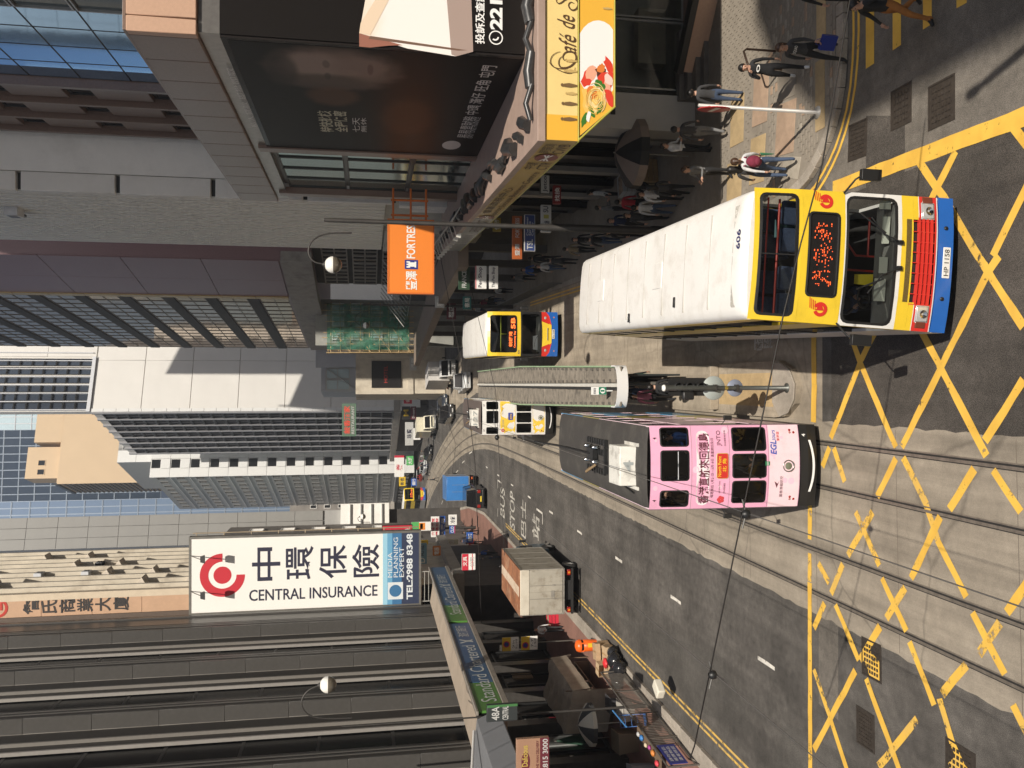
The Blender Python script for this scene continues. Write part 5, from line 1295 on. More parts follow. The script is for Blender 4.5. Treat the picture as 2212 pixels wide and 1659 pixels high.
    b = MB(); rim(b, -1.19, 1.17, 1.44, 2.44, .15, .045, -.005); fb(b, 'windscreen_seal', seal)
    b = MB(); rpane(b, -1.15, 1.13, 1.48, 2.40, .12, .035); fb(b, 'lower_windscreen', glass_v)
    # lower front: yellow, red with the grille, blue bumper
    b = MB(); sheetx(b, -W, W, 1.13, 1.36); sheetx(b, -W, -.72, 1.02, 1.13); sheetx(b, .80, W, 1.02, 1.13); fb(b, 'front_panel', p_yellow)
    b = MB(); sheetx(b, -W, -.76, .66, 1.02); sheetx(b, .84, W, .66, 1.02); sheetx(b, -.76, .84, .66, .70); fb(b, 'red_band', p_red)
    b = MB(); sheetx(b, -W, W, .645, .665, -.004); sheetx(b, -W, W, 1.015, 1.03, -.004); fb(b, 'white_stripe', p_white)
    b = MB(); sheetx(b, -W, W, .34, .645, -.03, 0); sheetx(b, -W, W, .641, .648, -.015); fb(b, 'bumper', p_blue)
    b = MB(); sheetx(b, -.76, .84, .70, 1.14, .05); fb(b, 'grille_back', seal)
    for k in range(4):
        b = MB()
        for i in range(8):
            a, c_ = -.76 + i * .2, -.56 + i * .2; b.box(a, c_, -.008, .04, .735 + k * .085, .775 + k * .085)
        fb(b, 'grille_slat', p_red)
    b = MB()
    for i in range(9): b.box(-.76 + i * .19, -.745 + i * .19, -.004, .04, .70, 1.14)
    fb(b, 'grille_bar', p_red)
    b = MB(); sheetx(b, -.72, .80, 1.17, 1.27, -.006); fb(b, 'mesh_grille', mat('mesh_brass', (.16, .11, .03), .6, .3, .5, 70))
    for s, cx in ((1, .97), (-1, -.92)):
        b = MB(); b.box(cx - .14, cx + .14, -.02, .05, .72, .96, 0); b.box(cx - .16, cx + .16, -.012, .05, .70, .98, 1); h_ = fb(b, 'headlight', [lamp_glass, chrome], bev=.02)
        b = MB(); b.lathe([(.02, .02), (.075, .05)], 12, (cx, -.0, .84), 0, 'y'); fb(b, 'reflector', chrome, h_)
        b = MB(); b.box(cx + s * .2 - .06 if s > 0 else cx - .26, cx + .26 if s > 0 else cx - .14, -.015, .05, .74, .95, 0); fb(b, 'indicator_lamp', [flat('brown_lens', (.16, .045, .025), .15)], bev=.015)
        b = MB(); b.lathe([(.001, .02), (.035, .02), (.04, -.01)], 10, (cx - s * .3, -.03, .5), 0, 'y'); fb(b, 'towing_eye', seal)
    plate(T, 'HP 1158', .04, -.035, .40, plate_w, .56, .15)
    # swirling arrow emblems
    for cx in (-.97, 1.03):
        b = MB()
        for i in range(18):
            t0, t1 = PI * (.62 + 1.76 * i / 18), PI * (.62 + 1.76 * (i + 1) / 18)
            b.poly([(cx + r * math.cos(t), -.004, 2.83 + r * math.sin(t)) for r, t in ((.07, t0), (.135, t0), (.135, t1), (.07, t1))])
        b.poly([(cx - .02, -.005, 2.76), (cx + .12, -.005, 2.83), (cx - .02, -.005, 2.92)])
        for k in range(4): b.poly([(cx - .02 + .012 * k, -.005, 2.92 + .035 * k), (cx + .15 + .02 * k, -.005, 2.94 + .035 * k), (cx + .15 + .02 * k, -.005, 2.955 + .035 * k), (cx - .02 + .012 * k, -.005, 2.935 + .035 * k)])
        fb(b, 'arrow_emblem', flat('emblem_red', (.60, .03, .02), .4))
    # wipers
    for x0, x1 in ((.35, .78), (-.12, -.62)):
        b = MB(); b.tube([(x0, -.06, 1.40), (x0 + (x1 - x0) * .3, -.07, 1.75), (x1, -.06, 2.0)], .014, 6); b.tube([(x1 - .28 * (1 if x1 > 0 else -1), -.065, 1.72), (x1 + .06, -.06, 2.22)], .018, 6); b.box(x0 - .04, x0 + .04, -.06, 0, 1.36, 1.44)
        fb(b, 'wiper', seal)
    # mirrors
    for s in (1, -1):
        b = MB(); b.tube([(s * 1.2, .1, 2.5), (s * 1.42, -.12, 2.42), (s * 1.5, -.16, 2.3)], .02, 6); b.box(s * 1.5 - .1, s * 1.5 + .1, -.22, -.12, 1.98, 2.36)
        b.build('mirror', seal, T, bevel=.02)
    # cab: dashboard, wheel, seat, papers, red rails
    b = MB(); b.hexa([(-1.12, .14, 1.2), (1.1, .14, 1.2), (1.1, .75, 1.2), (-1.12, .75, 1.2)], [(-1.12, .16, 1.42), (1.1, .16, 1.42), (1.1, .62, 1.5), (-1.12, .62, 1.5)]); b.build('dashboard', flat('dash_grey', (.22, .215, .2), .7), T, bevel=.02)
    b = MB(); pts = [(-.62 + .21 * math.cos(t * PI / 8), .62 - .12 * math.sin(t * PI / 8) * .6, 1.66 + .17 * math.sin(t * PI / 8)) for t in range(17)]; b.tube(pts, .018, 6); b.tube([(-.62, .64, 1.66), (-.62, .8, 1.4)], .03, 6); b.build('steering_wheel', seal, T)
    piece('seat', seat_m, T, (-.62, 1.05, 1.05), 0, (1.15, 1.1, 1.2))
    b = MB()
    for x, y, z, w_, h_ in ((-.72, .2, 1.5, .42, .2), (-.2, .18, 1.5, .3, .14), (.35, .18, 1.5, .5, .12), (.98, .16, 1.52, .16, .2)): b.quad((x, y, z), (x + w_, y, z), (x + w_, y + .05, z + h_), (x, y + .05, z + h_))
    b.build('paper_notice', flat('paper', (.7, .7, .6), .7), T)
    b = MB(); b.quad((-.42, .45, 1.6), (-.2, .45, 1.6), (-.22, .5, 1.95), (-.4, .5, 1.95)); b.build('yellow_vest', flat('vest_yellow', (.75, .6, .03), .7), T)
    rail = flat('rail_red', (.55, .045, .03), .35)
    b = MB(); b.tube([(.2, .9, .5), (.2, .9, 1.7), (.75, .9, 2.15), (1.0, 1.0, 2.15)], .022, 6); b.tube([(.2, .9, 1.45), (.95, .9, 1.45)], .022, 6); b.tube([(-.1, .8, .5), (-.1, .8, 2.25)], .022, 6); b.build('handrail', rail, T)
    b = MB(); b.tube([(-1.1, .5, 3.52), (1.1, .5, 3.52)], .022, 6); b.tube([(-1.1, .42, 3.78), (1.1, .42, 3.78)], .016, 6); b.build('handrail', rail, T)
    for r_ in range(4):
        for c_ in (-.85, -.35, .35, .85): piece('seat', seat_m, T, (c_, 1.1 + r_ * .85, 2.38), PI)
    b = MB(); b.box(.45, .8, .95, 1.0, 2.75, 3.35, 0); b.build('seat_cover', flat('cover_teal', (.08, .16, .17), .8), T)
    for y in (2.6, 8.9, 10.2):
        for s in (-1, 1): wheel(T, s * (W - .17), y, .5)
    b = MB(); b.box(-1.05, 1.05, .15, L - .2, .24, .36); b.build('chassis', chassis_m, T)
    return T
p_ = G(2066, 568, .3); BUS = bus_606((p_.x - .06, p_.y + .05, .03), (0, math.radians(2.4), math.radians(-2.2)))
seen = set()
def taper(o):
    for c in kids(o):
        if c.data and c.data.name not in seen and c.name.split('.')[0] not in ('seat',):
            seen.add(c.data.name)
            for v in c.data.vertices: v.co.x *= 1 - .055 * max(0, min(1, (v.co.z - .4) / 3.8))
        taper(c)
taper(BUS)

def bus_modern(loc, rot, label, route, dest, num, pl, group='double decker buses coming down the street', prem=True):
    W, L, H = 1.25, 12, 4.35; K = .14
    T = thing('double_decker_bus', label, 'bus', loc, rot)
    lean = lambda z: max(0, z - 2.3) * .05 + max(0, z - 3.9) * .5
    def fb(mb, name, m, par=T, bev=0): bow(mb, W, K, lean); return mb.build(name, m, par, bevel=bev)
    b = MB()
    for s in (-1, 1):
        x0, x1 = (W - .05, W) if s > 0 else (-W, -W + .05)
        b.box(x0, x1, .2, L, .3, 1.2, 1); b.box(x0, x1, .28, L, 2.2, 2.95, 0); b.box(x0, x1, .5, L, 3.85, 4.2, 0)
        for k in range(8): b.box(x0, x1, .25 + k * 1.6, .35 + k * 1.6, 1.2, 2.2, 2); b.box(x0, x1, .4 + k * 1.6, .5 + k * 1.6, 2.95, 3.85, 2)
    b.box(-W + .05, W - .05, L - .08, L, .3, 4.2, 0); b.box(-W + .05, W - .05, .4, L - .1, .34, .42, 2); b.box(-W + .05, W - .05, .5, L - .1, 2.26, 2.34, 2); b.box(-W + .05, W - .05, 3, 3.05, .4, 4.2, 2)
    b.build('body', [p_yellow, mat('bus_silver', (.45, .44, .42), .35, .3, .1, 2), MATS['interior_dark']], T)
    for s in (-1, 1):
        for z0, z1 in ((1.2, 2.2), (2.95, 3.85)):
            for k in range(7):
                b = MB(); x = s * (W - .015); b.box(x - .006, x + .006, .5 + k * 1.6, 1.95 + k * 1.6, z0, z1); b.build('side_window', glass_d, T)
    b = MB(); prof = [(-W, 4.18), (-W + .05, 4.3), (-W + .2, 4.36), (0, 4.39), (W - .2, 4.36), (W - .05, 4.3), (W, 4.18)]
    ys = [.42, .55, .8, 6, L - .2, L]; dz = [-.1, -.03, 0, 0, 0, -.1]; n = 7
    vs = [(x, y, z + d) for y, d in zip(ys, dz) for x, z in prof]
    b.add(vs, [(i * n + j, i * n + j + 1, (i + 1) * n + j + 1, (i + 1) * n + j) for i in range(5) for j in range(6)], 0, True); b.add(vs[:n], [tuple(range(n))]); b.build('roof', roof_w, T)
    b = MB(); hole(b, (-W, W, 2.42, 4.28), (-1.05, 1.05, 2.62, 4.14), .14); fb(b, 'upper_mask', p_yellow)
    b = MB(); rpane(b, -1.05, 1.05, 3.18, 4.14, .12, .02); fb(b, 'upper_windscreen', glass_v)
    b = MB(); rpane(b, -1.05, 1.05, 2.62, 3.18, .1, .018); dd = fb(b, 'destination_display', flat('display_black', (.012, .011, .011), .25))
    bowtext(route, (.28, .004, 2.74), .62, .24, led, dd, W, K, 'lettering', .02, lean); bowtext(dest, (-.72, .004, 2.9), .85, .2, led, dd, W, K, 'lettering', .01, lean); bowtext('Causeway Bay' if route == '5B' else 'Central', (-.78, .004, 2.7), .95, .12, led, dd, W, K, 'lettering', .01, lean)
    b = MB(); b.tube([(-1.0, .3, 3.5), (1.0, .3, 3.5)], .02, 5); b.tube([(0, .3, 3.18), (0, .3, 3.5)], .02, 5); fb(b, 'handrail', flat('rail_lime', (.55, .6, .05), .4))
    b = MB(); hole(b, (-W, W, 1.22, 2.42), (-1.12, 1.12, 1.34, 2.34), .1); fb(b, 'lower_mask', seal)
    b = MB(); rpane(b, -1.12, 1.12, 1.34, 2.34, .09, .02); fb(b, 'lower_windscreen', glass_v)
    b = MB(); b.hexa([(-1.0, .3, 1.1), (1.0, .3, 1.1), (1.0, .8, 1.1), (-1.0, .8, 1.1)], [(-1, .3, 1.36), (1, .3, 1.36), (1, .7, 1.42), (-1, .7, 1.42)], 0); b.quad((-.9, .33, 1.4), (-.05, .33, 1.4), (-.1, .6, 1.62), (-.85, .6, 1.62), 1); b.build('dashboard', [MATS['dash_grey'], flat('paper_white', (.65, .65, .68), .6)], T)
    b = MB(); b.poly([(-.72, 0, 1.22), (-.5, 0, .66), (.5, 0, .66), (.72, 0, 1.22)][::-1]); b.poly([(-.6, -.004, .78), (-.5, -.004, .66), (.5, -.004, .66), (.6, -.004, .78)]); fb(b, 'front_panel', p_yellow)
    for s in (1, -1):
        b = MB(); P = [(.725, 1.22), (.505, .66), (1.02, .78), (W, .95), (W, 1.22)]
        b.poly([(s * x, 0, z) for x, z in P]); fb(b, 'red_wing', p_red)
        b = MB(); b.ball((s * .92, .02, 1.0), .09, 0, 10, 6, (1, .4, .8)); b.ball((s * 1.08, .04, 1.06), .06, 0, 10, 6, (1, .4, .8)); fb(b, 'headlight', lamp_glass)
        b = MB(); b.lathe([(.001, .01), (.04, .01)], 10, (s * .95, -.01, .52), 0, 'y'); fb(b, 'fog_lamp', lamp_amb)
        b = MB(); b.tube([(s * 1.25, .3, 2.5), (s * 1.42, .0, 2.45)], .03, 5); b.box(s * 1.44 - .1, s * 1.44 + .1, -.06, .04, 2.0, 2.45); b.build('mirror', seal, T, bevel=.02)
    b = MB()
    P = [(-W, .95), (-1.02, .78), (-.505, .66), (.505, .66), (1.02, .78), (W, .95), (W, .3), (-W, .3)]
    b.poly([(x, 0, z) for x, z in P]); sheetx(b, -W, W, .3, .62, -.02); fb(b, 'bumper', p_blue)
    b = MB(); b.tube([(-.35, -.02, .9), (.35, -.02, .9)], .02, 6); fb(b, 'badge_bar', chrome)
    plate(T, pl, 0, -.03, .5, plate_w)
    bowtext(num, (-1.13, -.004, 2.48), .22, .1, flat('navy_lettering', (.02, .025, .12)), T, W, K, 'fleet_number', .01, lean)
    b = MB(); b.tube([(.1, -.03, 1.3), (-.3, -.03, 1.6), (-.75, 0, 1.66)], .015, 5); fb(b, 'wiper', seal)
    for y in (2.6, 8.9, 10.2):
        for s in (-1, 1): wheel(T, s * (W - .17), y, .5)
    b = MB(); b.box(-1.05, 1.05, .25, L - .2, .22, .32); b.build('chassis', chassis_m, T)
    return T
p_ = G(1207, 722, .25); bus_modern((p_.x, p_.y, .004), math.radians(-1.0), 'double decker bus on route 5B with a black windscreen mask, behind the nearest bus', '5B', '銅鑼灣', '8243', 'RN 5508')
p_ = G(919, 1066, .3); bus_modern((p_.x, p_.y, .004), math.radians(30), 'far yellow and blue double decker bus turning in from the left, beyond the blue truck', '10', '北角', '8117', 'RM 2210')

p_ = G(905, 1118, .3); bus_modern((p_.x - 3, p_.y, .004), math.radians(38), 'farthest double decker bus, half hidden beside the other turning bus', '25', '灣仔', '8020', 'RL 3371')

def tram(loc, label, body, accents, no, extra):
    W, L = .98, 9.1; K = .12
    T = thing('tram', label, 'tram', loc, 0)
    lean = lambda z: max(0, z - 3.3) * .06
    def fb(mb, name, m, par=T, bev=0): bow(mb, W, K, lean); return mb.build(name, m, par, bevel=bev)
    z1a, z1b, z2a, z2b = 1.55, 2.40, 3.48, 4.16
    up = [(-.94, -.53), (-.34, .32), (.48, .90)] if False else [(-.92, -.54), (-.30, .40), (.50, .93)]
    lo = [(-.86, -.34), (-.26, .30), (.38, .92)]
    b = MB(); sheetx(b, -W, W, .62, z1a - .08, 0, 0, 12)
    ed = [-W, -.30, .34, W]
    for i, (a, c_) in enumerate(lo): hole(b, (ed[i], ed[i + 1], z1a - .08, z1b + .1), (a, c_, z1a, z1b), .07, 0, .05)
    sheetx(b, -W, W, z1b + .1, z2a - .08, 0, 0, 12)
    ed = [-W, -.42, .45, W]
    for i, (a, c_) in enumerate(up): hole(b, (ed[i], ed[i + 1], z2a - .08, z2b + .08), (a, c_, z2a, z2b), .07, 0, .05)
    sheetx(b, -W, W, z2b + .08, 4.40, 0, 0, 12)
    front = fb(b, 'front_panel', body)
    for zs, ze, lst, nm in ((z1a, z1b, lo, 'lower_window'), (z2a, z2b, up, 'upper_window')):
        for k, (a, c_) in enumerate(lst):
            b = MB(); rim(b, a - .012, c_ + .012, zs - .012, ze + .012, .075, .03, -.002); wf = fb(b, nm, seal)
            b = MB(); rpane(b, a, c_, zs, ze, .06, .03); fb(b, 'pane', glass_v, wf)
    b = MB(); b.box(-.30, .40, .02, .035, (z2a + z2b) / 2 - .10, (z2a + z2b) / 2 - .085); fb(b, 'window_bar', alu_white)
    # sides
    side = accents['side']
    b = MB()
    for s in (-1, 1):
        x0, x1 = (W - .03, W) if s > 0 else (-W, -W + .03)
        for y0, y1, mi in ((.2, 4.4, 0), (4.4, 6.2, 1), (6.2, L, 2)):
            b.box(x0, x1, y0, y1, .5, 1.5, mi); b.box(x0, x1, y0, y1, 2.42, 3.4, mi); b.box(x0, x1, y0, y1, 4.2, 4.42, mi)
        for k in range(7): b.box(x0, x1, .2 + k * 1.45, .34 + k * 1.45, 1.5, 2.42, 0); b.box(x0, x1, .2 + k * 1.45, .34 + k * 1.45, 3.4, 4.2, 0)
    b.box(-W + .03, W - .03, L - .06, L, .5, 4.42, 0)
    b.build('body', side, T)
    for s in (-1, 1):
        for z0, z1 in ((1.5, 2.42), (3.4, 4.2)):
            for k in range(6):
                b = MB(); x = s * (W - .015); b.box(x - .006, x + .006, .36 + k * 1.45, 1.63 + k * 1.45, z0, z1); b.build('side_window', glass_d, T)
    b = MB(); b.box(-W + .03, W - .03, .3, L - .1, .5, .58, 0); b.box(-W + .03, W - .03, .35, L - .1, 2.44, 2.5, 0); b.box(-W + .04, W - .04, 2.2, 2.25, .58, 4.3, 0); b.build('deck', MATS['interior_dark'], T)
    for r_ in range(3):
        for c_ in (-.6, .55): piece('seat', seat_m, T, (c_, .75 + r_ * .7, 2.5), PI, (1, 1, .9))
    # roof
    b = MB(); prof = [(-W - .03, 4.38), (-W + .06, 4.46), (-W + .35, 4.52), (0, 4.55), (W - .35, 4.52), (W - .06, 4.46), (W + .03, 4.38)]
    ys = [.02, .1, .4, 3, 6, L - .3, L + .02]; dz = [-.06, -.02, 0, 0, 0, 0, -.05]; n = 7
    vs = [(x, y + (.14 * (abs(x) / W) ** 2.2 + .06 if i < 2 else 0), z + d) for i, (y, d) in enumerate(zip(ys, dz)) for x, z in prof]
    b.add(vs, [(i * n + j, i * n + j + 1, (i + 1) * n + j + 1, (i + 1) * n + j) for i in range(6) for j in range(6)], 0, True); b.add(vs[:n], [tuple(range(n))])
    b.build('roof', accents['roof'], T)
    b = MB()
    for k in range(8):
        for x in (-.42, .1, .38): b.box(x - .1, x + .06, 3.3 + k * .24, 3.42 + k * .24, 4.53, 4.60)
    b.box(-.46, .46, 3.1, 3.2, 4.54, 4.64); b.build('roof_slats', seal, T)
    b = MB()
    b.box(-.16, .16, 4.0, 4.6, 4.58, 4.72, 0)
    for x, y in ((-.2, 3.9), (.2, 3.9), (-.2, 4.7), (.2, 4.7)): b.lathe([(.001, .22), (.05, .2), (.05, 0)], 8, (x, y, 4.56), 1)
    b.tube([(0, 4.3, 4.7), (.02, 7.2, 4.98), (.0, 9.4, 5.28)], .035, 6, 0); b.tube([(-.3, 4.1, 4.6), (-.5, 4.2, 4.85), (-.42, 4.4, 4.7)], .04, 6, 2); b.tube([(.25, 3.1, 4.6), (.28, 2.4, 4.62), (-.5, 2.2, 4.6), (-.68, .9, 4.55)], .022, 6, 0)
    b.build('trolley_base', [seal, chrome, mat('rust_brown', (.22, .15, .08), .8)], T)
    # route number box
    b = MB(); b.hexa([(-.50, .75, 4.5), (.46, .75, 4.5), (.46, 1.55, 4.54), (-.50, 1.55, 4.54)], [(-.50, .82, 4.92), (.46, .82, 4.92), (.46, 1.55, 4.98), (-.50, 1.55, 4.98)]); bx = b.build('number_box', mat('chipped_white', (.66, .64, .58), .55, 0, .06, 4, dirt=(.2, .18, .15), dirt_amt=.8, dscale=2.6), T, bevel=.03)
    text(no, (-.02 - .14 * len(no), .755, 4.60), FX, Vector((0, .07, .42)), .28 * len(no), .24, flat('grey_lettering', (.30, .32, .31), .5), bx, 'lettering', .015)
    b = MB(); b.box(-.58, -.50, .55, 1.6, 4.5, 4.56); b.box(.46, .54, .55, 1.6, 4.5, 4.56); b.build('box_runner', chipped if False else MATS['chipped_white'], T)
    b = MB()
    for z in (z1b + .07, z2a - .07, z1a - .06): sheetx(b, -W, W, z, z + .008, -.0025, 0, 12)
    for x in (-.99, .985): b.box(x - .01, x + .012, .01, .2, .7, 4.35)
    fb(b, 'panel_joint', flat('joint_dark', (.20, .13, .15), .6))  # thin dark lines along the panel joints
    b = MB(); b.tube([(.0, -.02, z1b + .02), (-.2, -.03, z1a + .35)], .01, 5); b.tube([(-.28, -.03, z1a + .15), (-.12, -.03, z1a + .6)], .012, 5); fb(b, 'wiper', seal)
    # bumper
    b = MB()
    for z0, z1, y0, y1 in ((.24, .50, .02, -.06), (.50, .68, -.06, -.04)):
        for i in range(14):
            a, c_ = -W + 2 * W * i / 14, -W + 2 * W * (i + 1) / 14
            b.quad((a, y0, z0), (c_, y0, z0), (c_, y1, z1), (a, y1, z1))
    sheetx(b, -W, W, .66, .70, -.02, 0, 12); bow(b, W, K, None); b.box(-W, -W + .04, .15, L, .24, .62); b.box(W - .04, W, .15, L, .24, .62); b.box(-W + .05, W - .05, .3, L - .2, .16, .5)
    b.build('bumper', mat('bumper_black', (.014, .014, .014), .35, 0, .2, 5), T)
    b = MB()
    for i in range(16):
        a, c_ = -.62 + 1.24 * i / 16, -.62 + 1.24 * (i + 1) / 16
        f = lambda x: .44 - .10 * (1 - (x / .62) ** 2)
        b.quad((a, -.075, f(a)), (c_, -.075, f(c_)), (c_, -.07, f(c_) + .055), (a, -.07, f(a) + .055))
    bow(b, W, K, None); b.build('white_arc', flat('arc_white', (.75, .74, .72), .4), T)
    b = MB(); b.lathe([(.001, .0), (.10, -.03), (.125, .015), (.14, .03), (.15, .0)], 20, (.0, -.0, .98), 0, 'y'); hl = fb(b, 'headlamp', [mat('lamp_ring', (.30, .28, .26), .3, .8)])
    b = MB(); b.lathe([(.001, .022), (.06, .02), (.09, .005)], 16, (0, 0, .98), 0, 'y'); fb(b, 'lens', flat('dull_lens', (.16, .17, .12), .15, 0, .6), hl)
    for x, z in ((.80, .86), (-.80, .86)):
        for k, m_ in enumerate((flat('pink_lens', (.45, .2, .18), .2), lamp_red, lamp_red)):
            b = MB(); b.ball((x + (.0, .055, 0)[k], 0, z + (.06, .06, -.04)[k]), .032, 0, 8, 5, (1, .5, 1)); fb(b, 'tail_lamp', m_)
    bowtext(no, (.70, -.075, .56), .07 * len(no), .09, wht_print, T, W, K, 'fleet_number', .02)
    fnm = flat('dark_number', (.06, .02, .03), .5)
    for x in (-.80, .66): bowtext(no, (x, -.004, 4.25), .05 * len(no), .09, fnm, T, W, K, 'fleet_number', .02, lean)
    for s in (-1, 1):
        b = MB(); b.tube([(s * .99, .2, 2.6), (s * 1.14, .05, 2.55)], .012, 5); b.box(s * 1.16 - .05, s * 1.16 + .06, -.0, .05, 2.42, 2.62); b.build('mirror', seal, T, bevel=.02)
    for y in (2.9, 6.2):
        for s in (-1, 1): wheel(T, s * .55, y, .36, .1)
    extra(T, W, K, lean)
    return T
p_pink = mat('tram_pink', (.80, .40, .56), .38, 0, .05, .9, dirt=(.5, .26, .34), dirt_amt=.35, dscale=2.2, coat=.2); p_pink_l = mat('tram_pale_pink', (.84, .63, .68), .38, 0, .05, .9, dirt=(.58, .43, .45), dirt_amt=.4, dscale=2.4, coat=.2)
def pink_extra(T, W, K, lean):
    ink = flat('maroon_lettering', (.13, .035, .05), .5)
    def lay(mb, name, m): bow(mb, W, K, lean); return mb.build(name, m, T)
    b = MB(); hole(b, (-W, W, 1.47, 2.5), (-.97, .97, 1.475, 2.495), .004, -.003, -.002) if False else None
    b = MB(); sheetx(b, -W, W, .70, 1.47, -.003, 0, 12); lay(b, 'pale_panel', p_pink_l)
    b = MB(); rpane(b, -.90, .86, 2.98, 3.30, .14, -.004); lay(b, 'white_cloud', flat('cloud_white', (.82, .74, .76), .4))
    bowtext('香港直航來回德島', (-.86, -.008, 2.98), 1.66, .27, ink, T, W, K, 'lettering', .014, lean)
    bowtext('每週兩班 1月21日—3月18日 逢星期四及日', (-.72, -.007, 2.875), 1.4, .07, ink, T, W, K, 'lettering', 0, lean)
    b = MB(); rpane(b, -.26, .32, 2.52, 2.80, .04, -.01); lay(b, 'destination_blind', flat('blind_red', (.55, .03, .025), .4))
    b = MB(); rim(b, -.27, .33, 2.51, 2.81, .05, .012, -.014, 0, .005); lay(b, 'blind_frame', flat('blind_gold', (.6, .42, .08), .4))
    yl = flat('blind_yellow', (.85, .55, .03), .4)
    bowtext('North Point', (-.22, -.014, 2.69), .48, .085, yl, T, W, K, 'lettering', .01, lean); bowtext('北 角', (-.12, -.014, 2.56), .32, .10, yl, T, W, K, 'lettering', .01, lean)
    bowtext('JNTO', (.50, -.008, 2.66), .36, .13, ink, T, W, K, 'lettering', 0, lean); bowtext('日本國家旅遊局', (.50, -.008, 2.56), .36, .045, ink, T, W, K, 'lettering', 0, lean)
    bowtext('Japan. Endless Discovery.', (-.62, -.008, 2.70), .30, .05, ink, T, W, K, 'lettering', 0, lean); bowtext('日本.精彩無限', (-.62, -.008, 2.58), .24, .05, ink, T, W, K, 'lettering', 0, lean)
    b = MB(); rd = flat('flower_red', (.62, .06, .07), .4)
    for k in range(5):
        t = PI / 2 + k * 2 * PI / 5; b.poly([(-.77 + .05 * math.cos(t) + .045 * math.cos(u * PI / 4), -.008 - k * .0004, 2.68 + .05 * math.sin(t) + .045 * math.sin(u * PI / 4)) for u in range(8)])
    lay(b, 'flower_emblem', rd)
    bl = flat('tour_blue', (.05, .10, .42), .4)
    bowtext('EGL', (.28, -.009, 1.28), .34, .16, bl, T, W, K, 'lettering', .03, lean, shear=.2); bowtext('tours', (.62, -.009, 1.30), .24, .09, bl, T, W, K, 'lettering', .01, lean, shear=.2); bowtext('東瀛遊', (.60, -.009, 1.20), .22, .07, flat('tour_red', (.6, .05, .04), .4), T, W, K, 'lettering', .01, lean)
    bowtext('國泰港龍航空', (-.74, -.009, 1.12), .50, .08, ink, T, W, K, 'lettering', 0, lean)
    b = MB(); b.poly([(-.52, -.009, 1.28), (-.36, -.009, 1.34), (-.42, -.009, 1.26), (-.36, -.009, 1.22)]); lay(b, 'wing_emblem', ink)
    b = MB(); sheetx(b, .02, .12, 1.46, 1.58, -.012, 0, 2); lay(b, 'green_sticker', flat('sticker_green', (.02, .18, .07), .4))
    bowtext('039', (.03, -.016, 1.49), .08, .05, wht_print, T, W, K, 'lettering', .01, lean)
    q = random.Random(3); b = MB()
    for i in range(34):
        x, z, r = q.uniform(-.9, .9), q.uniform(.8, 4.3), q.uniform(.03, .09)
        if any(a - r < x < c_ + r and zs - r < z < ze + r for zs, ze, l in ((1.5, 2.45, ((-.9, .95),)), (3.42, 4.2, ((-.95, .95),))) for a, c_ in l): continue
        b.poly([(x + r * math.cos(t * PI / 5), -.0036 - i * .00002, z + r * math.sin(t * PI / 5)) for t in range(10)])
    lay(b, 'petal_print', mat('petal_pink', (.82, .52, .63), .35, 0, .05, 1))
p_ = G(1770, 1003, .22)
tram((-1.96, p_.y + .05, .01), 'pink tram number 4 with a black roof and Japanese travel advert, nearest of the trams', p_pink,
     {'side': [p_pink_l, paint('tram_gold', (.5, .42, .08)), paint('tram_blue', (.10, .36, .62))], 'roof': mat('tram_roof_dark', (.055, .050, .045), .75, 0, .12, 1.2, dirt=(.13, .12, .10), dirt_amt=.5, dscale=1.5)}, '4', pink_extra)
t_white = mat('tram_white', (.74, .72, .68), .35, 0, .03, 1)
def yellow_extra(T, W, K, lean):
    q = random.Random(8); ye = flat('splash_yellow', (.80, .55, .06), .4); b = MB()
    def splash(x, z, r, n=14):
        P = []; lo_, hi_ = (2.46, 3.38) if z > 2 else (.72, 1.48)
        for i in range(n):
            rr = r * (1 if i % 2 else .72) * q.uniform(.75, 1.2); t = 2 * PI * i / n; P.append((max(-W + .02, min(W - .02, x + rr * math.cos(t))), max(lo_ + q.uniform(0, .05), min(hi_ - q.uniform(0, .05), z + rr * 1.2 * math.sin(t)))))
        b.poly([(px_, -.004, pz) for px_, pz in P])
    splash(.35, 2.9, .95, 30); splash(-.4, 2.75, .5, 22); b.v = [(x, y - .0, z) for x, y, z in b.v]
    splash(.25, 1.1, .8, 30); splash(-.5, 1.0, .45, 22); bow(b, W, K, lean); b.build('yellow_splash', ye, T)
    b = MB(); rpane(b, -.12, .3, 2.62, 2.9, .03, -.01); bow(b, W, K, lean); b.build('destination_blind', flat('blind_blue', (.03, .05, .30), .4), T)
    bowtext('西港城', (-.07, -.014, 2.68), .32, .12, flat('blind_yellow', (.85, .55, .03)), T, W, K, 'lettering', .01, lean)
    b = MB(); rr = [(.0, .07)]
    for i in range(14):
        t0, t1 = 2 * PI * i / 14, 2 * PI * (i + 1) / 14; b.poly([(-.72 + r * math.cos(t), -.008, 3.2 + r * math.sin(t)) for r, t in ((.04, t0), (.1, t0), (.1, t1), (.04, t1))])
    bow(b, W, K, lean); b.build('round_emblem', flat('tour_red', (.6, .05, .04)), T)
    bowtext('亞洲保險', (-.5, -.008, 3.14), .4, .12, flat('grey_lettering', (.3, .32, .31)), T, W, K, 'lettering', 0, lean)
    bowtext('安心保障每一步', (.2, -.008, 3.2), .6, .07, flat('gold_lettering', (.45, .28, .05)), T, W, K, 'lettering', 0, lean)
p_ = G(1196, 900, .22)
tram((-1.96, p_.y, .01), 'white and yellow tram number 127 waiting beyond the stop shelter', t_white, {'side': [t_white, paint('tram_gold', (.5, .42, .08)), paint('tram_blue', (.10, .36, .62))], 'roof': mat('tram_roof_brown', (.11, .085, .075), .75, 0, .12, 1.2)}, '127', yellow_extra)

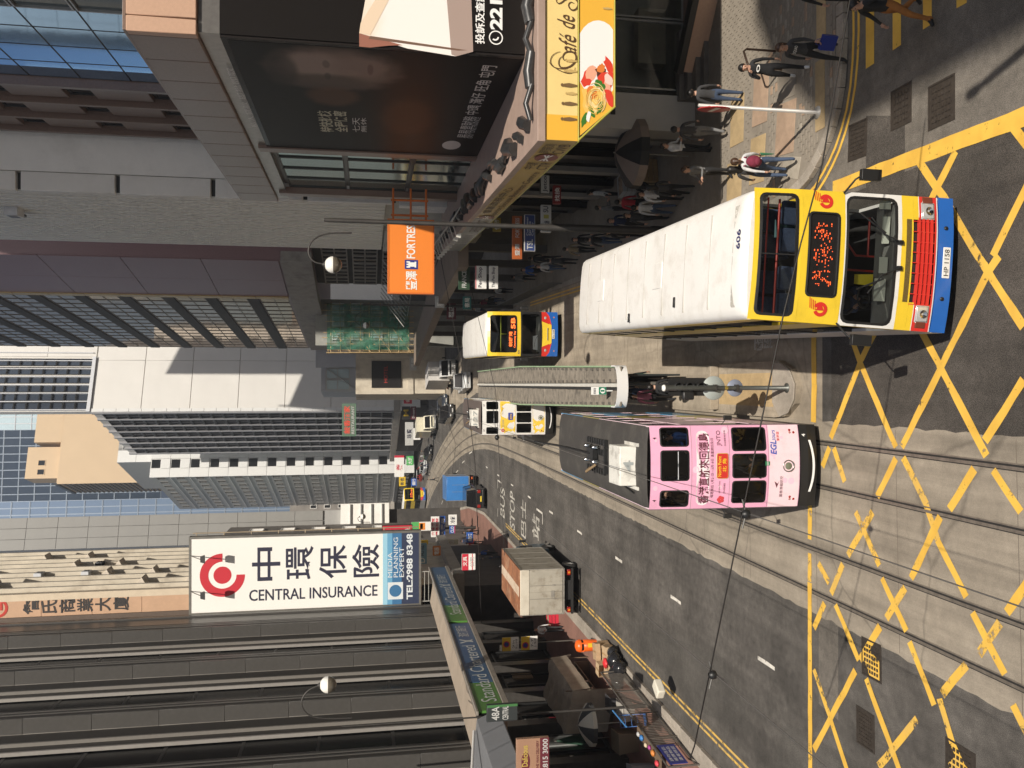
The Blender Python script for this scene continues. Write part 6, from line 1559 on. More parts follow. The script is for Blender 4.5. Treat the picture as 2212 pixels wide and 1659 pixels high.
# ---------------- trucks
def box_truck(loc, rot, label, cab_m, box_m, roof_m, rear=False, H=3.3, bl=5.6, W=1.18, txt=None, slats=0, pl='KV 3921', name='box_truck'):
    """front at local y=0; the cargo box follows"""
    T = thing(name, label, 'truck', loc, rot)
    cabw = W * .88
    b = MB(); b.extrude_x([(.1, .5), (.0, 1.1), (.18, 1.3), (.5, 2.15), (.75, 2.3), (1.75, 2.3), (1.75, .5)], -cabw, cabw); b.build('cab', cab_m, T, bevel=.05)
    b = MB(); b.hexa([(-cabw + .1, .165, 1.32), (cabw - .1, .165, 1.32), (cabw - .1, .2, 1.32), (-cabw + .1, .2, 1.32)], [(-cabw + .16, .465, 2.1), (cabw - .16, .465, 2.1), (cabw - .16, .5, 2.1), (-cabw + .16, .5, 2.1)]); b.build('windscreen', gl_black, T)
    for s in (-1, 1):
        b = MB(); b.box(s * cabw - .012, s * cabw + .012, .55, 1.4, 1.35, 2.05); b.build('door_window', gl_black, T)
        b = MB(); b.box(s * (cabw - .22) - .14, s * (cabw - .22) + .14, -.03, .06, .72, .92); b.build('headlight', lamp_glass, T, bevel=.02)
        b = MB(); b.tube([(s * cabw, .4, 2.0), (s * (cabw + .2), .2, 2.0)], .015, 5); b.box(s * (cabw + .2) - .07, s * (cabw + .2) + .07, .16, .22, 1.6, 2.0); b.build('mirror', seal, T, bevel=.015)
    b = MB(); b.box(-cabw + .2, cabw - .2, -.012, .1, .95, 1.15, 0); b.box(-cabw - .02, cabw + .02, -.06, .1, .42, .66, 1); b.build('grille', [seal, alu], T, bevel=.01)
    plate(T, pl, 0, -.065, .46, plate_w)
    y0, y1 = 1.9, 1.9 + bl
    b = MB(); b.box(-W, W, y0, y1, 1.0, H - .02); b.build('cargo_box', box_m, T, bevel=.015)
    b = MB(); b.box(-W - .015, W + .015, y0 - .01, y1 + .01, H - .02, H + .03); b.build('box_roof', roof_m, T, bevel=.01)
    b = MB()
    for s in (-1, 1):
        for yy in (y0, y1 - .06): b.box(s * W - .02, s * W + .02, yy, yy + .06, .98, H)
        for zz in (.97, H - .12): b.box(s * W - .018, s * W + .018, y0, y1, zz, zz + .07)
        for k in range(slats): yy = y0 + bl * (k + 1) / (slats + 1); b.box(s * W - .014, s * W + .014, yy, yy + .04, 1.04, H - .1)
    b.box(-W, W, y1 - .01, y1 + .02, .97, 1.06); b.build('box_frame', mat('frame_alu', (.38, .36, .32), .45, .5, .2, 4), T)
    dmat = box_m
    for s in (-1, 1):
        b = MB(); b.box(min(0, s * (W - .06)) + .008, max(0, s * (W - .06)) - .008, y1, y1 + .035, 1.08, H - .5 if rear else H - .1); dr = b.build('rear_door', dmat, T, bevel=.01)
        b = MB(); b.tube([(s * .34, y1 + .06, 1.02), (s * .34, y1 + .06, H - .5)], .014, 5); b.box(s * .34 - .03, s * .34 + .03, y1 + .03, y1 + .08, 1.5, 1.62); b.build('locking_bar', MATS['frame_alu'], dr)
        b = MB(); b.box(s * (W - .2) - .14, s * (W - .2) + .14, y1 - .08, y1 + .06, .66, .82, 0); tl = b.build('tail_light', lamp_red, T, bevel=.015)
        b = MB(); b.box(s * (W - .2) - .05, s * (W - .2) + .05, y1 + .06, y1 + .07, .68, .8, 0); b.build('amber_lens', lamp_amb, tl)
    if rear:
        b = MB(); b.box(-W + .01, W - .01, y1 - .02, y1 + .05, H - .5, H - .02); b.build('shutter_housing', mat('housing_cream', (.62, .57, .47), .5, 0, .06, 2, dirt=(.3, .24, .16), dirt_amt=.4), T, bevel=.04)
        b = MB(); b.box(-.06, .28, y1 + .035, y1 + .05, 1.5, 1.68); b.build('latch_plate', MATS['frame_alu'], T)
    b = MB(); b.box(-W, W, y1 - .1, y1 + .08, .52, .62); b.box(-.5, .5, 1.2, y1 - .2, .55, .95); b.box(-W + .2, W - .2, y0, y1 - .2, .86, 1.0); b.build('chassis', chassis_m, T)
    if rear:
        b = MB(); b.box(-.28, .22, y0 + .05, y1 - .05, H + .03, H + .036); b.build('roof_strip', mat('worn_pale_strip', (.62, .50, .38), .7, 0, .1, 3, dirt=(.34, .17, .08), dirt_amt=.9, dscale=2.5), T)
    if txt: text(txt, (W + .006, y0 + 1.0, 2.05), YP, FZ, 3.2, .3, flat('faded_lettering', (.16, .15, .14), .7), T, 'lettering')
    for s in (-1, 1):
        wheel(T, s * (cabw - .1), .95, .42, .24); wheel(T, s * (W - .2), y1 - 1.3, .42, .34)
    return T
rust = mat('rusty_roof', (.27, .11, .05), .8, 0, .45, 1.3, .3, 20, dirt=(.60, .41, .27), dirt_amt=.85, dscale=1.1)
g_box = mat('grimy_box', (.38, .35, .29), .55, 0, .12, 1.0, dirt=(.14, .105, .065), dirt_amt=.75, dscale=1.7)
e = G(1250, 1296, .6); box_truck((e.x + .1, 41.6 + 7.55, .004), PI, 'parked grey box truck with a rusty roof on the left kerb', paint('cab_blue', (.05, .10, .14)), g_box, rust, True, 3.3, 5.6, 1.16, 'LOGISTICS', 3)
bluep = paint('truck_blue', (.045, .20, .52))
box_truck((-10.75, 82.0 + 6.2, .004), PI - math.radians(-4), 'bright blue box truck driving away in the left lane', paint('cab_white', (.6, .6, .58)), bluep, bluep, False, 3.25, 4.2, 1.2)
whitep = mat('truck_box_white', (.58, .56, .53), .5, 0, .06, 1, dirt=(.35, .33, .3), dirt_amt=.3)
box_truck((2.0, 101, .004), math.radians(12), 'white and grey box truck facing the camera beyond the route 5B bus', paint('cab_silver', (.50, .50, .49)), whitep, whitep, False, 3.55, 5.5, 1.2)
cream = paint('cab_cream', (.66, .62, .48), .4)
box_truck((-5.9, 131, .004), math.radians(16), 'cream box truck facing the camera in the far right lane', cream, cream, cream, False, 3.3, 4.5, 1.2)

# ---------------- cars
def car(loc, rot, label, m, kind='sedan', name='parked_car', cat='car', glass=None, roofm=None, pl='SB 6412', group=None):
    """front at local y=0"""
    T = thing(name, label, cat, loc, rot, group)
    W = .88
    if kind == 'van':
        L, belt, top, g0, g1, h0, h1 = 4.7, 1.05, 1.95, .75, 4.6, 1.25, 4.45; prof = [(.02, .3), (.0, .7), (.12, .92), (.75, 1.05), (4.68, 1.08), (4.7, .3)]
    elif kind == 'pickup':
        L, belt, top, g0, g1, h0, h1 = 4.9, 1.05, 1.9, .5, 2.3, .95, 2.2; prof = [(.02, .35), (.0, .75), (.1, 1.0), (.5, 1.08), (4.88, 1.08), (4.9, .4)]
    else:
        L, belt, top, g0, g1, h0, h1 = 4.6, .92, 1.45, 1.25, 4.0, 2.0, 3.5; prof = [(.03, .25), (.0, .55), (.1, .72), (1.2, .9), (4.0, .94), (4.55, .88), (4.6, .3)]
    b = MB(); b.extrude_x(prof, -W, W); b.build('body', m, T, bevel=.06)
    b = MB(); b.hexa([(-W + .05, g0, belt - .02), (W - .05, g0, belt - .02), (W - .05, g1, belt - .02), (-W + .05, g1, belt - .02)], [(-W + .2, h0, top - .04), (W - .2, h0, top - .04), (W - .2, h1, top - .04), (-W + .2, h1, top - .04)]); b.build('window_glass', glass or gl_black, T)
    b = MB(); b.hexa([(-W + .18, h0 - .05, top - .05), (W - .18, h0 - .05, top - .05), (W - .18, h1 + .06, top - .05), (-W + .18, h1 + .06, top - .05)], [(-W + .27, h0 + .08, top), (W - .27, h0 + .08, top), (W - .27, h1 - .06, top), (-W + .27, h1 - .06, top)]); b.build('roof', roofm or m, T, bevel=.02)
    b = MB()
    for s in (-1, 1):
        for ya, yb in ((g0, h0), (g1, h1), ((g0 + g1) / 2, (h0 + h1) / 2)):
            b.tube([(s * (W - .05), ya, belt - .02), (s * (W - .2), yb, top - .04)], .035, 5)
    b.build('window_pillar', m, T)
    for s in (-1, 1):
        b = MB(); b.box(s * .62 - .18, s * .62 + .18, -.02, .12, .58, .74); b.build('headlight', lamp_glass, T, bevel=.03)
        b = MB(); b.box(s * .68 - .14, s * .68 + .14, L - .1, L + .02, .66, .86 if kind == 'sedan' else .95); b.build('tail_light', lamp_red, T, bevel=.02)
        b = MB(); b.box(s * (W + .08) - .08, s * (W + .08) + .08, g0 + .35, g0 + .47, belt + .0, belt + .14); b.build('mirror', m, T, bevel=.02)
        for y in (.85, L - .95): wheel(T, s * (W - .1), y, .32, .2)
    b = MB(); b.box(-.42, .42, -.012, .1, .5, .62); b.build('grille', seal, T)
    b = MB(); b.box(-W + .02, W - .02, -.03, .2, .27, .45, 0); b.box(-W + .02, W - .02, L - .2, L + .04, .3, .5, 0); b.build('bumper', seal if kind == 'van' else m, T, bevel=.03)
    plate(T, pl, 0, -.035, .36, plate_w)
    P = MB(); P.box(-.26, .26, L + .042, L + .052, .56, .70); P.build('number_plate', plate_y, T)
    return T
blk_p = paint('car_black', (.015, .015, .017), .15); silv = paint('car_silver', (.48, .49, .49), .25); wh_p = paint('car_white', (.66, .66, .65), .25)
car((-10.6, 76.3 + 4.7, .004), PI, 'black people carrier with a yellow rear plate, close behind the blue truck', blk_p, 'van', roofm=blk_p, name='people_carrier', cat='van')
car((.45, 87, .004), math.radians(8), 'silver grey pickup van facing the camera beyond the tram stop shelter', silv, 'pickup', name='pickup_van', cat='van')
car((-3.3, 104.5, .004), math.radians(14), 'glossy black car facing the camera behind the yellow tram', blk_p, 'van', name='people_carrier', cat='car')
car((-2.2, 113, .004), math.radians(14), 'dark car half hidden behind the black car near the yellow tram', paint('car_navy', (.03, .04, .06), .2), 'sedan')
car((-11.0, 141, .004), math.radians(22), 'black saloon car at the far right kerb beyond the cream truck', blk_p, 'sedan')
car((-14.5, 152.5, .004), math.radians(26), 'small silver car, farthest of the facing cars at the right kerb', silv, 'sedan')
car((-16.5, 163, .004), math.radians(28), 'red and grey taxi at the far bend under the white shop sign', paint('taxi_red', (.5, .03, .025), .25), 'sedan', roofm=silv, name='taxi', cat='taxi')
T = car((-25.5, 166, .004), math.radians(35), 'yellow and grey lorry with a curved back beside the far turning bus', paint('lorry_yellow', (.7, .5, .05)), 'pickup', name='small_lorry', cat='truck')
# ================================================================ STREET FURNITURE AND SIGNS
pole_grey = mat('pole_grey', (.16, .155, .145), .5, .4, .15, 3)
pole_dark = mat('pole_dark', (.06, .055, .05), .5, .4, .2, 3)
globe_w = flat('globe_white', (.82, .80, .74), .25); globe_d = flat('globe_smoke', (.14, .12, .09), .12, 0, .6)
def lamp(label, Y, base_px, top_px, arm_px, globe_px, gr, name='street_lamp', r=.075):
    b0 = atY(*base_px, Y); top = atY(*top_px, Y)
    T = thing(name, label, 'street lamp', (b0.x, Y, .115), 0, 'globe lamps along the street')
    B = Vector((b0.x, Y, .115))
    b = MB(); x = (top.x - b0.x)
    b.lathe([(r * 2.4, 0), (r * 2.4, .5), (r * 1.9, .6), (r * 1.75, 4.6), (r * 1.15, 4.8), (r, top.z - .3), (r * .8, top.z - .115)], 14, (0, 0, 0)); b.build('pole', pole_dark, T)
    b = MB(); b.tube([tuple(atY(*p, Y) - B) for p in smooth(arm_px, 2)], .03, 6); b.build('arm', pole_dark, T)
    g = atY(*globe_px, Y) - B; rr = gr / FPX * Y
    b = MB(); b.ball(g, rr, 0, 20, 8, z0=0); gl = b.build('globe', globe_w, T)
    b = MB(); b.ball(g, rr * .99, 0, 20, 8, z1=0); b.build('lower_bowl', globe_d, gl)
    b = MB(); b.lathe([(.05, rr * 1.25), (.08, rr * 1.1), (rr * .4, rr * .92)], 10, tuple(g)); b.build('collar', pole_dark, gl)
lamp('tall dark lamp post with a white globe, in front of the orange sign', 29.3, (1460, 500), (700, 494), [(760, 503), (700, 504), (672, 520), (664, 545), (676, 566), (700, 571)], (720, 572), 18)
lamp('farther lamp post with a small white globe on the right pavement by the brown canopy', 62, (1090, 663), (783, 669), [(800, 671), (770, 676), (766, 695), (778, 703)], (791, 703), 7, r=.06)
lamp('lamp post with a white globe in front of the dark finned bank, left foreground', 31.5, (1300, 1531), (738, 1552), [(760, 1551), (700, 1553), (662, 1545), (648, 1518), (662, 1492), (690, 1480)], (709, 1479), 17.5, r=.028)
lamp('small globe lamp far down the left side beside the red sign', 84, (1000, 1140), (770, 1128), [(800, 1128), (776, 1128), (772, 1120), (776, 1116)], (784, 1116), 6, r=.06)
T = thing('street_lamp', 'lamp post beside the near crossing, throwing a thin shadow on the road', 'street lamp', (7.45, 5.1, .0), 0, 'globe lamps along the street')
b = MB(); b.lathe([(.2, 0), (.2, .5), (.12, .6), (.09, 8.6), (.05, 8.9)], 12); b.build('pole', pole_dark, T)
b = MB(); b.lathe([(.08, 8.9), (.11, 8.95), (.11, 9.15), (.001, 9.2)], 10); b.build('cap', pole_dark, T)
# cream pole clamped to the tall lamp post and black notice board on the left one
def board(label, x0, x1, y0, y1, Y, m, dp=.12, name='shop_sign', cat='sign', group=None, frame=None):
    a = atY(x1, y1, Y); c = atY(x0, y0, Y); W, H = c.x - a.x, c.z - a.z
    T = thing(name, label, cat, (a.x, Y, a.z), 0, group)
    b = MB(); b.box(0, W, 0, dp, 0, H); b.build('panel', m, T, bevel=.01, seg=1)
    if frame:
        b = MB(); t = min(W, H) * .03
        for q in ((-t, W + t, -t, 0), (-t, W + t, H, H + t), (-t, 0, 0, H), (W, W + t, 0, H)): b.box(q[0], q[1], -.02, dp + .02, q[2], q[3])
        b.build('frame', frame, T)
    return T, W, H
def bt(T, body, u0, u1, v0, v1, W, H, m, bold=0, keep=False, y=-.012, name='lettering', shear=0.0): return text(body, (W * u0, y, H * v0), FX, FZ, W * (u1 - u0), H * (v1 - v0), m, T, name, bold, keep=keep, shear=shear)
def rectp(T, u0, u1, v0, v1, W, H, m, name='colour_panel', y=-.006):
    b = MB(); b.box(W * u0, W * u1, y, .0, H * v0, H * v1); return b.build(name, m, T)
orange = mat('sign_orange', (.78, .22, .03), .4, 0, .03, .5)
T, W, H = board('bright orange electrical shop sign with white lettering and a castle emblem, hung over the pavement', 840, 935, 475, 633, 36.0, orange, .35, frame=flat('orange_frame', (.62, .15, .02), .5))
navy_p = flat('navy_print', (.02, .035, .22), .4); whs = flat('sign_white', (.80, .79, .75), .45)
bt(T, '豐澤', .04, .30, .36, .62, W, H, whs, .02); bt(T, 'FORTRESS', .475, .985, .40, .60, W, H, whs, .02)
rectp(T, .325, .455, .34, .64, W, H, navy_p, 'castle_emblem'); b = MB()
for u0, u1, v0, v1 in ((.35, .43, .38, .42), (.36, .42, .42, .52), (.345, .435, .52, .56), (.345, .365, .56, .60), (.38, .40, .56, .60), (.415, .435, .56, .60)): b.box(W * u0, W * u1, -.014, -.006, H * v0, H * v1)
b.build('castle_print', whs, T)
b = MB()
for z in (.15, .5, .9): b.tube([(W, .17, H * z), (W + 1.4, .17, H * z)], .05, 6)
for x in (.25, .9): b.tube([(W + x, .17, H * .1), (W + x, .17, H * .95)], .05, 6)
b.build('bracket', MATS['orange_frame'], T)
T, W, H = board('huge white insurance sign with a red ring emblem and four dark Chinese characters', 413, 905, 1165, 1303, 57.55, flat('sign_bright_white', (.84, .82, .77), .5), .5, frame=mat('sign_steel', (.2, .19, .17), .5, .5, .2, 2))
dk = flat('ink_navy', (.025, .025, .05), .5)
for i, ch in enumerate('中環保險'):
    v = 1 - (540 + i * 72 + 60 - 413) / 492; bt(T, ch, .40, .86, v, v + 60 / 492, W, H, dk, .01)
    
# English name runs sideways up the panel beside the characters
def col_text(T, body, u0, u1, v_top, v_bot, W, H, m, bold=0):
    """lettering that reads downwards, letters lying on their side"""
    text(body, (W * u0, -.014, H * v_top), Vector((0, 0, -1)), FX, H * (v_top - v_bot), W * (u1 - u0), m, T, 'lettering', bold)
V = lambda x: 1 - (x - 413) / 492
col_text(T, 'CENTRAL INSURANCE', .13, .285, V(534), V(812), W, H, dk, .012)
b = MB(); rc = (W * .50, H * V(478)); R = W * .295
for i in range(40):
    t0, t1 = PI * 1.5 * i / 40, PI * 1.5 * (i + 1) / 40
    b.poly([(rc[0] + r * math.cos(t), -.008, rc[1] + r * math.sin(t)) for r, t in ((R * .62, t0), (R, t0), (R, t1), (R * .62, t1))])
b.poly([(rc[0] + R * .40 * math.cos(t * PI / 12), -.008, rc[1] + R * .40 * math.sin(t * PI / 12)) for t in range(24)]); b.build('ring_emblem', flat('emblem_crimson', (.55, .03, .045), .45), T)
rectp(T, 0, 1, 0, V(866), W, H, flat('strip_navy', (.035, .045, .085), .4)); rectp(T, 0, 1, V(866), V(845), W, H, flat('strip_mid_blue', (.05, .16, .32), .4)); rectp(T, 0, 1, V(845), V(834), W, H, flat('strip_sky', (.14, .36, .55), .4)); rectp(T, 0, 1, V(834), V(824), W, H, flat('strip_pale', (.32, .58, .72), .4))
pl_ = flat('strip_lettering', (.66, .70, .72), .45)
for s_, x in (('MEDIA', 835), ('PLANNING', 848), ('EXPERT', 861)): bt(T, s_, .38, .38 + .07 * len(s_), V(x + 10), V(x), W, H, pl_, .0, y=-.016)
bt(T, 'TEL:2988 8348', .06, .985, V(891), V(877), W, H, pl_, .03, y=-.016)
rectp(T, .07, .31, V(869), V(835), W, H, pl_, 'logo_panel', -.012); b = MB(); b.poly([(W * .19 + W * .085 * math.cos(t * PI / 10), -.018, H * V(852) + W * .085 * math.sin(t * PI / 10)) for t in range(20)]); b.build('logo_print', MATS['strip_mid_blue'], T)
b = MB()
for k in range(9):
    z = H * (.04 + k * .118); b.tube([(W, .5, z), (W + .35, .5, z)], .04, 5); b.tube([(-.9, .45, z), (0, .45, z)], .04, 5)
b.tube([(-.9, .45, 0), (-.9, .45, H)], .05, 5); b.tube([(W + .3, .5, 0), (W + .3, .5, H)], .04, 5); b.build('frame_struts', mat('strut_tan', (.36, .29, .2), .6, .2, .2, 2), T)
for u in (.3, .78):
    b = MB(); b.tube([(W * u, 0, H + .1), (W * u, -1.3, H - .8)], .03, 5); arm = b.build('lamp_arm', MATS['sign_steel'], T)
    b = MB(); b.hexa([(W * u - .25, -1.5, H - 1.15), (W * u + .25, -1.5, H - 1.15), (W * u + .25, -1.2, H - 1.05), (W * u - .25, -1.2, H - 1.05)], [(W * u - .18, -1.45, H - .85), (W * u + .18, -1.45, H - .85), (W * u + .18, -1.25, H - .8), (W * u - .18, -1.25, H - .8)]); b.build('floodlight', seal, arm)
def simple(label, px, Y, m, words, cat='sign', frame=None, bars=()):
    T, W, H = board(label, *px, Y, m, .15, frame=frame)
    for u0, u1, v0, v1, mm in bars: rectp(T, u0, u1, v0, v1, W, H, mm)
    for body, u0, u1, v0, v1, mm in words: bt(T, body, u0, u1, v0, v1, W, H, mm, .015)
    return T
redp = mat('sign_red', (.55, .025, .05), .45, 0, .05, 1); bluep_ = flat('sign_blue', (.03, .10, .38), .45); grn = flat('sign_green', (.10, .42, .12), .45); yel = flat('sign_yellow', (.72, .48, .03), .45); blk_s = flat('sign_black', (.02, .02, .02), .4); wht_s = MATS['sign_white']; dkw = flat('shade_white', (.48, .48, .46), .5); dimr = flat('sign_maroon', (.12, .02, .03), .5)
simple('crimson box sign with white letters, half hidden behind the foot of the insurance sign', (826, 890, 1136, 1172), 66, redp, [('IT', .3, .62, .5, .82, wht_s), ('Call', .2, .6, .3, .42, wht_s), ('11303', .2, .8, .1, .24, wht_s)], frame=blk_s)
simple('small pale blue sign with a large D below the insurance sign', (902, 922, 1174, 1218), 60, flat('sign_pale_blue', (.20, .36, .46), .5), [('D', .06, .3, .2, .8, wht_s), ('HOTEL', .4, .9, .3, .7, dk)])
simple('green and white banner sign with an orange swirl, far left street', (889, 931, 1128, 1146), 82, wht_s, [], bars=[(0, 1, .62, 1, grn), (.1, .9, .3, .62, flat('swirl_orange', (.75, .25, .04), .5)), (.2, .8, .42, .56, bluep_)])
simple('white sign with rows of red characters, far left street', (931, 949, 1116, 1160), 83, wht_s, [('海味參茸', .08, .92, .55, .92, redp), ('零售批發', .08, .92, .1, .45, redp)])
simple('blue strip sign below the white sign with red characters', (950, 962, 1115, 1162), 83.5, bluep_, [('大藥房', .1, .9, .15, .85, wht_s)])
simple('small white square sign low on the far left street', (969, 987, 1112, 1134), 80, wht_s, [('冷氣', .15, .85, .2, .8, dk)])
simple('small blue and red sign low on the far left street', (971, 983, 1136, 1152), 79, bluep_, [('CLO', .1, .9, .2, .8, wht_s)], bars=[(0, 1, 0, .12, redp)])
simple('red over white sign hanging in the shade under the bank sign', (998, 1027, 1197, 1231), 49, wht_s, [('文具', .25, .85, .62, .94, wht_s), ('公司', .2, .8, .1, .42, dkw)], bars=[(0, 1, .52, 1, redp), (.0, 1, .2, .26, redp)])
simple('yellow sign with a black M-shaped arch on a dark fascia far down the street', (868, 886, 878, 906), 146, blk_s, [('M', .25, .75, .2, .8, yel)])
simple('dark red sign with white script beside the yellow arch sign', (887, 899, 878, 906), 146, dimr, [('Dessert', .1, .9, .3, .7, wht_s)])
simple('neon sign with four red characters in a green frame, hung over the far street', (740, 768, 873, 941), 128, flat('neon_board', (.10, .15, .11), .6), [('敍香酒家', .06, .94, .42, .9, flat('neon_red', (.75, .06, .03), .5)), ('RESTAURANT', .06, .94, .1, .32, dkw)], frame=flat('neon_green', (.12, .28, .16), .5))
simple('white and red shop fascia at the far bend', (852, 873, 984, 1030), 172, wht_s, [('藥', .3, .6, .2, .8, redp)], bars=[(.9, 1, 0, 1, redp)])
simple('pale grey shop fascia with a crest on the far right street', (875, 893, 912, 962), 150, dkw, [('珠寶', .3, .7, .2, .8, dk)])
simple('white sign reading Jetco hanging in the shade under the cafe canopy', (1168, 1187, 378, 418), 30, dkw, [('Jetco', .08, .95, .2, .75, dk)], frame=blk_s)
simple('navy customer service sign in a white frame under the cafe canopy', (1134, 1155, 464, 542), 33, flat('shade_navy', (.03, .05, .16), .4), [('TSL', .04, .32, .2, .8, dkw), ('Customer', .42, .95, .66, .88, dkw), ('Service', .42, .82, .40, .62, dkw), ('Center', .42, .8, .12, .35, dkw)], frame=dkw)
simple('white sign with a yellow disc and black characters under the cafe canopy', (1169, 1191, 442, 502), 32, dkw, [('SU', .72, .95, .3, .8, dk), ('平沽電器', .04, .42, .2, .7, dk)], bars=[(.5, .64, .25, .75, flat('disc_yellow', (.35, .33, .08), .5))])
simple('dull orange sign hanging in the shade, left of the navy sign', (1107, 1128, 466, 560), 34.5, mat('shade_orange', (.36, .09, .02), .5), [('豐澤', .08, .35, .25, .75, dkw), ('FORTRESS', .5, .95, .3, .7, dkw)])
simple('upper pen shop sign in black and red on white', (1027, 1051, 574, 624), 46, wht_s, [('Pen Shop', .06, .94, .35, .75, dk)], bars=[(0, 1, .92, 1, redp)])
simple('lower pen shop sign in black on white', (1057, 1076, 574, 624), 45.5, wht_s, [('The Pen Shop', .06, .94, .3, .72, dk)])
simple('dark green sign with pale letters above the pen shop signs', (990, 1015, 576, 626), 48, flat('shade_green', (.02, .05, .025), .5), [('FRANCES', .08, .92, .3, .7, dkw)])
simple('brown coffee shop sign with a maroon oval and a phone number, bottom left corner', (1116, 1186, 1598, 1668), 24.6, mat('coffee_peach', (.33, .19, .12), .5, 0, .06, 2), [('Dalicious', .22, .82, .66, .84, flat('gold_script', (.5, .38, .08), .4)), ('THE WAN DELIVERY', .1, .94, .32, .40, dimr), ('2815 3000', .05, .97, .04, .2, dkw)], bars=[(0, 1, 0, .28, dimr)])
T = bpy.data.objects[[o.name for o in COL.objects if o.get('label', '').startswith('brown coffee')][0]]
b = MB(); b.poly([(.36 + .30 * math.cos(t * PI / 12), -.009, .72 + .13 * math.sin(t * PI / 12)) for t in range(24)]); b.build('maroon_oval', dimr, T)
simple('dark street name board on the left lamp post', (1052, 1118, 1524, 1556), 26.3, flat('board_dark', (.03, .035, .035), .5), [('48A', .1, .9, .6, .85, dkw), ('CENTRAL', .1, .9, .3, .5, dkw)], bars=[(.85, 1, 0, 1, flat('board_green', (.05, .16, .05)))])
for lab, px_, Y_, m_, w__ in (
    ('tall red sign with white characters over the far left shops', (862, 905, 1150, 1160), 95, redp, '茶餐廳'), ('yellow vertical sign over the far left shops', (880, 925, 1168, 1176), 70, yel, '押'), ('white and green chemist sign on the far left', (905, 930, 1100, 1112), 100, grn, '藥'),
    ('orange sign on the far left near the red sign', (935, 952, 1180, 1200), 64, flat('far_orange', (.6, .2, .03), .5), '電器'), ('cream vertical sign on the far left pavement shops', (950, 990, 1166, 1176), 72, flat('far_cream', (.6, .55, .4), .5), '眼鏡'), ('dark blue sign low on the far left shops', (1008, 1022, 1150, 1172), 70, bluep_, '鐘錶'),
    ('red sign above the far right kerb beside the arch sign', (872, 890, 850, 872), 132, redp, '金飾'), ('white sign over the far right shops near the cream truck', (893, 908, 925, 950), 150, wht_s, '表行'), ('green sign over the far right shops near the bend', (878, 893, 985, 1005), 160, grn, '大班'), ('yellow sign over the shops at the far bend', (862, 876, 1030, 1050), 178, yel, '影音'),
    ('blue sign over the shops at the far bend', (888, 900, 1032, 1050), 175, bluep_, '銀行'), ('white sign under the beige corner house', (885, 900, 770, 800), 116, dkw, '餐廳'), ('orange sign under the green scaffold', (905, 922, 700, 730), 90, flat('far_orange', (.6, .2, .03)), '便利'), ('small pale sign under the brown canopy beyond the pen shop signs', (940, 960, 640, 665), 60, dkw, '服裝'),
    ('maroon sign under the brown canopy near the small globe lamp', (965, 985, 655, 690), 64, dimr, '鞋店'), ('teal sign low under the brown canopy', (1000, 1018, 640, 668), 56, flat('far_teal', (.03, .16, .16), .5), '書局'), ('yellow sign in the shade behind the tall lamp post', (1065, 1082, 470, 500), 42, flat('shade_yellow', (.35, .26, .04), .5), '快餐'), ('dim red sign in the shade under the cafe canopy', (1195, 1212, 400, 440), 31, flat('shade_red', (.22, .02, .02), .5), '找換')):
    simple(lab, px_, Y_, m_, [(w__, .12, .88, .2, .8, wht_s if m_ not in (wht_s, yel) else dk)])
# shop stalls and crates that fill the pavements
def crate(label, x, y, z, sx, sy, sz, m, rot=0.0):
    T = thing('crate', label, 'crate', (x, y, z), rot, 'goods stacked outside the shops')
    b = MB(); t = .02
    for k in range(3):
        z0 = sz * k / 3 + .01; b.box(-sx, sx, -sy, -sy + t, z0, z0 + sz / 3 - .03); b.box(-sx, sx, sy - t, sy, z0, z0 + sz / 3 - .03); b.box(-sx, -sx + t, -sy + t, sy - t, z0, z0 + sz / 3 - .03); b.box(sx - t, sx, -sy + t, sy - t, z0, z0 + sz / 3 - .03)
    b.box(-sx + t, sx - t, -sy + t, sy - t, 0, .02); b.build('slats', m, T)
    b = MB(); b.box(-sx + .03, sx - .03, -sy + .03, sy - .03, .03, sz * .9); b.build('contents', mat('mixed_goods', (.3, .22, .15), .7, 0, .8, 6), T)
for lab, x, y, m_ in (('red crate on the far left pavement under the bank sign', -13.6, 47, redp), ('blue crate on the far left pavement near the red and white sign', -13.2, 50.5, bluep_), ('yellow crate on the far left pavement beyond the grey truck', -13.5, 55, yel), ('green crate on the far left pavement near the striped shirt man', -13.9, 58, grn), ('white crate by the shop columns under the cafe canopy', 8.2, 33, dkw), ('brown crate under the cafe canopy by the parasol', 8.0, 30.4, mat("crate_wood", (.3, .2, .1), .8))):
    crate(lab, x, y, .115, .45, .35, .6, m_, .2)
# ---------------- tram stop shelter
nr, fr = G(1342, 832, 2.75), 62.0
T = thing('tram_shelter', 'long tram stop shelter with a dirty ribbed roof and a white rounded end', 'shelter', (-.08, nr.y, .15))
Ls = fr - nr.y; hw0, hw1 = .66, 1.02
b = MB(); rz = 2.6
for i in range(24):
    y0, y1 = Ls * i / 24, Ls * (i + 1) / 24 - .03; w0 = hw0 + (hw1 - hw0) * min(1, i / 12)
    for s in (-1, 1):
        a = MB(); x0, x1 = (.12, w0) if s > 0 else (-w0, -.14)
        dz = rng.uniform(-.015, .015)
        a.hexa([(x0, y0 + .1, rz - .06), (x1, y0 + .1, rz - .06), (x1, y1 + .1, rz - .06), (x0, y1 + .1, rz - .06)], [(x0, y0 + .1, rz + dz - (.03 if s > 0 else 0)), (x1, y0 + .1, rz + dz), (x1, y1 + .1, rz + dz), (x0, y1 + .1, rz + dz)])
        a.build('roof_slab', mat('shelter_roof', (.235, .205, .165), .9, 0, .3, 3, .8, 14, dirt=(.055, .05, .042), dirt_amt=.9, dscale=2.2), T, bevel=.015, seg=1)
b = MB(); b.box(-.13, -.03, .1, Ls, rz - .12, rz - .03, 0); b.build('gutter', seal, T)
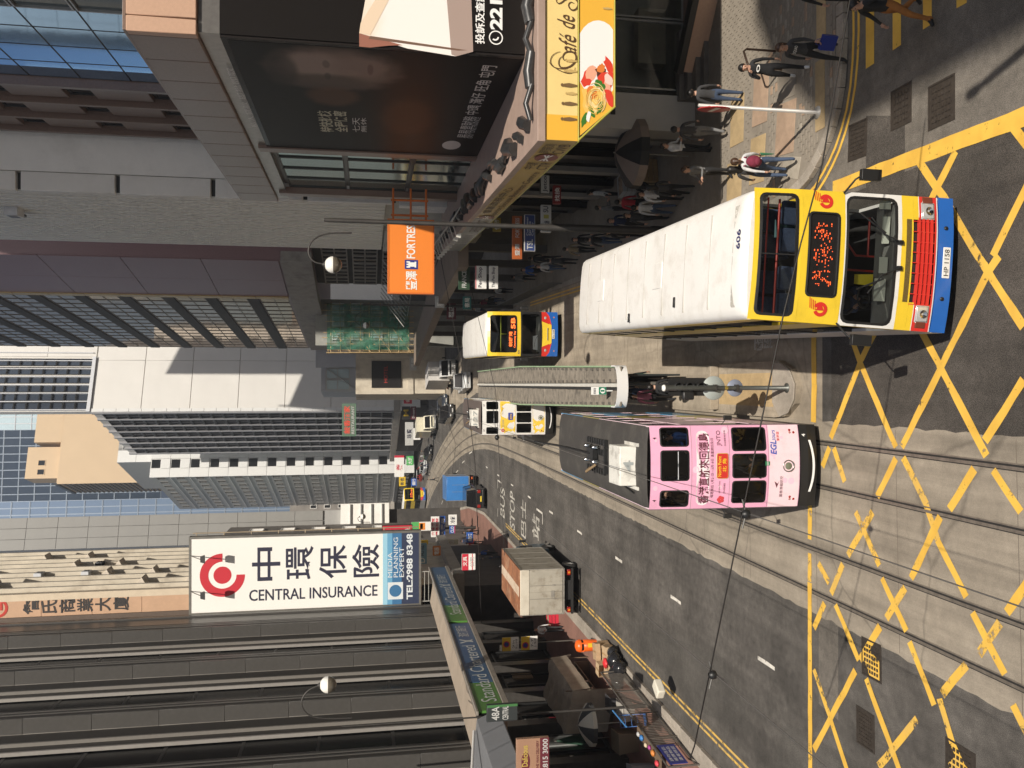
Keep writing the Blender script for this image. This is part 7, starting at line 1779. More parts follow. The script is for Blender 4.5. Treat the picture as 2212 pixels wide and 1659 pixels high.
b = MB(); b.box(-.02, .10, .3, Ls + .2, rz - .06, rz + .05); b.build('gutter_cover', mat('cover_white', (.60, .58, .52), .5, 0, .08, 2), T)
b = MB()
for i in range(46):
    y = .4 + i * Ls / 46; w0 = hw0 + (hw1 - hw0) * min(1, i / 23) - .06
    b.box(w0 - .08, w0, y, y + .12, rz, rz + .07); b.box(-w0, -w0 + .08, y, y + .12, rz, rz + .07); b.box(.14, .24, y, y + .06, rz, rz + .05)
tag(b.build('roof_clips', mat('clip_dark', (.12, .11, .095), .8), T), kind='stuff')
b = MB()
for s in (-1, 1):
    b.hexa([(s * hw0 - .03, .5, rz - .12), (s * hw0 + .03, .5, rz - .12), (s * hw1 + .03, Ls / 2, rz - .12), (s * hw1 - .03, Ls / 2, rz - .12)], [(s * hw0 - .03, .5, rz + .08), (s * hw0 + .03, .5, rz + .08), (s * hw1 + .03, Ls / 2, rz + .08), (s * hw1 - .03, Ls / 2, rz + .08)])
    b.box(s * hw1 - .03, s * hw1 + .03, Ls / 2, Ls, rz - .12, rz + .08)
b.build('edge_trim', mat('trim_green', (.30, .42, .25), .5, 0, .1, 3), T)
b = MB(); P = [(-hw0 - .04, .7)] + [(-(hw0 + .04) * math.cos(PI * i / 16) if i else -(hw0 + .04), .34 - .34 * math.sin(PI * i / 16)) for i in range(17)] + [(hw0 + .04, .7)]
n = len(P); b.add([(x, y, rz - .24) for x, y in P] + [(x, y, rz + .13) for x, y in P], [(i, i + 1, n + i + 1, n + i) for i in range(n - 1)], 0, True)
b.add([(x * .94, y + .03, rz - .24) for x, y in P] + [(x * .94, y + .03, rz + .13) for x, y in P], [(i + 1, i, n + i, n + i + 1) for i in range(n - 1)], 0, True)
b.add([(x, y, rz + .13) for x, y in P] + [(x * .94, y + .03, rz + .13) for x, y in P], [(i, i + 1, n + i + 1, n + i) for i in range(n - 1)]); b.build('white_end', flat('shelter_white', (.74, .73, .71), .4), T)
for k in range(8):
    b = MB(); b.lathe([(.07, 0), (.06, rz - .1)], 10, (.1, 1.2 + k * 4.6, 0)); b.build('post', MATS['clip_dark'], T)
for k in range(5):
    y = .6 + k * 2.4
    b = MB(); b.box(.36, .42, y, y + 1.9, .35, 2.0, 0); pn = b.build('advert_panel', [flat('panel_dark', (.03, .035, .035), .3), wht_s], T)
    b = MB(); b.box(.425, .43, y + .08, y + 1.8, 1.5, 1.95); b.build('advert_print', whs if k % 2 else flat('panel_green', (.02, .16, .09), .4), pn)
b = MB(); b.box(-.28, -.02, .98, 1.02, rz + .22, rz + .74, 0); b.tube([(-.15, 1, rz), (-.15, 1, rz + .25)], .025, 6); sg_ = b.build('route_plate', whs, T)
b = MB(); b.box(-.275, -.025, .972, .98, rz + .225, rz + .48); b.build('green_panel', flat('plate_green', (.0, .17, .09), .4), sg_)
b = MB(); b.poly([(-.15 + .09 * math.cos(t * PI / 10), .968, rz + .35 + .09 * math.sin(t * PI / 10)) for t in range(20)]); b.build('round_print', whs, sg_)
b = MB(); b.box(-.18, -.12, .962, .966, rz + .29, rz + .42); b.build('tram_print', MATS['plate_green'], sg_)
text('銅鑼灣', (-.26, .974, rz + .58), FX, FZ, .2, .09, dk, sg_)
# ---------------- signal pole with two round sign backs on the island
c0 = G(1700, 838, .2)
T = thing('traffic_signal_pole', 'grey pole on the island nose with two round sign backs and a black signal', 'traffic signal', (c0.x, c0.y, .19))
b = MB(); b.lathe([(.13, 0), (.13, .03), (.06, .06), (.055, 1.95), (.075, 2.0), (.075, 3.25), (.08, 3.3), (.08, 3.36)], 14); b.build('pole', mat('pole_green_grey', (.11, .115, .105), .45, .5, .2, 4), T)
b = MB(); b.lathe([(.001, 3.40), (.07, 3.39), (.085, 3.36), (.085, 3.34)], 14); b.build('cap', whs, T)
for z, r, m_ in ((1.98, .30, mat('sign_back', (.42, .46, .44), .5, .2, .05, 3)), (1.40, .215, mat('sign_back_blue', (.25, .28, .36), .5, .2, .05, 3))):
    b = MB(); b.lathe([(.001, -.012), (r, -.012), (r + .008, 0), (r, .012), (.001, .012)], 30, (0, .10, z), 0, 'y'); s_ = b.build('round_sign', m_, T)
    b = MB(); b.box(-.09, .09, -.07, .09, z - .03, z + .03); b.lathe([(.07, -.04), (.07, .04)], 12, (0, 0, z)); b.build('clamp', pole_dark, s_)
b = MB(); P = rrect(-.20, .26, 2.12, 3.2, .12); n = len(P); b.add([(x, .10, z) for x, z in P] + [(x, .14, z) for x, z in P], [tuple(range(n)), tuple(range(2 * n - 1, n - 1, -1))] + [(i, (i + 1) % n, n + (i + 1) % n, n + i) for i in range(n)]); sb = b.build('backing_board', seal, T)
for k in range(3):
    b = MB(); b.lathe([(.11, .0), (.12, .22), (.10, .22), (.09, .02)], 14, (.03, .16, 2.36 + k * .3), 0, 'y'); b.build('signal_hood', seal, sb)
b = MB(); b.box(-.30, -.08, -.04, .10, 2.55, 2.85); b.build('side_signal', seal, T, bevel=.04)
text('NO 8', (-.035, -.078, 1.66), FX, FZ, .07, .09, yel, T)
# ---------------- no-entry sign post on the right corner
c0 = G(1767, 243, .115)
T = thing('no_entry_sign', 'white sign post with a no entry disc seen almost edge on at the right corner', 'road sign', (c0.x, c0.y, .13))
b = MB(); b.lathe([(.16, 0), (.16, .015), (.045, .03), (.045, 3.05), (.001, 3.07)], 12); b.build('post', mat('post_white', (.42, .40, .37), .45, .2, .1, 3), T)
b = MB(); b.M = Matrix.Rotation(math.radians(-99), 4, 'Z'); b.lathe([(.001, -.01), (.38, -.01), (.385, .0), (.38, .01), (.001, .01)], 28, (0, -.07, 2.66), 0, 'y'); d_ = b.build('disc', flat('no_entry_red', (.45, .02, .025), .4), T)
b = MB(); b.M = Matrix.Rotation(math.radians(-99), 4, 'Z'); b.box(-.27, .27, -.084, -.081, 2.60, 2.72); b.build('white_bar', wht_s, d_)
b = MB(); b.M = Matrix.Rotation(math.radians(-99), 4, 'Z'); b.box(-.2, .2, -.058, -.03, 2.45, 2.49); b.box(-.2, .2, -.058, -.03, 2.83, 2.87); b.build('clamp', pole_grey, T)
# ---------------- railings
def railing(label, a, c, h, m, gap=.14, zb=.115, skip=None):
    a, c = Vector((a[0], a[1], 0)), Vector((c[0], c[1], 0)); L = (c - a).length; d = (c - a).normalized()
    T = thing('railing', label, 'railing', (a.x, a.y, zb), math.atan2(d.y, d.x))
    b = MB(); b.tube([(0, 0, h), (L, 0, h)], .03, 6); b.build('top_rail', m, T)
    b = MB(); b.box(0, L, -.015, .015, .12, .16); b.build('bottom_rail', m, T)
    n = int(L / gap); me = MB(); me.box(-.013, .013, -.013, .013, .16, h); me = me.mesh('bar', m)
    for i in range(1, min(n, 290)):
        if i * gap % 2.0 > gap and not (skip and skip[0] < i * gap < skip[1]): piece('bar', me, T, (i * gap, 0, 0))
    me = MB(); me.box(-.025, .025, -.025, .025, 0, h); me = me.mesh('post', m)
    for i in range(int(L / 2.0) + 1): piece('post', me, T, (i * 2.0, 0, 0))
    return T
stainless = mat('stainless', (.20, .185, .165), .4, .6, .15, 6)
a, c = G(1352, 1449, .115), G(1512, 1652, .115)
RL = railing('long silver railing with thin bars along the left kerb, a blue notice on it', a, c, 1.1, stainless, .12, skip=(6.6, 8.0))
dl = (c - a).normalized(); q0 = a + dl * 6.65
T = thing('notice_plate', 'blue notice plate with white Chinese characters fixed to the left railing', 'sign', (q0.x + .05, q0.y, .5), math.atan2(dl.y, dl.x))
b = MB(); b.box(0, 1.3, -.0, .02, 0, .62); b.build('plate', flat('notice_blue', (.02, .03, .22), .4), T)
for i, s_ in enumerate(('請勿在此', '擺賣物品', '違者檢控')): text(s_, (1.15, .026, .42 - i * .17), BX, FZ, 1.0, .12, wht_s, T)
b0, b1 = G(1215, 612, .115), G(1078, 672, .115)
railing('grey railing along the right kerb beside the route 5B bus', (b0.x, b0.y), (b1.x, b1.y), 1.1, pole_grey, .16)
T = thing('handrail', 'dark tubular handrail on the corner pavement behind the man on the phone', 'railing', tuple(G(1690, 150, .115)), .5)
b = MB(); b.tube([(0, 0, 0), (0, 0, .85), (.1, 0, .95), (.6, 0, .95), (.7, 0, .85), (.7, 0, 0)], .03, 7); b.build('tube', mat('bronze_tube', (.08, .05, .035), .4, .5), T)
# ---------------- parking signs on the left
c0 = G(1243, 1383, .115)
T = thing('parking_sign', 'pole with yellow and white no stopping plates beside the grey truck', 'road sign', (c0.x, c0.y, .115))
b = MB(); b.lathe([(.04, 0), (.04, 3.9)], 10); b.build('pole', stainless, T)
for k, z in enumerate((3.05, 2.05)):
    b = MB(); b.box(-.36, .36, -.06, -.04, z, z + .88, 0); pl__ = b.build('plate', whs, T, bevel=.01, seg=1)
    b = MB(); b.box(-.355, .355, -.068, -.061, z + .42, z + .875); b.build('yellow_panel', yel, pl__)
    for r, m_, yy in ((.17, redp, -.072), (.12, navy_p, -.076)):
        b = MB(); b.poly([(-.1 * k + r * math.cos(t * PI / 10), yy, z + .65 + r * math.sin(t * PI / 10)) for t in range(20)]); b.build('roundel', m_, pl__)
    text(('24 hrs', '7-7')[k], (-.2, -.064, z + .22), FX, FZ, .4, .12, blk_s, pl__); text(('禁止停車', '上落貨')[k], (-.26, -.064, z + .06), FX, FZ, .52, .12, blk_s, pl__)
# ---------------- litter bin, boxes and bags
c0 = G(1289, 1393, .115)
T = thing('litter_bin', 'bright orange rubbish bin on the left pavement beside the cardboard boxes', 'bin', (c0.x, c0.y, .115), .3)
org = mat('bin_orange', (.80, .13, .015), .35, 0, .05, 4)
b = MB(); b.lathe([(.25, 0), (.27, .04), (.28, .66), (.25, .68)], 20); b.build('barrel', org, T)
b = MB(); b.lathe([(.30, .80), (.30, .88), (.24, 1.0), (.1, 1.06), (.001, 1.07)], 20); b.build('dome_lid', org, T)
b = MB(); b.lathe([(.25, .66), (.25, .82)], 20); b.build('mouth', seal, T)
for k in range(4): 
    t = k * PI / 2 + .4; b = MB(); b.box(.27 * math.cos(t) - .03, .27 * math.cos(t) + .03, .27 * math.sin(t) - .03, .27 * math.sin(t) + .03, .66, .84); b.build('lid_support', org, T)
b = MB(); b.box(-.09, .09, -.292, -.282, .3, .5); b.build('yellow_label', yel, T)
card = mat('cardboard', (.42, .285, .165), .8, 0, .12, 3); card2 = mat('cardboard_pale', (.50, .36, .22), .8, 0, .1, 3)
def carton(x, y, z, sx, sy, sz, rot, label, open_=False, m=card):
    T = thing('cardboard_box', label, 'box', (x, y, z), rot, 'cardboard boxes stacked by the bin')
    b = MB(); t = .012
    if open_:
        b.box(-sx, sx, sy - t, sy, 0, sz); b.box(-sx, -sx + t, -sy, sy - t, 0, sz); b.box(sx - t, sx, -sy, sy - t, 0, sz); b.box(-sx + t, sx - t, -sy, sy - t, 0, t); b.box(-sx + t, sx - t, -sy, sy - t, sz - t, sz)
    else: b.box(-sx, sx, -sy, sy, 0, sz)
    b.build('carton', m, T, bevel=.008, seg=1)
    b = MB(); b.box(-.03, .03, -sy - .002, sy + .002, sz - .001, sz + .003); b.build('tape', mat('brown_tape', (.36, .22, .1), .3), T)
    if open_:
        b = MB(); b.hexa([(-sx, -sy - .02, 0), (sx, -sy - .02, 0), (sx, -sy, 0), (-sx, -sy, 0)], [(-sx, -sy - .25, -.08), (sx, -sy - .25, -.08), (sx, -sy - .24, -.07), (-sx, -sy - .24, -.07)]); b.build('flap', m, T)
c0 = G(1372, 1428, .115)
bx, by = -12.36, 35.0
for args in ((-.35, 1.5, 0, .34, .3, .55, .1, 'cardboard box at the back of the pile, nearest the orange bin', False, card2), (.32, 1.55, 0, .3, .3, .5, -.1, 'brown cardboard box at the road side of the pile, back row'), (-.3, .75, .0, .3, .26, .42, .05, 'lower cardboard box of the middle pair', False), (-.28, .78, .43, .28, .24, .34, -.08, 'open cardboard box lying on top of the middle pair', True, card2), (.36, .8, .0, .33, .3, .46, .12, 'wide cardboard box next to the red bag', False, card2), (.3, 1.4, .51, .36, .28, .22, .2, 'flat cardboard box on top of the back row'), (-.08, .1, 0, .32, .26, .5, .04, 'pale cardboard box at the front of the pile beside the black bags', False, card2)):
    carton(bx + args[0], by + args[1], .115 + args[2], *args[3:])
def bag(x, y, z, r, m, label, name='rubbish_bag', group=None, sc=(1, 1, .85), seed=0):
    q = random.Random(seed); n, k = 18, 10; vs = []; ph = [q.uniform(0, 6) for _ in range(6)]
    for i in range(k + 1):
        a = -PI / 2 + PI * i / k
        for j_ in range(n):
            t = 2 * PI * j_ / n
            w_ = 1 + .12 * math.sin(5 * t + ph[0] + 3 * a) + .08 * math.sin(9 * t + ph[1] - 4 * a) + q.uniform(-.04, .04)
            vs.append((r * sc[0] * w_ * math.cos(a) * math.cos(t), r * sc[1] * w_ * math.cos(a) * math.sin(t), r * sc[2] * (math.sin(a) + .9 if a < .9 else math.sin(a) + .9 + .2 * (a - .9))))
    b = MB(); b.add(vs, [(i * n + j_, i * n + (j_ + 1) % n, (i + 1) * n + (j_ + 1) % n, (i + 1) * n + j_) for i in range(k) for j_ in range(n)], 0, True)
    return tag(b.build(name, m, None, (x, y, z)), label, 'bag', group)
bbag = flat('bin_liner_black', (.018, .018, .02), .22, 0, .6)
for i, (x, y, r) in enumerate(((-.05, -.55, .38), (.4, -.25, .36), (.28, -.9, .34), (-.45, -.5, .3), (.6, .2, .28))):
    bag(bx + x, by + y, .115, r, bbag, ('shiny black rubbish bag in the middle of the heap in front of the boxes', 'black rubbish bag at the kerb edge of the heap', 'black rubbish bag nearest the railing end of the heap', 'black rubbish bag on the pavement side of the heap', 'small black rubbish bag tucked beside the wide box')[i], 'rubbish_bag', 'black rubbish bags heaped at the kerb', seed=i)
bag(bx + .22, by + .05, .62, .22, flat('bag_red', (.62, .035, .04), .3), 'red plastic bag on top of the black rubbish bags', 'plastic_bag', None, (1, 1, .5), 9)
# ---------------- newspaper stall under a tarpaulin, its parasol and goods
tarp = mat('tarpaulin', (.38, .32, .25), .7, 0, .2, 1.5, .7, 4)
T = thing('newspaper_stall', 'newspaper stall under a sagging brown tarpaulin behind the left railing', 'stall', (-14.5, 35.7, .115), 0)
q = random.Random(21); b = MB(); nx, ny = 10, 16
def tz(i, j_): return 2.25 - .035 * i + .07 * math.sin(j_ * 1.7) * math.sin(i * .9 + .4) + q.uniform(-.02, .02)
gr = [[(-.9 + i * .19, j_ * .28, tz(i, j_)) for j_ in range(ny + 1)] for i in range(nx + 1)]
for i in range(nx):
    for j_ in range(ny): b.add([gr[i][j_], gr[i + 1][j_], gr[i + 1][j_ + 1], gr[i][j_ + 1]], [(0, 1, 2, 3)], 0, True)
for j_ in range(ny):
    p, p2 = gr[nx][j_], gr[nx][j_ + 1]; b.add([p, (p[0] + .06, p[1], p[2] - .8), (p2[0] + .06, p2[1], p2[2] - .8), p2], [(0, 1, 2, 3)], 0, True)
for i in range(nx):
    p, p2 = gr[i][0], gr[i + 1][0]; b.add([p, p2, (p2[0], p2[1] - .05, p2[2] - 1.9), (p[0], p[1] - .05, p[2] - 1.9)], [(0, 1, 2, 3)], 0, True)
    p, p2 = gr[i][ny], gr[i + 1][ny]; b.add([p, p2, (p2[0], p2[1] + .3, p2[2] - 1.1), (p[0], p[1] + .3, p[2] - 1.1)], [(0, 1, 2, 3)], 0, True)
b.build('tarpaulin', tarp, T)
b = MB()
for x, y in ((-.85, .1), (.95, .1), (.95, 4.4), (-.85, 4.4)): b.tube([(x, y, 0), (x, y, 2.2)], .03, 6)
b.box(-.8, .8, .3, 4.3, .7, .76); b.box(-.8, .8, .3, .36, 0, .7); b.box(-.8, .8, 4.24, 4.3, 0, .7); b.build('stall_frame', mat('stall_wood', (.16, .11, .07), .8, 0, .2, 3), T)
b = MB()
for i in range(40):
    x, y = q.uniform(-.7, .7), q.uniform(.4, 4.2); b.box(x - .15, x + .15, y - .1, y + .1, .76, .78 + q.uniform(.02, .15))
tag(b.build('magazines', mat('magazine_stack', (.32, .28, .25), .6, 0, .8, 5), T), kind='stuff')
def parasol(label, c, tip, r, ms, n=8, name='parasol', h=.45, poles=True, drop=.16):
    T = thing(name, label, 'parasol', (c[0], c[1], .115), .2)
    for k in range(n):
        b = MB(); t0, t1 = 2 * PI * k / n, 2 * PI * (k + 1) / n
        for i in range(4):
            f0, f1 = i / 4, (i + 1) / 4
            def pt(f, t, mid=False): return (r * f * math.cos(t), r * f * math.sin(t), tip - h * f ** 1.6)
            for a, bb in ((t0, (t0 + t1) / 2), ((t0 + t1) / 2, t1)): b.add([pt(f0, a), pt(f1, a), pt(f1, bb), pt(f0, bb)], [(0, 1, 2, 3)], 0, True)
        for a, bb in ((t0, (t0 + t1) / 2), ((t0 + t1) / 2, t1)):
            p, p2 = pt(1, a), pt(1, bb); b.add([p, (p[0] * 1.01, p[1] * 1.01, p[2] - drop), (p2[0] * 1.01, p2[1] * 1.01, p2[2] - drop), p2], [(0, 1, 2, 3)], 0, True)
        b.build('canopy_gore', ms[k % len(ms)], T)
    b = MB(); b.tube([(0, 0, 0), (0, 0, tip + .06)], .022, 6); b.build('pole', MATS['frame_alu'], T)
    b = MB()
    for k in range(n): t = 2 * PI * k / n; b.tube([(r * math.cos(t), r * math.sin(t), tip - h - .01), (0, 0, tip - .08)], .008, 4)
    b.build('ribs', seal, T)
c0 = G(1262, 1566, 2.2); parasol('white and charcoal parasol over the stall goods behind the left railing', (c0.x, c0.y), 2.35, .85, [flat('parasol_white', (.62, .58, .48), .7), flat('parasol_charcoal', (.05, .05, .05), .7)])
c0 = G(1336, 330, 2.6); parasol('large brown and black parasol over a stand under the cafe canopy', (c0.x, c0.y), 2.6, 1.15, [flat('parasol_brown', (.22, .17, .14), .7), flat('parasol_black', (.015, .015, .015), .7)], h=.55, drop=.28)
T = thing('stall_table', 'low table of bright goods under the white parasol at the left railing', 'table', (-13.35, 29.2, .115), 0)
b = MB(); b.box(-.3, .3, -1.2, 1.4, .6, .64)
for x in (-.25, .25):
    for y in (-1.1, 1.3): b.tube([(x, y, 0), (x, y, .6)], .02, 5)
b.build('table_top', MATS['stall_wood'], T)
for i in range(6):
    col = [(.62, .06, .08), (.6, .22, .05), (.35, .05, .25), (.6, .5, .35), (.05, .2, .5), (.5, .5, .5)][i]; x, y = -13.35 + q.uniform(-.15, .15), 28.2 + i * .42
    o = bag(x, y, .755, q.uniform(.08, .11), flat('goods_%d' % i, col, .5), '%s packet on the stall table under the white parasol' % ['crimson', 'orange', 'purple', 'cream', 'blue', 'grey'][i], 'packet', 'packets on the stall table', (1, 1.2, .7), 40 + i)
T = tag(MB().box(-.28, .28, -.2, .2, 0, .3).build('foam_box', flat('foam_white', (.66, .62, .52), .7), None, tuple(G(1432, 1487, .6)), 1.0, bevel=.05), 'white foam box hung outside the left railing', 'box')
T = tag(MB().tube([(0, 0, 0), (.0, 1.6, .05)], .035, 7).build('rolled_umbrella', flat('umbrella_blue', (.06, .22, .5), .4), None, (-13.0, 30.4, 1.25)), 'rolled blue umbrella lying along the stall behind the left railing', 'umbrella')
# ---------------- overhead wires and their insulators
wire_m = flat('wire_dark', (.025, .022, .02), .5, .4)
wire_l = flat('wire_pale', (.20, .19, .18), .35, .5)
def wire(pts, r, m, label, name='overhead_wire'):
    b = MB(); b.tube(pts, r, 5); return tag(b.build(name, m), label, 'wire')
P0_, P1_ = atX(1545, 1457, -4.62), atX(1617, 1110, -1.96)
wire([atY(1490, 1640, 13.4), atY(1500, 1612, 13.2), P0_ + Vector((0, 0, .1))], .012, wire_m, 'span wire from the left pavement to the insulator over the far-left track')
wire([P0_ + Vector((0, 0, .1)), P1_ + Vector((0, 0, .1)), atY(1690, 690, 11.6), atY(1730, 525, 11.5), atY(1776, 355, 11.5), atY(1846, -60, 11.4)], .012, wire_m, 'span wire crossing the whole street in front of the pink tram and the nearest bus')
def trolley(x0, z0, y0, pts, label):
    wire([(x0 - .0, -8, z0 - .0), (x0, y0, z0)] + pts, .008, wire_l, label, 'trolley_wire')
tp = [(p[0] , p[1], 5.35) for p in CLS if p[1] > 30 and p[1] < 190]
trolley(-4.62, P0_.z, P0_.y, tp, 'thin trolley wire over the left tram track')
tp2 = [(p[0], p[1], 5.3) for p in off(CLS, 2.65) if p[1] > 30 and p[1] < 190]
trolley(-1.96, P1_.z, P1_.y, tp2, 'thin trolley wire over the right tram track, above the pink tram')
for pp, lab in ((P0_, 'black round insulator where the span wire meets the left trolley wire'), (P1_, 'black round insulator where the span wire meets the trolley wire above the pink tram')):
    T = thing('insulator', lab, 'insulator', tuple(pp))
    b = MB(); b.lathe([(.03, -.02), (.065, .0), (.072, .04), (.065, .08), (.03, .11)], 14); b.build('disc', seal, T)
    b = MB(); b.tube([(-.22, .0, .1), (-.07, 0, .06)], .014, 6); b.tube([(.07, 0, .06), (.22, 0, .1)], .014, 6); b.tube([(0, -.02, -.02), (0, -.3, -.03)], .012, 5); b.build('clamp', pole_grey, T)
wire([atY(905, 497, 44), atY(951, 553, 45), atY(997, 790, 46), atY(1008, 850, 46), atY(1026, 1000, 46), atY(1040, 1345, 47)], .02, wire_m, 'span wire running from the tall lamp post across to the grey truck on the left')
wire([atY(1010, 590, 38), atY(1071, 846, 38), atY(1076, 945, 38), atY(1090, 1200, 38)], .012, wire_m, 'thin span wire above the yellow and white tram')
wire([atY(900, 860, 100), atY(960, 890, 100), atY(985, 960, 100), atY(960, 1150, 100)], .02, wire_m, 'far span wire over the bend in the tracks')
T = thing('insulator', 'small insulator on the thin span wire beside the yellow and white tram', 'insulator', tuple(atY(1076, 945, 38)))
b = MB(); b.lathe([(.03, -.06), (.12, .0), (.12, .1), (.03, .16)], 10); b.build('disc', seal, T)

# more goods round the stalls at the left railing
def trolley_cart(label, x, y, rot, m):
    T = thing('hand_trolley', label, 'trolley', (x, y, .115), rot)
    b = MB(); b.tube([(-.22, 0, .1), (-.22, .05, 1.05), (.22, .05, 1.05), (.22, 0, .1)], .016, 5); b.box(-.24, .24, -.28, 0, .09, .11)
    for z in (.35, .6, .85): b.tube([(-.22, .03, z), (.22, .03, z)], .01, 4)
    b.build('frame', m, T)
    for s_ in (-.24, .24): b = MB(); b.lathe([(.01, -.02), (.09, -.02), (.09, .02), (.01, .02)], 10, (s_, .04, .09), 0, 'x'); b.build('wheel', tyre, T)
trolley_cart('blue hand trolley parked by the left railing near the white foam box', -13.2, 31.4, .5, flat('trolley_blue', (.05, .15, .4), .4))
for i_, (x, y, sx, sy, sz, col, lab) in enumerate(((-13.5, 33.2, .3, .4, .5, (.4, .38, .34), 'pale plastic tub between the stall and the left railing'), (-13.6, 34.2, .3, .35, .7, (.05, .05, .055), 'black storage bin at the near end of the newspaper stall'), (-14.6, 32.8, .35, .5, .8, (.2, .15, .1), 'brown wooden chest in the shade behind the left railing'), (-14.9, 30.6, .3, .3, .9, (.28, .29, .3), 'grey metal cabinet in the shade beside the white parasol'))):
    T = thing('storage_box', lab, 'box', (x, y, .115), .1 * i_)
    m_ = flat('tub_%d' % i_, col, .5); b = MB(); b.hexa([(-sx, -sy, 0), (sx, -sy, 0), (sx, sy, 0), (-sx, sy, 0)], [(-sx * 1.1, -sy * 1.1, sz), (sx * 1.1, -sy * 1.1, sz), (sx * 1.1, sy * 1.1, sz), (-sx * 1.1, sy * 1.1, sz)]); b.build('body', m_, T, bevel=.02)
    b = MB(); b.box(-sx * 1.16, sx * 1.16, -sy * 1.16, sy * 1.16, sz, sz + .05); b.build('lid', m_, T, bevel=.015)
c0 = G(1215, 1600, 2.3); parasol('closed dark green parasol in the shade behind the white parasol', (c0.x, c0.y), 2.5, .25, [flat('parasol_green', (.03, .08, .05), .7)], h=1.2, drop=.1)
# air thickening towards the far end of the street
hb = MB(); hb.box(-750, 750, -320, 920, -1.2, 175)
hz = bpy.data.materials.new('haze'); hz.use_nodes = True; ht = hz.node_tree; ht.nodes.remove(ht.nodes['Principled BSDF'])
pv = ht.nodes.new('ShaderNodeVolumePrincipled'); pv.inputs['Color'].default_value = (.86, .91, 1.0, 1); pv.inputs['Density'].default_value = .00055; pv.inputs['Anisotropy'].default_value = .3
ht.links.new(pv.outputs[0], ht.nodes['Material Output'].inputs['Volume'])
tag(hb.build('haze', hz), kind='stuff')
# ================================================================ PEOPLE
def skeleton(pose):
    """joints: name -> (x, y, z, radius); bones: (a, b, region). The figure faces -y."""
    J = {'pelvis': (0, 0, .95, .135), 'waist': (0, .005, 1.08, .12), 'chest': (0, 0, 1.25, .145), 'collar': (0, .01, 1.40, .085), 'neck': (0, 0, 1.475, .052), 'jaw': (0, -.025, 1.535, .068), 'skull': (0, -.012, 1.615, .092), 'crown': (0, -.005, 1.665, .07)}
    Bn = [('pelvis', 'waist', 'top'), ('waist', 'chest', 'top'), ('chest', 'collar', 'top'), ('collar', 'neck', 'skin'), ('neck', 'jaw', 'skin'), ('jaw', 'skull', 'skin'), ('skull', 'crown', 'skin')]
    lean = pose.get('lean', 0)
    for k, (sx, sd) in enumerate((('l', 1), ('r', -1))):
        J['shoulder' + sx] = (.165 * sd, .01, 1.375, .062)
        el, wr = pose['arm'][k]
        J['elbow' + sx] = (el[0] * sd, el[1], el[2], .042); J['wrist' + sx] = (wr[0] * sd, wr[1], wr[2], .028)
        d = Vector(wr) - Vector(el); d.normalize(); p = Vector(wr) + d * .085; J['palm' + sx] = (p.x * sd, p.y, p.z, .034)
        J['hip' + sx] = (.085 * sd, 0, .88, .095)
        kn, an, yaw = pose['leg'][k]
        J['knee' + sx] = (.095 * sd, kn[0], kn[1], .062); J['ankle' + sx] = (.095 * sd, an[0], an[1], .042); J['heel' + sx] = (.095 * sd, an[0] + .03 , max(.03, an[1] - .05), .038)
        J['toe' + sx] = (.105 * sd, an[0] - .16, max(.035, an[1] - .05 - yaw), .036)
        Bn += [('collar', 'shoulder' + sx, 'top'), ('shoulder' + sx, 'elbow' + sx, 'top'), ('elbow' + sx, 'wrist' + sx, 'sleeve'), ('wrist' + sx, 'palm' + sx, 'skin'),
               ('pelvis', 'hip' + sx, 'bottom'), ('hip' + sx, 'knee' + sx, 'bottom'), ('knee' + sx, 'ankle' + sx, 'bottom'), ('ankle' + sx, 'toe' + sx, 'shoe')]
    if lean:
        for n_, (x, y, z, r) in list(J.items()):
            if z > .95: J[n_] = (x, y - (z - .95) * lean, z - (z - .95) * lean * lean * .5, r)
    return J, Bn
DOWN = ((.235, .02, 1.10), (.25, -.04, .86)); DOWNB = ((.23, .08, 1.11), (.24, .10, .87)); FWD = ((.235, -.06, 1.11), (.24, -.20, .92)); PHONE = ((.23, -.10, 1.16), (.11, -.17, 1.42)); HOLD = ((.22, -.06, 1.12), (.12, -.28, 1.13)); REACH = ((.22, -.2, 1.2), (.2, -.46, 1.12))
ST = ((0, .50), (.01, .085), 0)
LF = ((-.20, .52), (-.26, .10), -.02); LB = ((.05, .49), (.34, .20), .06)
POSES = {'stand': dict(arm=(DOWN, DOWN), leg=(ST, ST)), 'walk': dict(arm=(DOWNB, FWD), leg=(LF, LB), lean=.05), 'walkb': dict(arm=(FWD, DOWNB), leg=(LB, LF), lean=.05), 'phone': dict(arm=(DOWN, PHONE), leg=(LF, LB)), 'hold': dict(arm=(HOLD, HOLD), leg=(ST, ST)), 'reach': dict(arm=(REACH, DOWN), leg=(ST, ST), lean=.25), 'carry': dict(arm=(DOWN, HOLD), leg=(ST, LF))}
REG = {'skin': 0, 'top': 1, 'sleeve': 1, 'bottom': 2, 'shoe': 3}
tmp = []
for key, pose in POSES.items():
    J, Bn = skeleton(pose); names = list(J); idx = {n_: i for i, n_ in enumerate(names)}
    me = bpy.data.meshes.new('pose'); me.from_pydata([J[n_][:3] for n_ in names if True], [(idx[a], idx[c]) for a, c, _ in Bn] + [(idx['ankle' + s], idx['heel' + s]) for s in 'lr'], [])
    o = bpy.data.objects.new('pose', me); COL.objects.link(o)
    o.modifiers.new('skin', 'SKIN').use_smooth_shade = True
    sub = o.modifiers.new('sub', 'SUBSURF'); sub.levels = 1; sub.render_levels = 1
    for i, n_ in enumerate(names):
        r = J[n_][3]; fl_ = .72 if n_ in ('pelvis', 'waist', 'chest') else 1.0
        me.skin_vertices[0].data[i].radius = (r, r * fl_); me.skin_vertices[0].data[i].use_root = (n_ == 'pelvis')
    tmp.append((key, o, J, Bn))
bpy.context.view_layer.update()
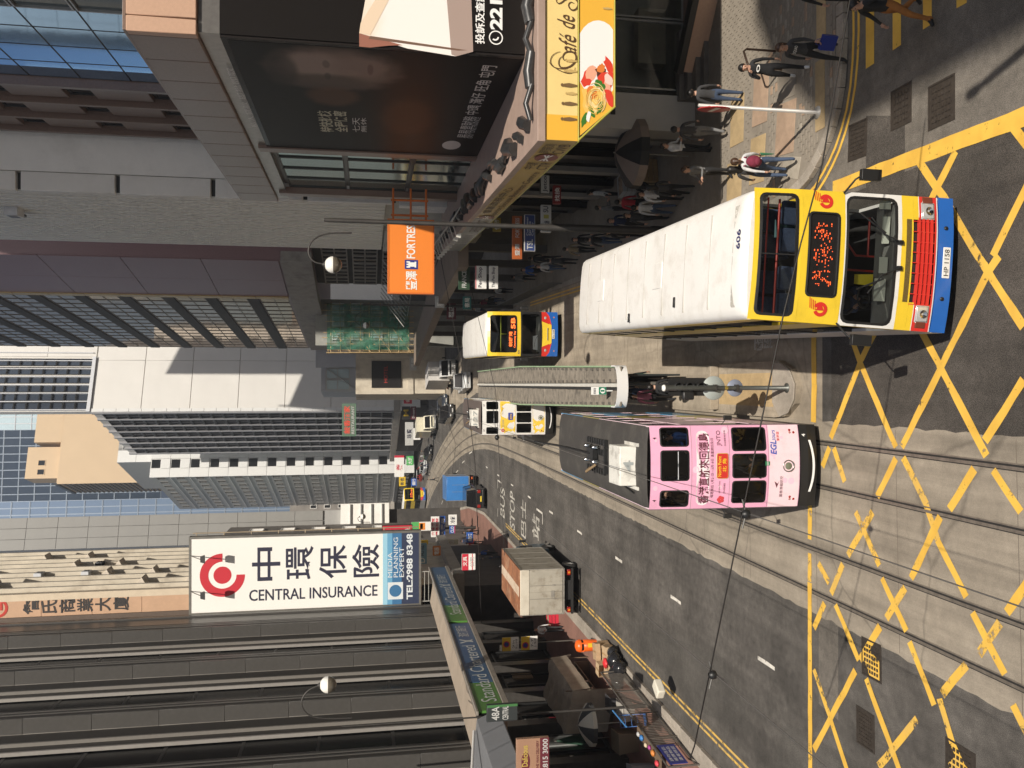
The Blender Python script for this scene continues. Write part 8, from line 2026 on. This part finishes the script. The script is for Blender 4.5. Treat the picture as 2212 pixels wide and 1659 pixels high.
dg = bpy.context.evaluated_depsgraph_get()
BODY = {}
def seg_dist(p, a, c):
    d = c - a; t = max(0, min(1, (p - a).dot(d) / max(1e-9, d.length_squared))); return (p - a - d * t).length
for key, o, J, Bn in tmp:
    em = bpy.data.meshes.new_from_object(o.evaluated_get(dg))
    b = MB(); vs = [tuple(v.co) for v in em.vertices]
    bl = [(Vector(J[a][:3]), Vector(J[c][:3]), r, (J[a][3] + J[c][3]) / 2) for a, c, r in Bn]
    for p in em.polygons:
        c = Vector(p.center); best = min(bl, key=lambda q_: seg_dist(c, q_[0], q_[1]) - q_[3] * .6)
        b.f.append(list(p.vertices)); b.m.append(REG[best[2]] if not (best[2] == 'top' and c.z < .93) else 2); b.s.append(True)
    b.v = list(vs)
    # hands: unequal bent fingers and a thumb; face: nose, ears, eyes, mouth
    for s in 'lr':
        w_, p = Vector(J['wrist' + s][:3]), Vector(J['palm' + s][:3]); d = (p - w_).normalized(); sd = 1 if s == 'l' else -1
        side = Vector((0, -1, 0)) - d * d.dot(Vector((0, -1, 0)))
        side = side.normalized() if side.length > .1 else Vector((1, 0, 0)); inn_ = d.cross(side) * sd
        if inn_.x * sd > 0: inn_ = -inn_
        b.ball(p, .036, 0, 8, 5, (.9, .9, 1.1))
        for k, ln in enumerate((.068, .078, .072, .055)):
            r0 = p + side * (.024 - .016 * k) + d * .02; b.tube([r0, r0 + d * ln * .55 + inn_ * .006, r0 + d * ln * .85 + inn_ * .026, r0 + d * ln * .95 + inn_ * .05], [.0095, .009, .008, .006], 5, 0)
        r0 = w_ + d * .03 + side * .02; b.tube([r0, r0 + side * .03 + d * .03, r0 + side * .035 + d * .062 + inn_ * .015], [.011, .010, .007], 5, 0)
    hx, hy, hz = J['skull'][:3]; jx, jy, jz = J['jaw'][:3]
    b.ball((hx, hy - .098, hz - .035), .016, 0, 6, 4, (.8, 1, 1.3))
    for s in (-1, 1):
        b.ball((hx + s * .036, hy - .083, hz - .008), .010, 4, 6, 4); b.ball((hx + s * .092, hy + .012, hz - .025), .024, 0, 6, 4, (.4, .8, 1.2))
    b.ball((jx, jy - .062, jz + .002), .018, 5, 6, 3, (1.2, .4, .3))
    me = b.mesh('person_body', [MATS['seam_sealant']] * 6); BODY[key] = (me, J)
    COL.objects.unlink(o); bpy.data.objects.remove(o)
skin_m = mat('skin', (.50, .29, .20), .5, 0, .08, 8); eye_m = flat('eye_dark', (.02, .015, .012), .3); lip_m = flat('lip', (.35, .12, .10), .5)
def cloth(name, col): return mat('cloth_' + name, col, .85, 0, .2, 6, .3, 40)
CL_ = {n_: cloth(n_, c) for n_, c in dict(black=(.016, .016, .017), charcoal=(.045, .045, .047), grey=(.16, .16, .16), pale=(.46, .46, .45), white=(.62, .62, .62), jeans=(.05, .075, .13), navy=(.02, .03, .07), brown=(.12, .075, .045), rust=(.33, .13, .03), red=(.4, .03, .04), maroon=(.18, .02, .045), green=(.04, .16, .08), blue=(.03, .09, .32), khaki=(.23, .18, .11), pink=(.45, .16, .22), stripe=(.30, .31, .32)).items()}
HAIR = {n_: mat('hair_' + n_, c, .45, 0, .25, 20) for n_, c in dict(black=(.012, .010, .009), brown=(.06, .03, .016), grey=(.3, .29, .27)).items()}
hair_cache = {}
def hair_mesh(key, style):
    if (key, style) in hair_cache: return hair_cache[(key, style)]
    J = BODY[key][1]; c = Vector(J['skull'][:3]); b = MB(); n, k = 14, 8; vs = []
    for i in range(k + 1):
        a = PI / 2 - (PI * .5 + .1) * i / k
        for j_ in range(n):
            t = 2 * PI * j_ / n; fr = max(0, -math.sin(t)); low = (1 if style == 'short' else 1) * (1 - fr * .62)
            ang = PI / 2 - (PI / 2 + .75) * (i / k) * (low if low > .45 else .45)
            w_ = 1 + .03 * math.sin(7 * t + i)
            vs.append((c.x + .103 * w_ * math.cos(ang) * math.cos(t), c.y + .008 + .112 * w_ * math.cos(ang) * math.sin(t), c.z + .012 + .108 * math.sin(ang)))
    b.add(vs, [(i * n + j_, i * n + (j_ + 1) % n, (i + 1) * n + (j_ + 1) % n, (i + 1) * n + j_) for i in range(k) for j_ in range(n)], 0, True)
    if style == 'long':
        b.tube([(c.x, c.y + .05, c.z + .02), (c.x, c.y + .085, c.z - .08), (c.x, c.y + .09, c.z - .20), (c.x, c.y + .08, c.z - .29)], [.095, .10, .09, .05], 10)
    if style == 'tail': b.tube([(c.x, c.y + .09, c.z + .03), (c.x, c.y + .14, c.z - .02), (c.x, c.y + .13, c.z - .16)], [.035, .04, .02], 8)
    hair_cache[(key, style)] = b.mesh('hair', HAIR['black']); return hair_cache[(key, style)]
def obj_mats(o, ms):
    for i, m_ in enumerate(ms): o.material_slots[i].link = 'OBJECT'; o.material_slots[i].material = m_
def person(label, loc, heading, pose='stand', top='black', bottom='black', shoe='black', hair=('black', 'short'), h=1.0, group=None, sleeves=True, print_=None):
    T = thing('person', label, 'person', tuple(loc), heading, group); T.scale = (h, h, h)
    me, J = BODY[pose]; o = link('body', me, T)
    obj_mats(o, [skin_m, CL_[top], CL_[bottom], CL_[shoe], eye_m, lip_m])
    hm = link('hair', hair_mesh(pose, hair[1]), T); obj_mats(hm, [HAIR[hair[0]]])
    if print_: text(print_[0], (-.09, -.125, 1.22), FX, FZ, .18, .09, print_[1], T, 'shirt_print', .01)
    return T
def at_hand(T, pose, s):
    J = BODY[pose][1]; return T.matrix_basis @ Vector(J['palm' + s][:3])
zp = .13
def pg(x, y, z=zp): p = G(x, y, z); return (p.x, p.y, z)
R = math.radians
# ---- near right corner
t = person('woman in a dark lettered sweater stepping to the right kerb with a blue bag', pg(1838, 105, .0) if False else pg(1822, 112), R(-38), 'walkb', 'charcoal', 'black', 'black', ('brown', 'long'), .98, None, True, ('SQUAD', whs))
hnd = at_hand(t, 'walkb', 'l'); b = MB(); b.hexa([(-.16, -.06, -.42), (.16, -.06, -.42), (.16, .06, -.42), (-.16, .06, -.42)], [(-.16, -.06, -.08), (.16, -.06, -.08), (.16, .06, -.08), (-.16, .06, -.08)]); b.tube([(-.08, 0, -.08), (-.05, 0, .03), (.05, 0, .03), (.08, 0, -.08)], .008, 4)
tag(b.build('shopping_bag', flat('bag_blue', (.02, .04, .26), .4), None, tuple(hnd), R(-38)), 'square blue shopping bag carried by the woman in the lettered sweater', 'bag')
t = person('young man in black holding a phone to his ear, crossing the sunny corner pavement', pg(1735, 155), R(-20), 'phone', 'black', 'black', 'white', ('black', 'short'), 1.0, None, True, ('o', whs))
person('person in blue jeans and dark jacket seen from behind, next to the no entry sign', pg(1606, 208), R(165), 'stand', 'charcoal', 'jeans', 'khaki', ('black', 'short'), 1.0)
person('person in dark top and grey trousers walking under the edge of the cafe canopy', pg(1566, 286), R(150), 'walk', 'charcoal', 'grey', 'black', ('black', 'short'), 1.0)
person('man in a white shirt in the shade under the cafe canopy', pg(1535, 322), R(40), 'hold', 'white', 'black', 'black', ('black', 'short'), .98)
person('woman in a grey top with folded arms, waiting behind the woman with the backpack', pg(1585, 372), R(-70), 'hold', 'grey', 'black', 'black', ('brown', 'tail'), .96)
t = person('woman in a white shirt and jeans with a maroon backpack, facing the shops', pg(1714, 355), R(172), 'walk', 'white', 'jeans', 'blue', ('brown', 'tail'), .98)
M_ = t.matrix_basis; bp_ = M_ @ Vector((0, .14, 1.22))
T = thing('backpack', 'maroon backpack on the back of the woman in the white shirt', 'backpack', tuple(bp_), R(172))
b = MB(); b.ball((0, .05, -.02), .17, 0, 12, 8, (.9, .62, 1.25)); b.build('bag', CL_['maroon'], T)
b = MB(); b.ball((0, .13, -.08), .1, 0, 10, 6, (1.1, .5, .8)); b.build('front_pocket', CL_['maroon'], T)
b = MB(); b.tube([(-.1, -.02, .15), (-.11, -.12, .19), (-.11, -.2, .1)], .018, 5); b.tube([(.1, -.02, .15), (.11, -.12, .19), (.11, -.2, .1)], .018, 5); b.build('strap', CL_['maroon'], T)
hnd = at_hand(t, 'walk', 'r'); b = MB(); b.tube([(0, 0, .02), (.02, .02, -.05), (.05, .05, -.42)], [.012, .045, .012], 7)
tag(b.build('folded_umbrella', CL_['green'], None, tuple(hnd)), 'folded green umbrella in the hand of the woman with the backpack', 'umbrella')
person('woman in a dark jacket and jeans close beside the woman with the backpack', pg(1700, 372), R(168), 'walkb', 'charcoal', 'jeans', 'black', ('black', 'long'), .95)
person('man in rust coloured trousers and dark coat stepping over the yellow crossing bars', (G(2010, 22)[0], G(2010, 22)[1], .01), R(-80), 'walk', 'black', 'rust', 'black', ('black', 'short'), 1.02)
person('person in black at the kerb right by the crossing, cut by the picture edge', pg(1862, -8), R(-60), 'stand', 'black', 'black', 'black', ('black', 'short'), 1.0)
crowd = [((1500, 410), 'walk', 'charcoal', 'black', 170), ((1475, 425), 'stand', 'white', 'black', 20), ((1455, 405), 'hold', 'black', 'khaki', -60), ((1462, 452), 'walk', 'pale', 'jeans', 175), ((1440, 470), 'walkb', 'charcoal', 'black', 5), ((1420, 440), 'stand', 'red', 'black', 160), ((1400, 480), 'walk', 'navy', 'black', -10), ((1392, 505), 'stand', 'black', 'black', 30), ((1370, 452), 'hold', 'grey', 'black', 90), ((1350, 420), 'stand', 'pale', 'black', -90), ((1345, 520), 'walkb', 'black', 'jeans', 178)]
desc = ['in a charcoal jacket walking away', 'in a white blouse facing the street', 'in black and khaki by the parasol', 'in a pale shirt and jeans walking away', 'in dark clothes walking towards the corner', 'in a red top', 'in a navy jacket heading for the corner', 'in black standing at the railing side', 'in grey by the shop window', 'in a pale top by the shop columns', 'in black jacket and jeans far under the canopy']
for (p, po, tp_, bo, hd), d_ in zip(crowd, desc):
    x, y, z = pg(*p); person('pedestrian ' + d_ + ', in the canopy shade', (x, y, z), R(hd), po, tp_, bo, 'black', ('black', 'long' if len(d_) % 2 else 'short'), .97, 'pedestrians under the right canopy')
for i, (px_, py_, hd, tp_, bo) in enumerate(((1250, 565, 170, 'charcoal', 'black'), (1222, 578, 0, 'pale', 'jeans'), (1205, 560, 180, 'black', 'black'), (1185, 585, 10, 'blue', 'black'), (1160, 600, 175, 'grey', 'black'))):
    person(['person in charcoal', 'person in a pale top and jeans', 'person all in black', 'person in a blue top', 'person in grey'][i] + ' walking in the shade below the pen shop signs', pg(px_, py_), R(hd), ('walk', 'walkb')[i % 2], tp_, bo, 'black', ('black', 'short'), 1.0, 'pedestrians on the far right pavement')
# ---- tram stop island
t = person('person in black with a black backpack waiting on the island behind the signal pole', (-.10, 26.1, .15), R(175), 'stand', 'black', 'black', 'black', ('black', 'short'), 1.02)
bp_ = t.matrix_basis @ Vector((0, .15, 1.2)); b = MB(); b.ball((0, .04, 0), .2, 0, 12, 8, (.9, .6, 1.2)); tag(b.build('backpack', CL_['black'], None, tuple(bp_), R(175)), 'black backpack of the person waiting on the tram island', 'backpack')
for i, (x, y, tp_, bo, hd) in enumerate(((-.45, 28.2, 'pink', 'black', 20), (.2, 29.0, 'black', 'black', 150), (-.3, 30.4, 'charcoal', 'jeans', -30), (.15, 31.6, 'navy', 'black', 90))):
    person(['person in a pink top', 'person in black', 'person in charcoal and jeans', 'person in navy'][i] + ' waiting in the shade of the tram shelter', (x, y, .15), R(hd), 'stand', tp_, bo, 'black', ('black', 'long'), .97, 'people waiting in the tram shelter')
# ---- left pavement
person('man in a white shirt behind the parked grey truck on the left pavement', pg(1216, 1358), R(20), 'carry', 'white', 'charcoal', 'black', ('black', 'short'), 1.0)
person('man in a striped shirt on the pavement beyond the parked grey truck', pg(1130, 1222), R(170), 'hold', 'stripe', 'black', 'black', ('black', 'short'), 1.0)
person('stall keeper in a pale shirt leaning over by the left railing', (-13.7, 26.4, zp), R(100), 'reach', 'pale', 'black', 'black', ('black', 'short'), .98)
person('dark dressed shopper standing in the shade behind the stall table', (-14.4, 29.4, zp), R(90), 'stand', 'charcoal', 'black', 'black', ('black', 'short'), 1.0)
person('person in black in the shade of the bank arcade near the bottom left corner', (-14.3, 27.4, zp), R(10), 'walk', 'black', 'charcoal', 'black', ('black', 'short'), 1.0)
for i, (px_, py_, tp_, bo) in enumerate(((1045, 1172, 'red', 'black'), (1035, 1150, 'charcoal', 'black'), (1022, 1140, 'white', 'navy'), (1060, 1190, 'black', 'black'))):
    person(['person in a red top', 'person in charcoal', 'person in a white top', 'person in black'][i] + ' on the far left pavement near the shop signs', pg(px_, py_), R((10, 170, 5, 160)[i]), ('walk', 'walkb')[i % 2], tp_, bo, 'black', ('black', 'short'), 1.0, 'pedestrians on the far left pavement')
for i, (px_, py_, tp_, bo, hd) in enumerate(((1075, 1195, 'blue', 'black', 0), (1082, 1207, 'grey', 'jeans', 175), (1012, 1160, 'khaki', 'black', 10), (1000, 1148, 'pink', 'navy', 170), (990, 1138, 'black', 'grey', 0), (1030, 1168, 'navy', 'khaki', 190), (985, 1150, 'rust', 'black', 20), (978, 1130, 'maroon', 'charcoal', 0))):
    person(['person in a blue jacket', 'person in grey and jeans', 'person in khaki', 'person in a pink coat', 'person in black with grey trousers', 'person in navy with khaki trousers', 'person in rust', 'person in maroon'][i] + ' among the crowd on the far left pavement', pg(px_, py_), R(hd), ('walk', 'walkb', 'stand')[i % 3], tp_, bo, 'black', ('black', 'short'), 1.0, 'pedestrians on the far left pavement')
for i, (px_, py_, tp_, bo, hd) in enumerate(((1110, 628, 'white', 'black', 175), (1092, 648, 'black', 'jeans', 0), (1075, 655, 'maroon', 'black', 170), (1060, 668, 'pale', 'navy', 5), (1290, 540, 'khaki', 'black', 180), (1312, 520, 'black', 'grey', 0))):
    person(['person in a white top', 'person in black and jeans', 'person in maroon', 'person in a pale shirt', 'person in khaki', 'person in black with grey trousers'][i] + ' in the shade of the right pavement behind the railing', pg(px_, py_), R(hd), ('walk', 'walkb', 'stand')[i % 3], tp_, bo, 'black', ('black', 'long' if i % 2 else 'short'), .98, 'pedestrians on the far right pavement')
# ---- far crossing
for i, (px_, py_, tp_, bo, hd) in enumerate(((948, 1036, 'charcoal', 'charcoal', 90), (930, 975, 'black', 'black', 90), (926, 985, 'white', 'black', -90), (925, 996, 'pink', 'black', 90), (928, 1006, 'charcoal', 'navy', 80), (924, 1012, 'green', 'black', -90), (930, 1024, 'pale', 'black', 90))):
    person(['lone person in dark clothes crossing behind the blue truck', 'person in black at the far kerb', 'person in a white top at the far kerb', 'person in pink at the far kerb', 'person in charcoal at the far kerb', 'person in green at the far kerb', 'person in a pale top at the far kerb'][i], (lambda q_: (q_.x, q_.y, .01))(G(px_, py_)), R(hd), 'walk', tp_, bo, 'black', ('black', 'short'), 1.02, None if i == 0 else 'people crossing far down the street')
# passengers seen through the tram and bus glass
def rider(label, loc, hd, top, pose='hold', h=.95, hair='black'):
    return person(label, loc, R(hd), pose, top, 'black', 'black', (hair, 'short'), h)
ty = G(1770, 1003, .22).y
rider('passenger in a blue jacket behind the upper right window of the pink tram', (-1.96 + .68, ty + .75, 2.28), -60, 'blue')
rider('passenger in brown behind the upper left window of the pink tram', (-1.96 - .72, ty + .8, 2.3), 30, 'brown', hair='brown')
rider('tram driver in grey behind the lower middle window of the pink tram', (-1.96 + .05, ty + 1.0, .60), 0, 'grey')
mtx = Matrix.Rotation(R(-2.2), 4, 'Z'); o_ = Vector(BUS.location) + mtx @ Vector((-.62, 1.2, .62)); rider('driver in a dark shirt at the wheel of the nearest bus', tuple(o_), -2, 'charcoal', 'hold', .95)
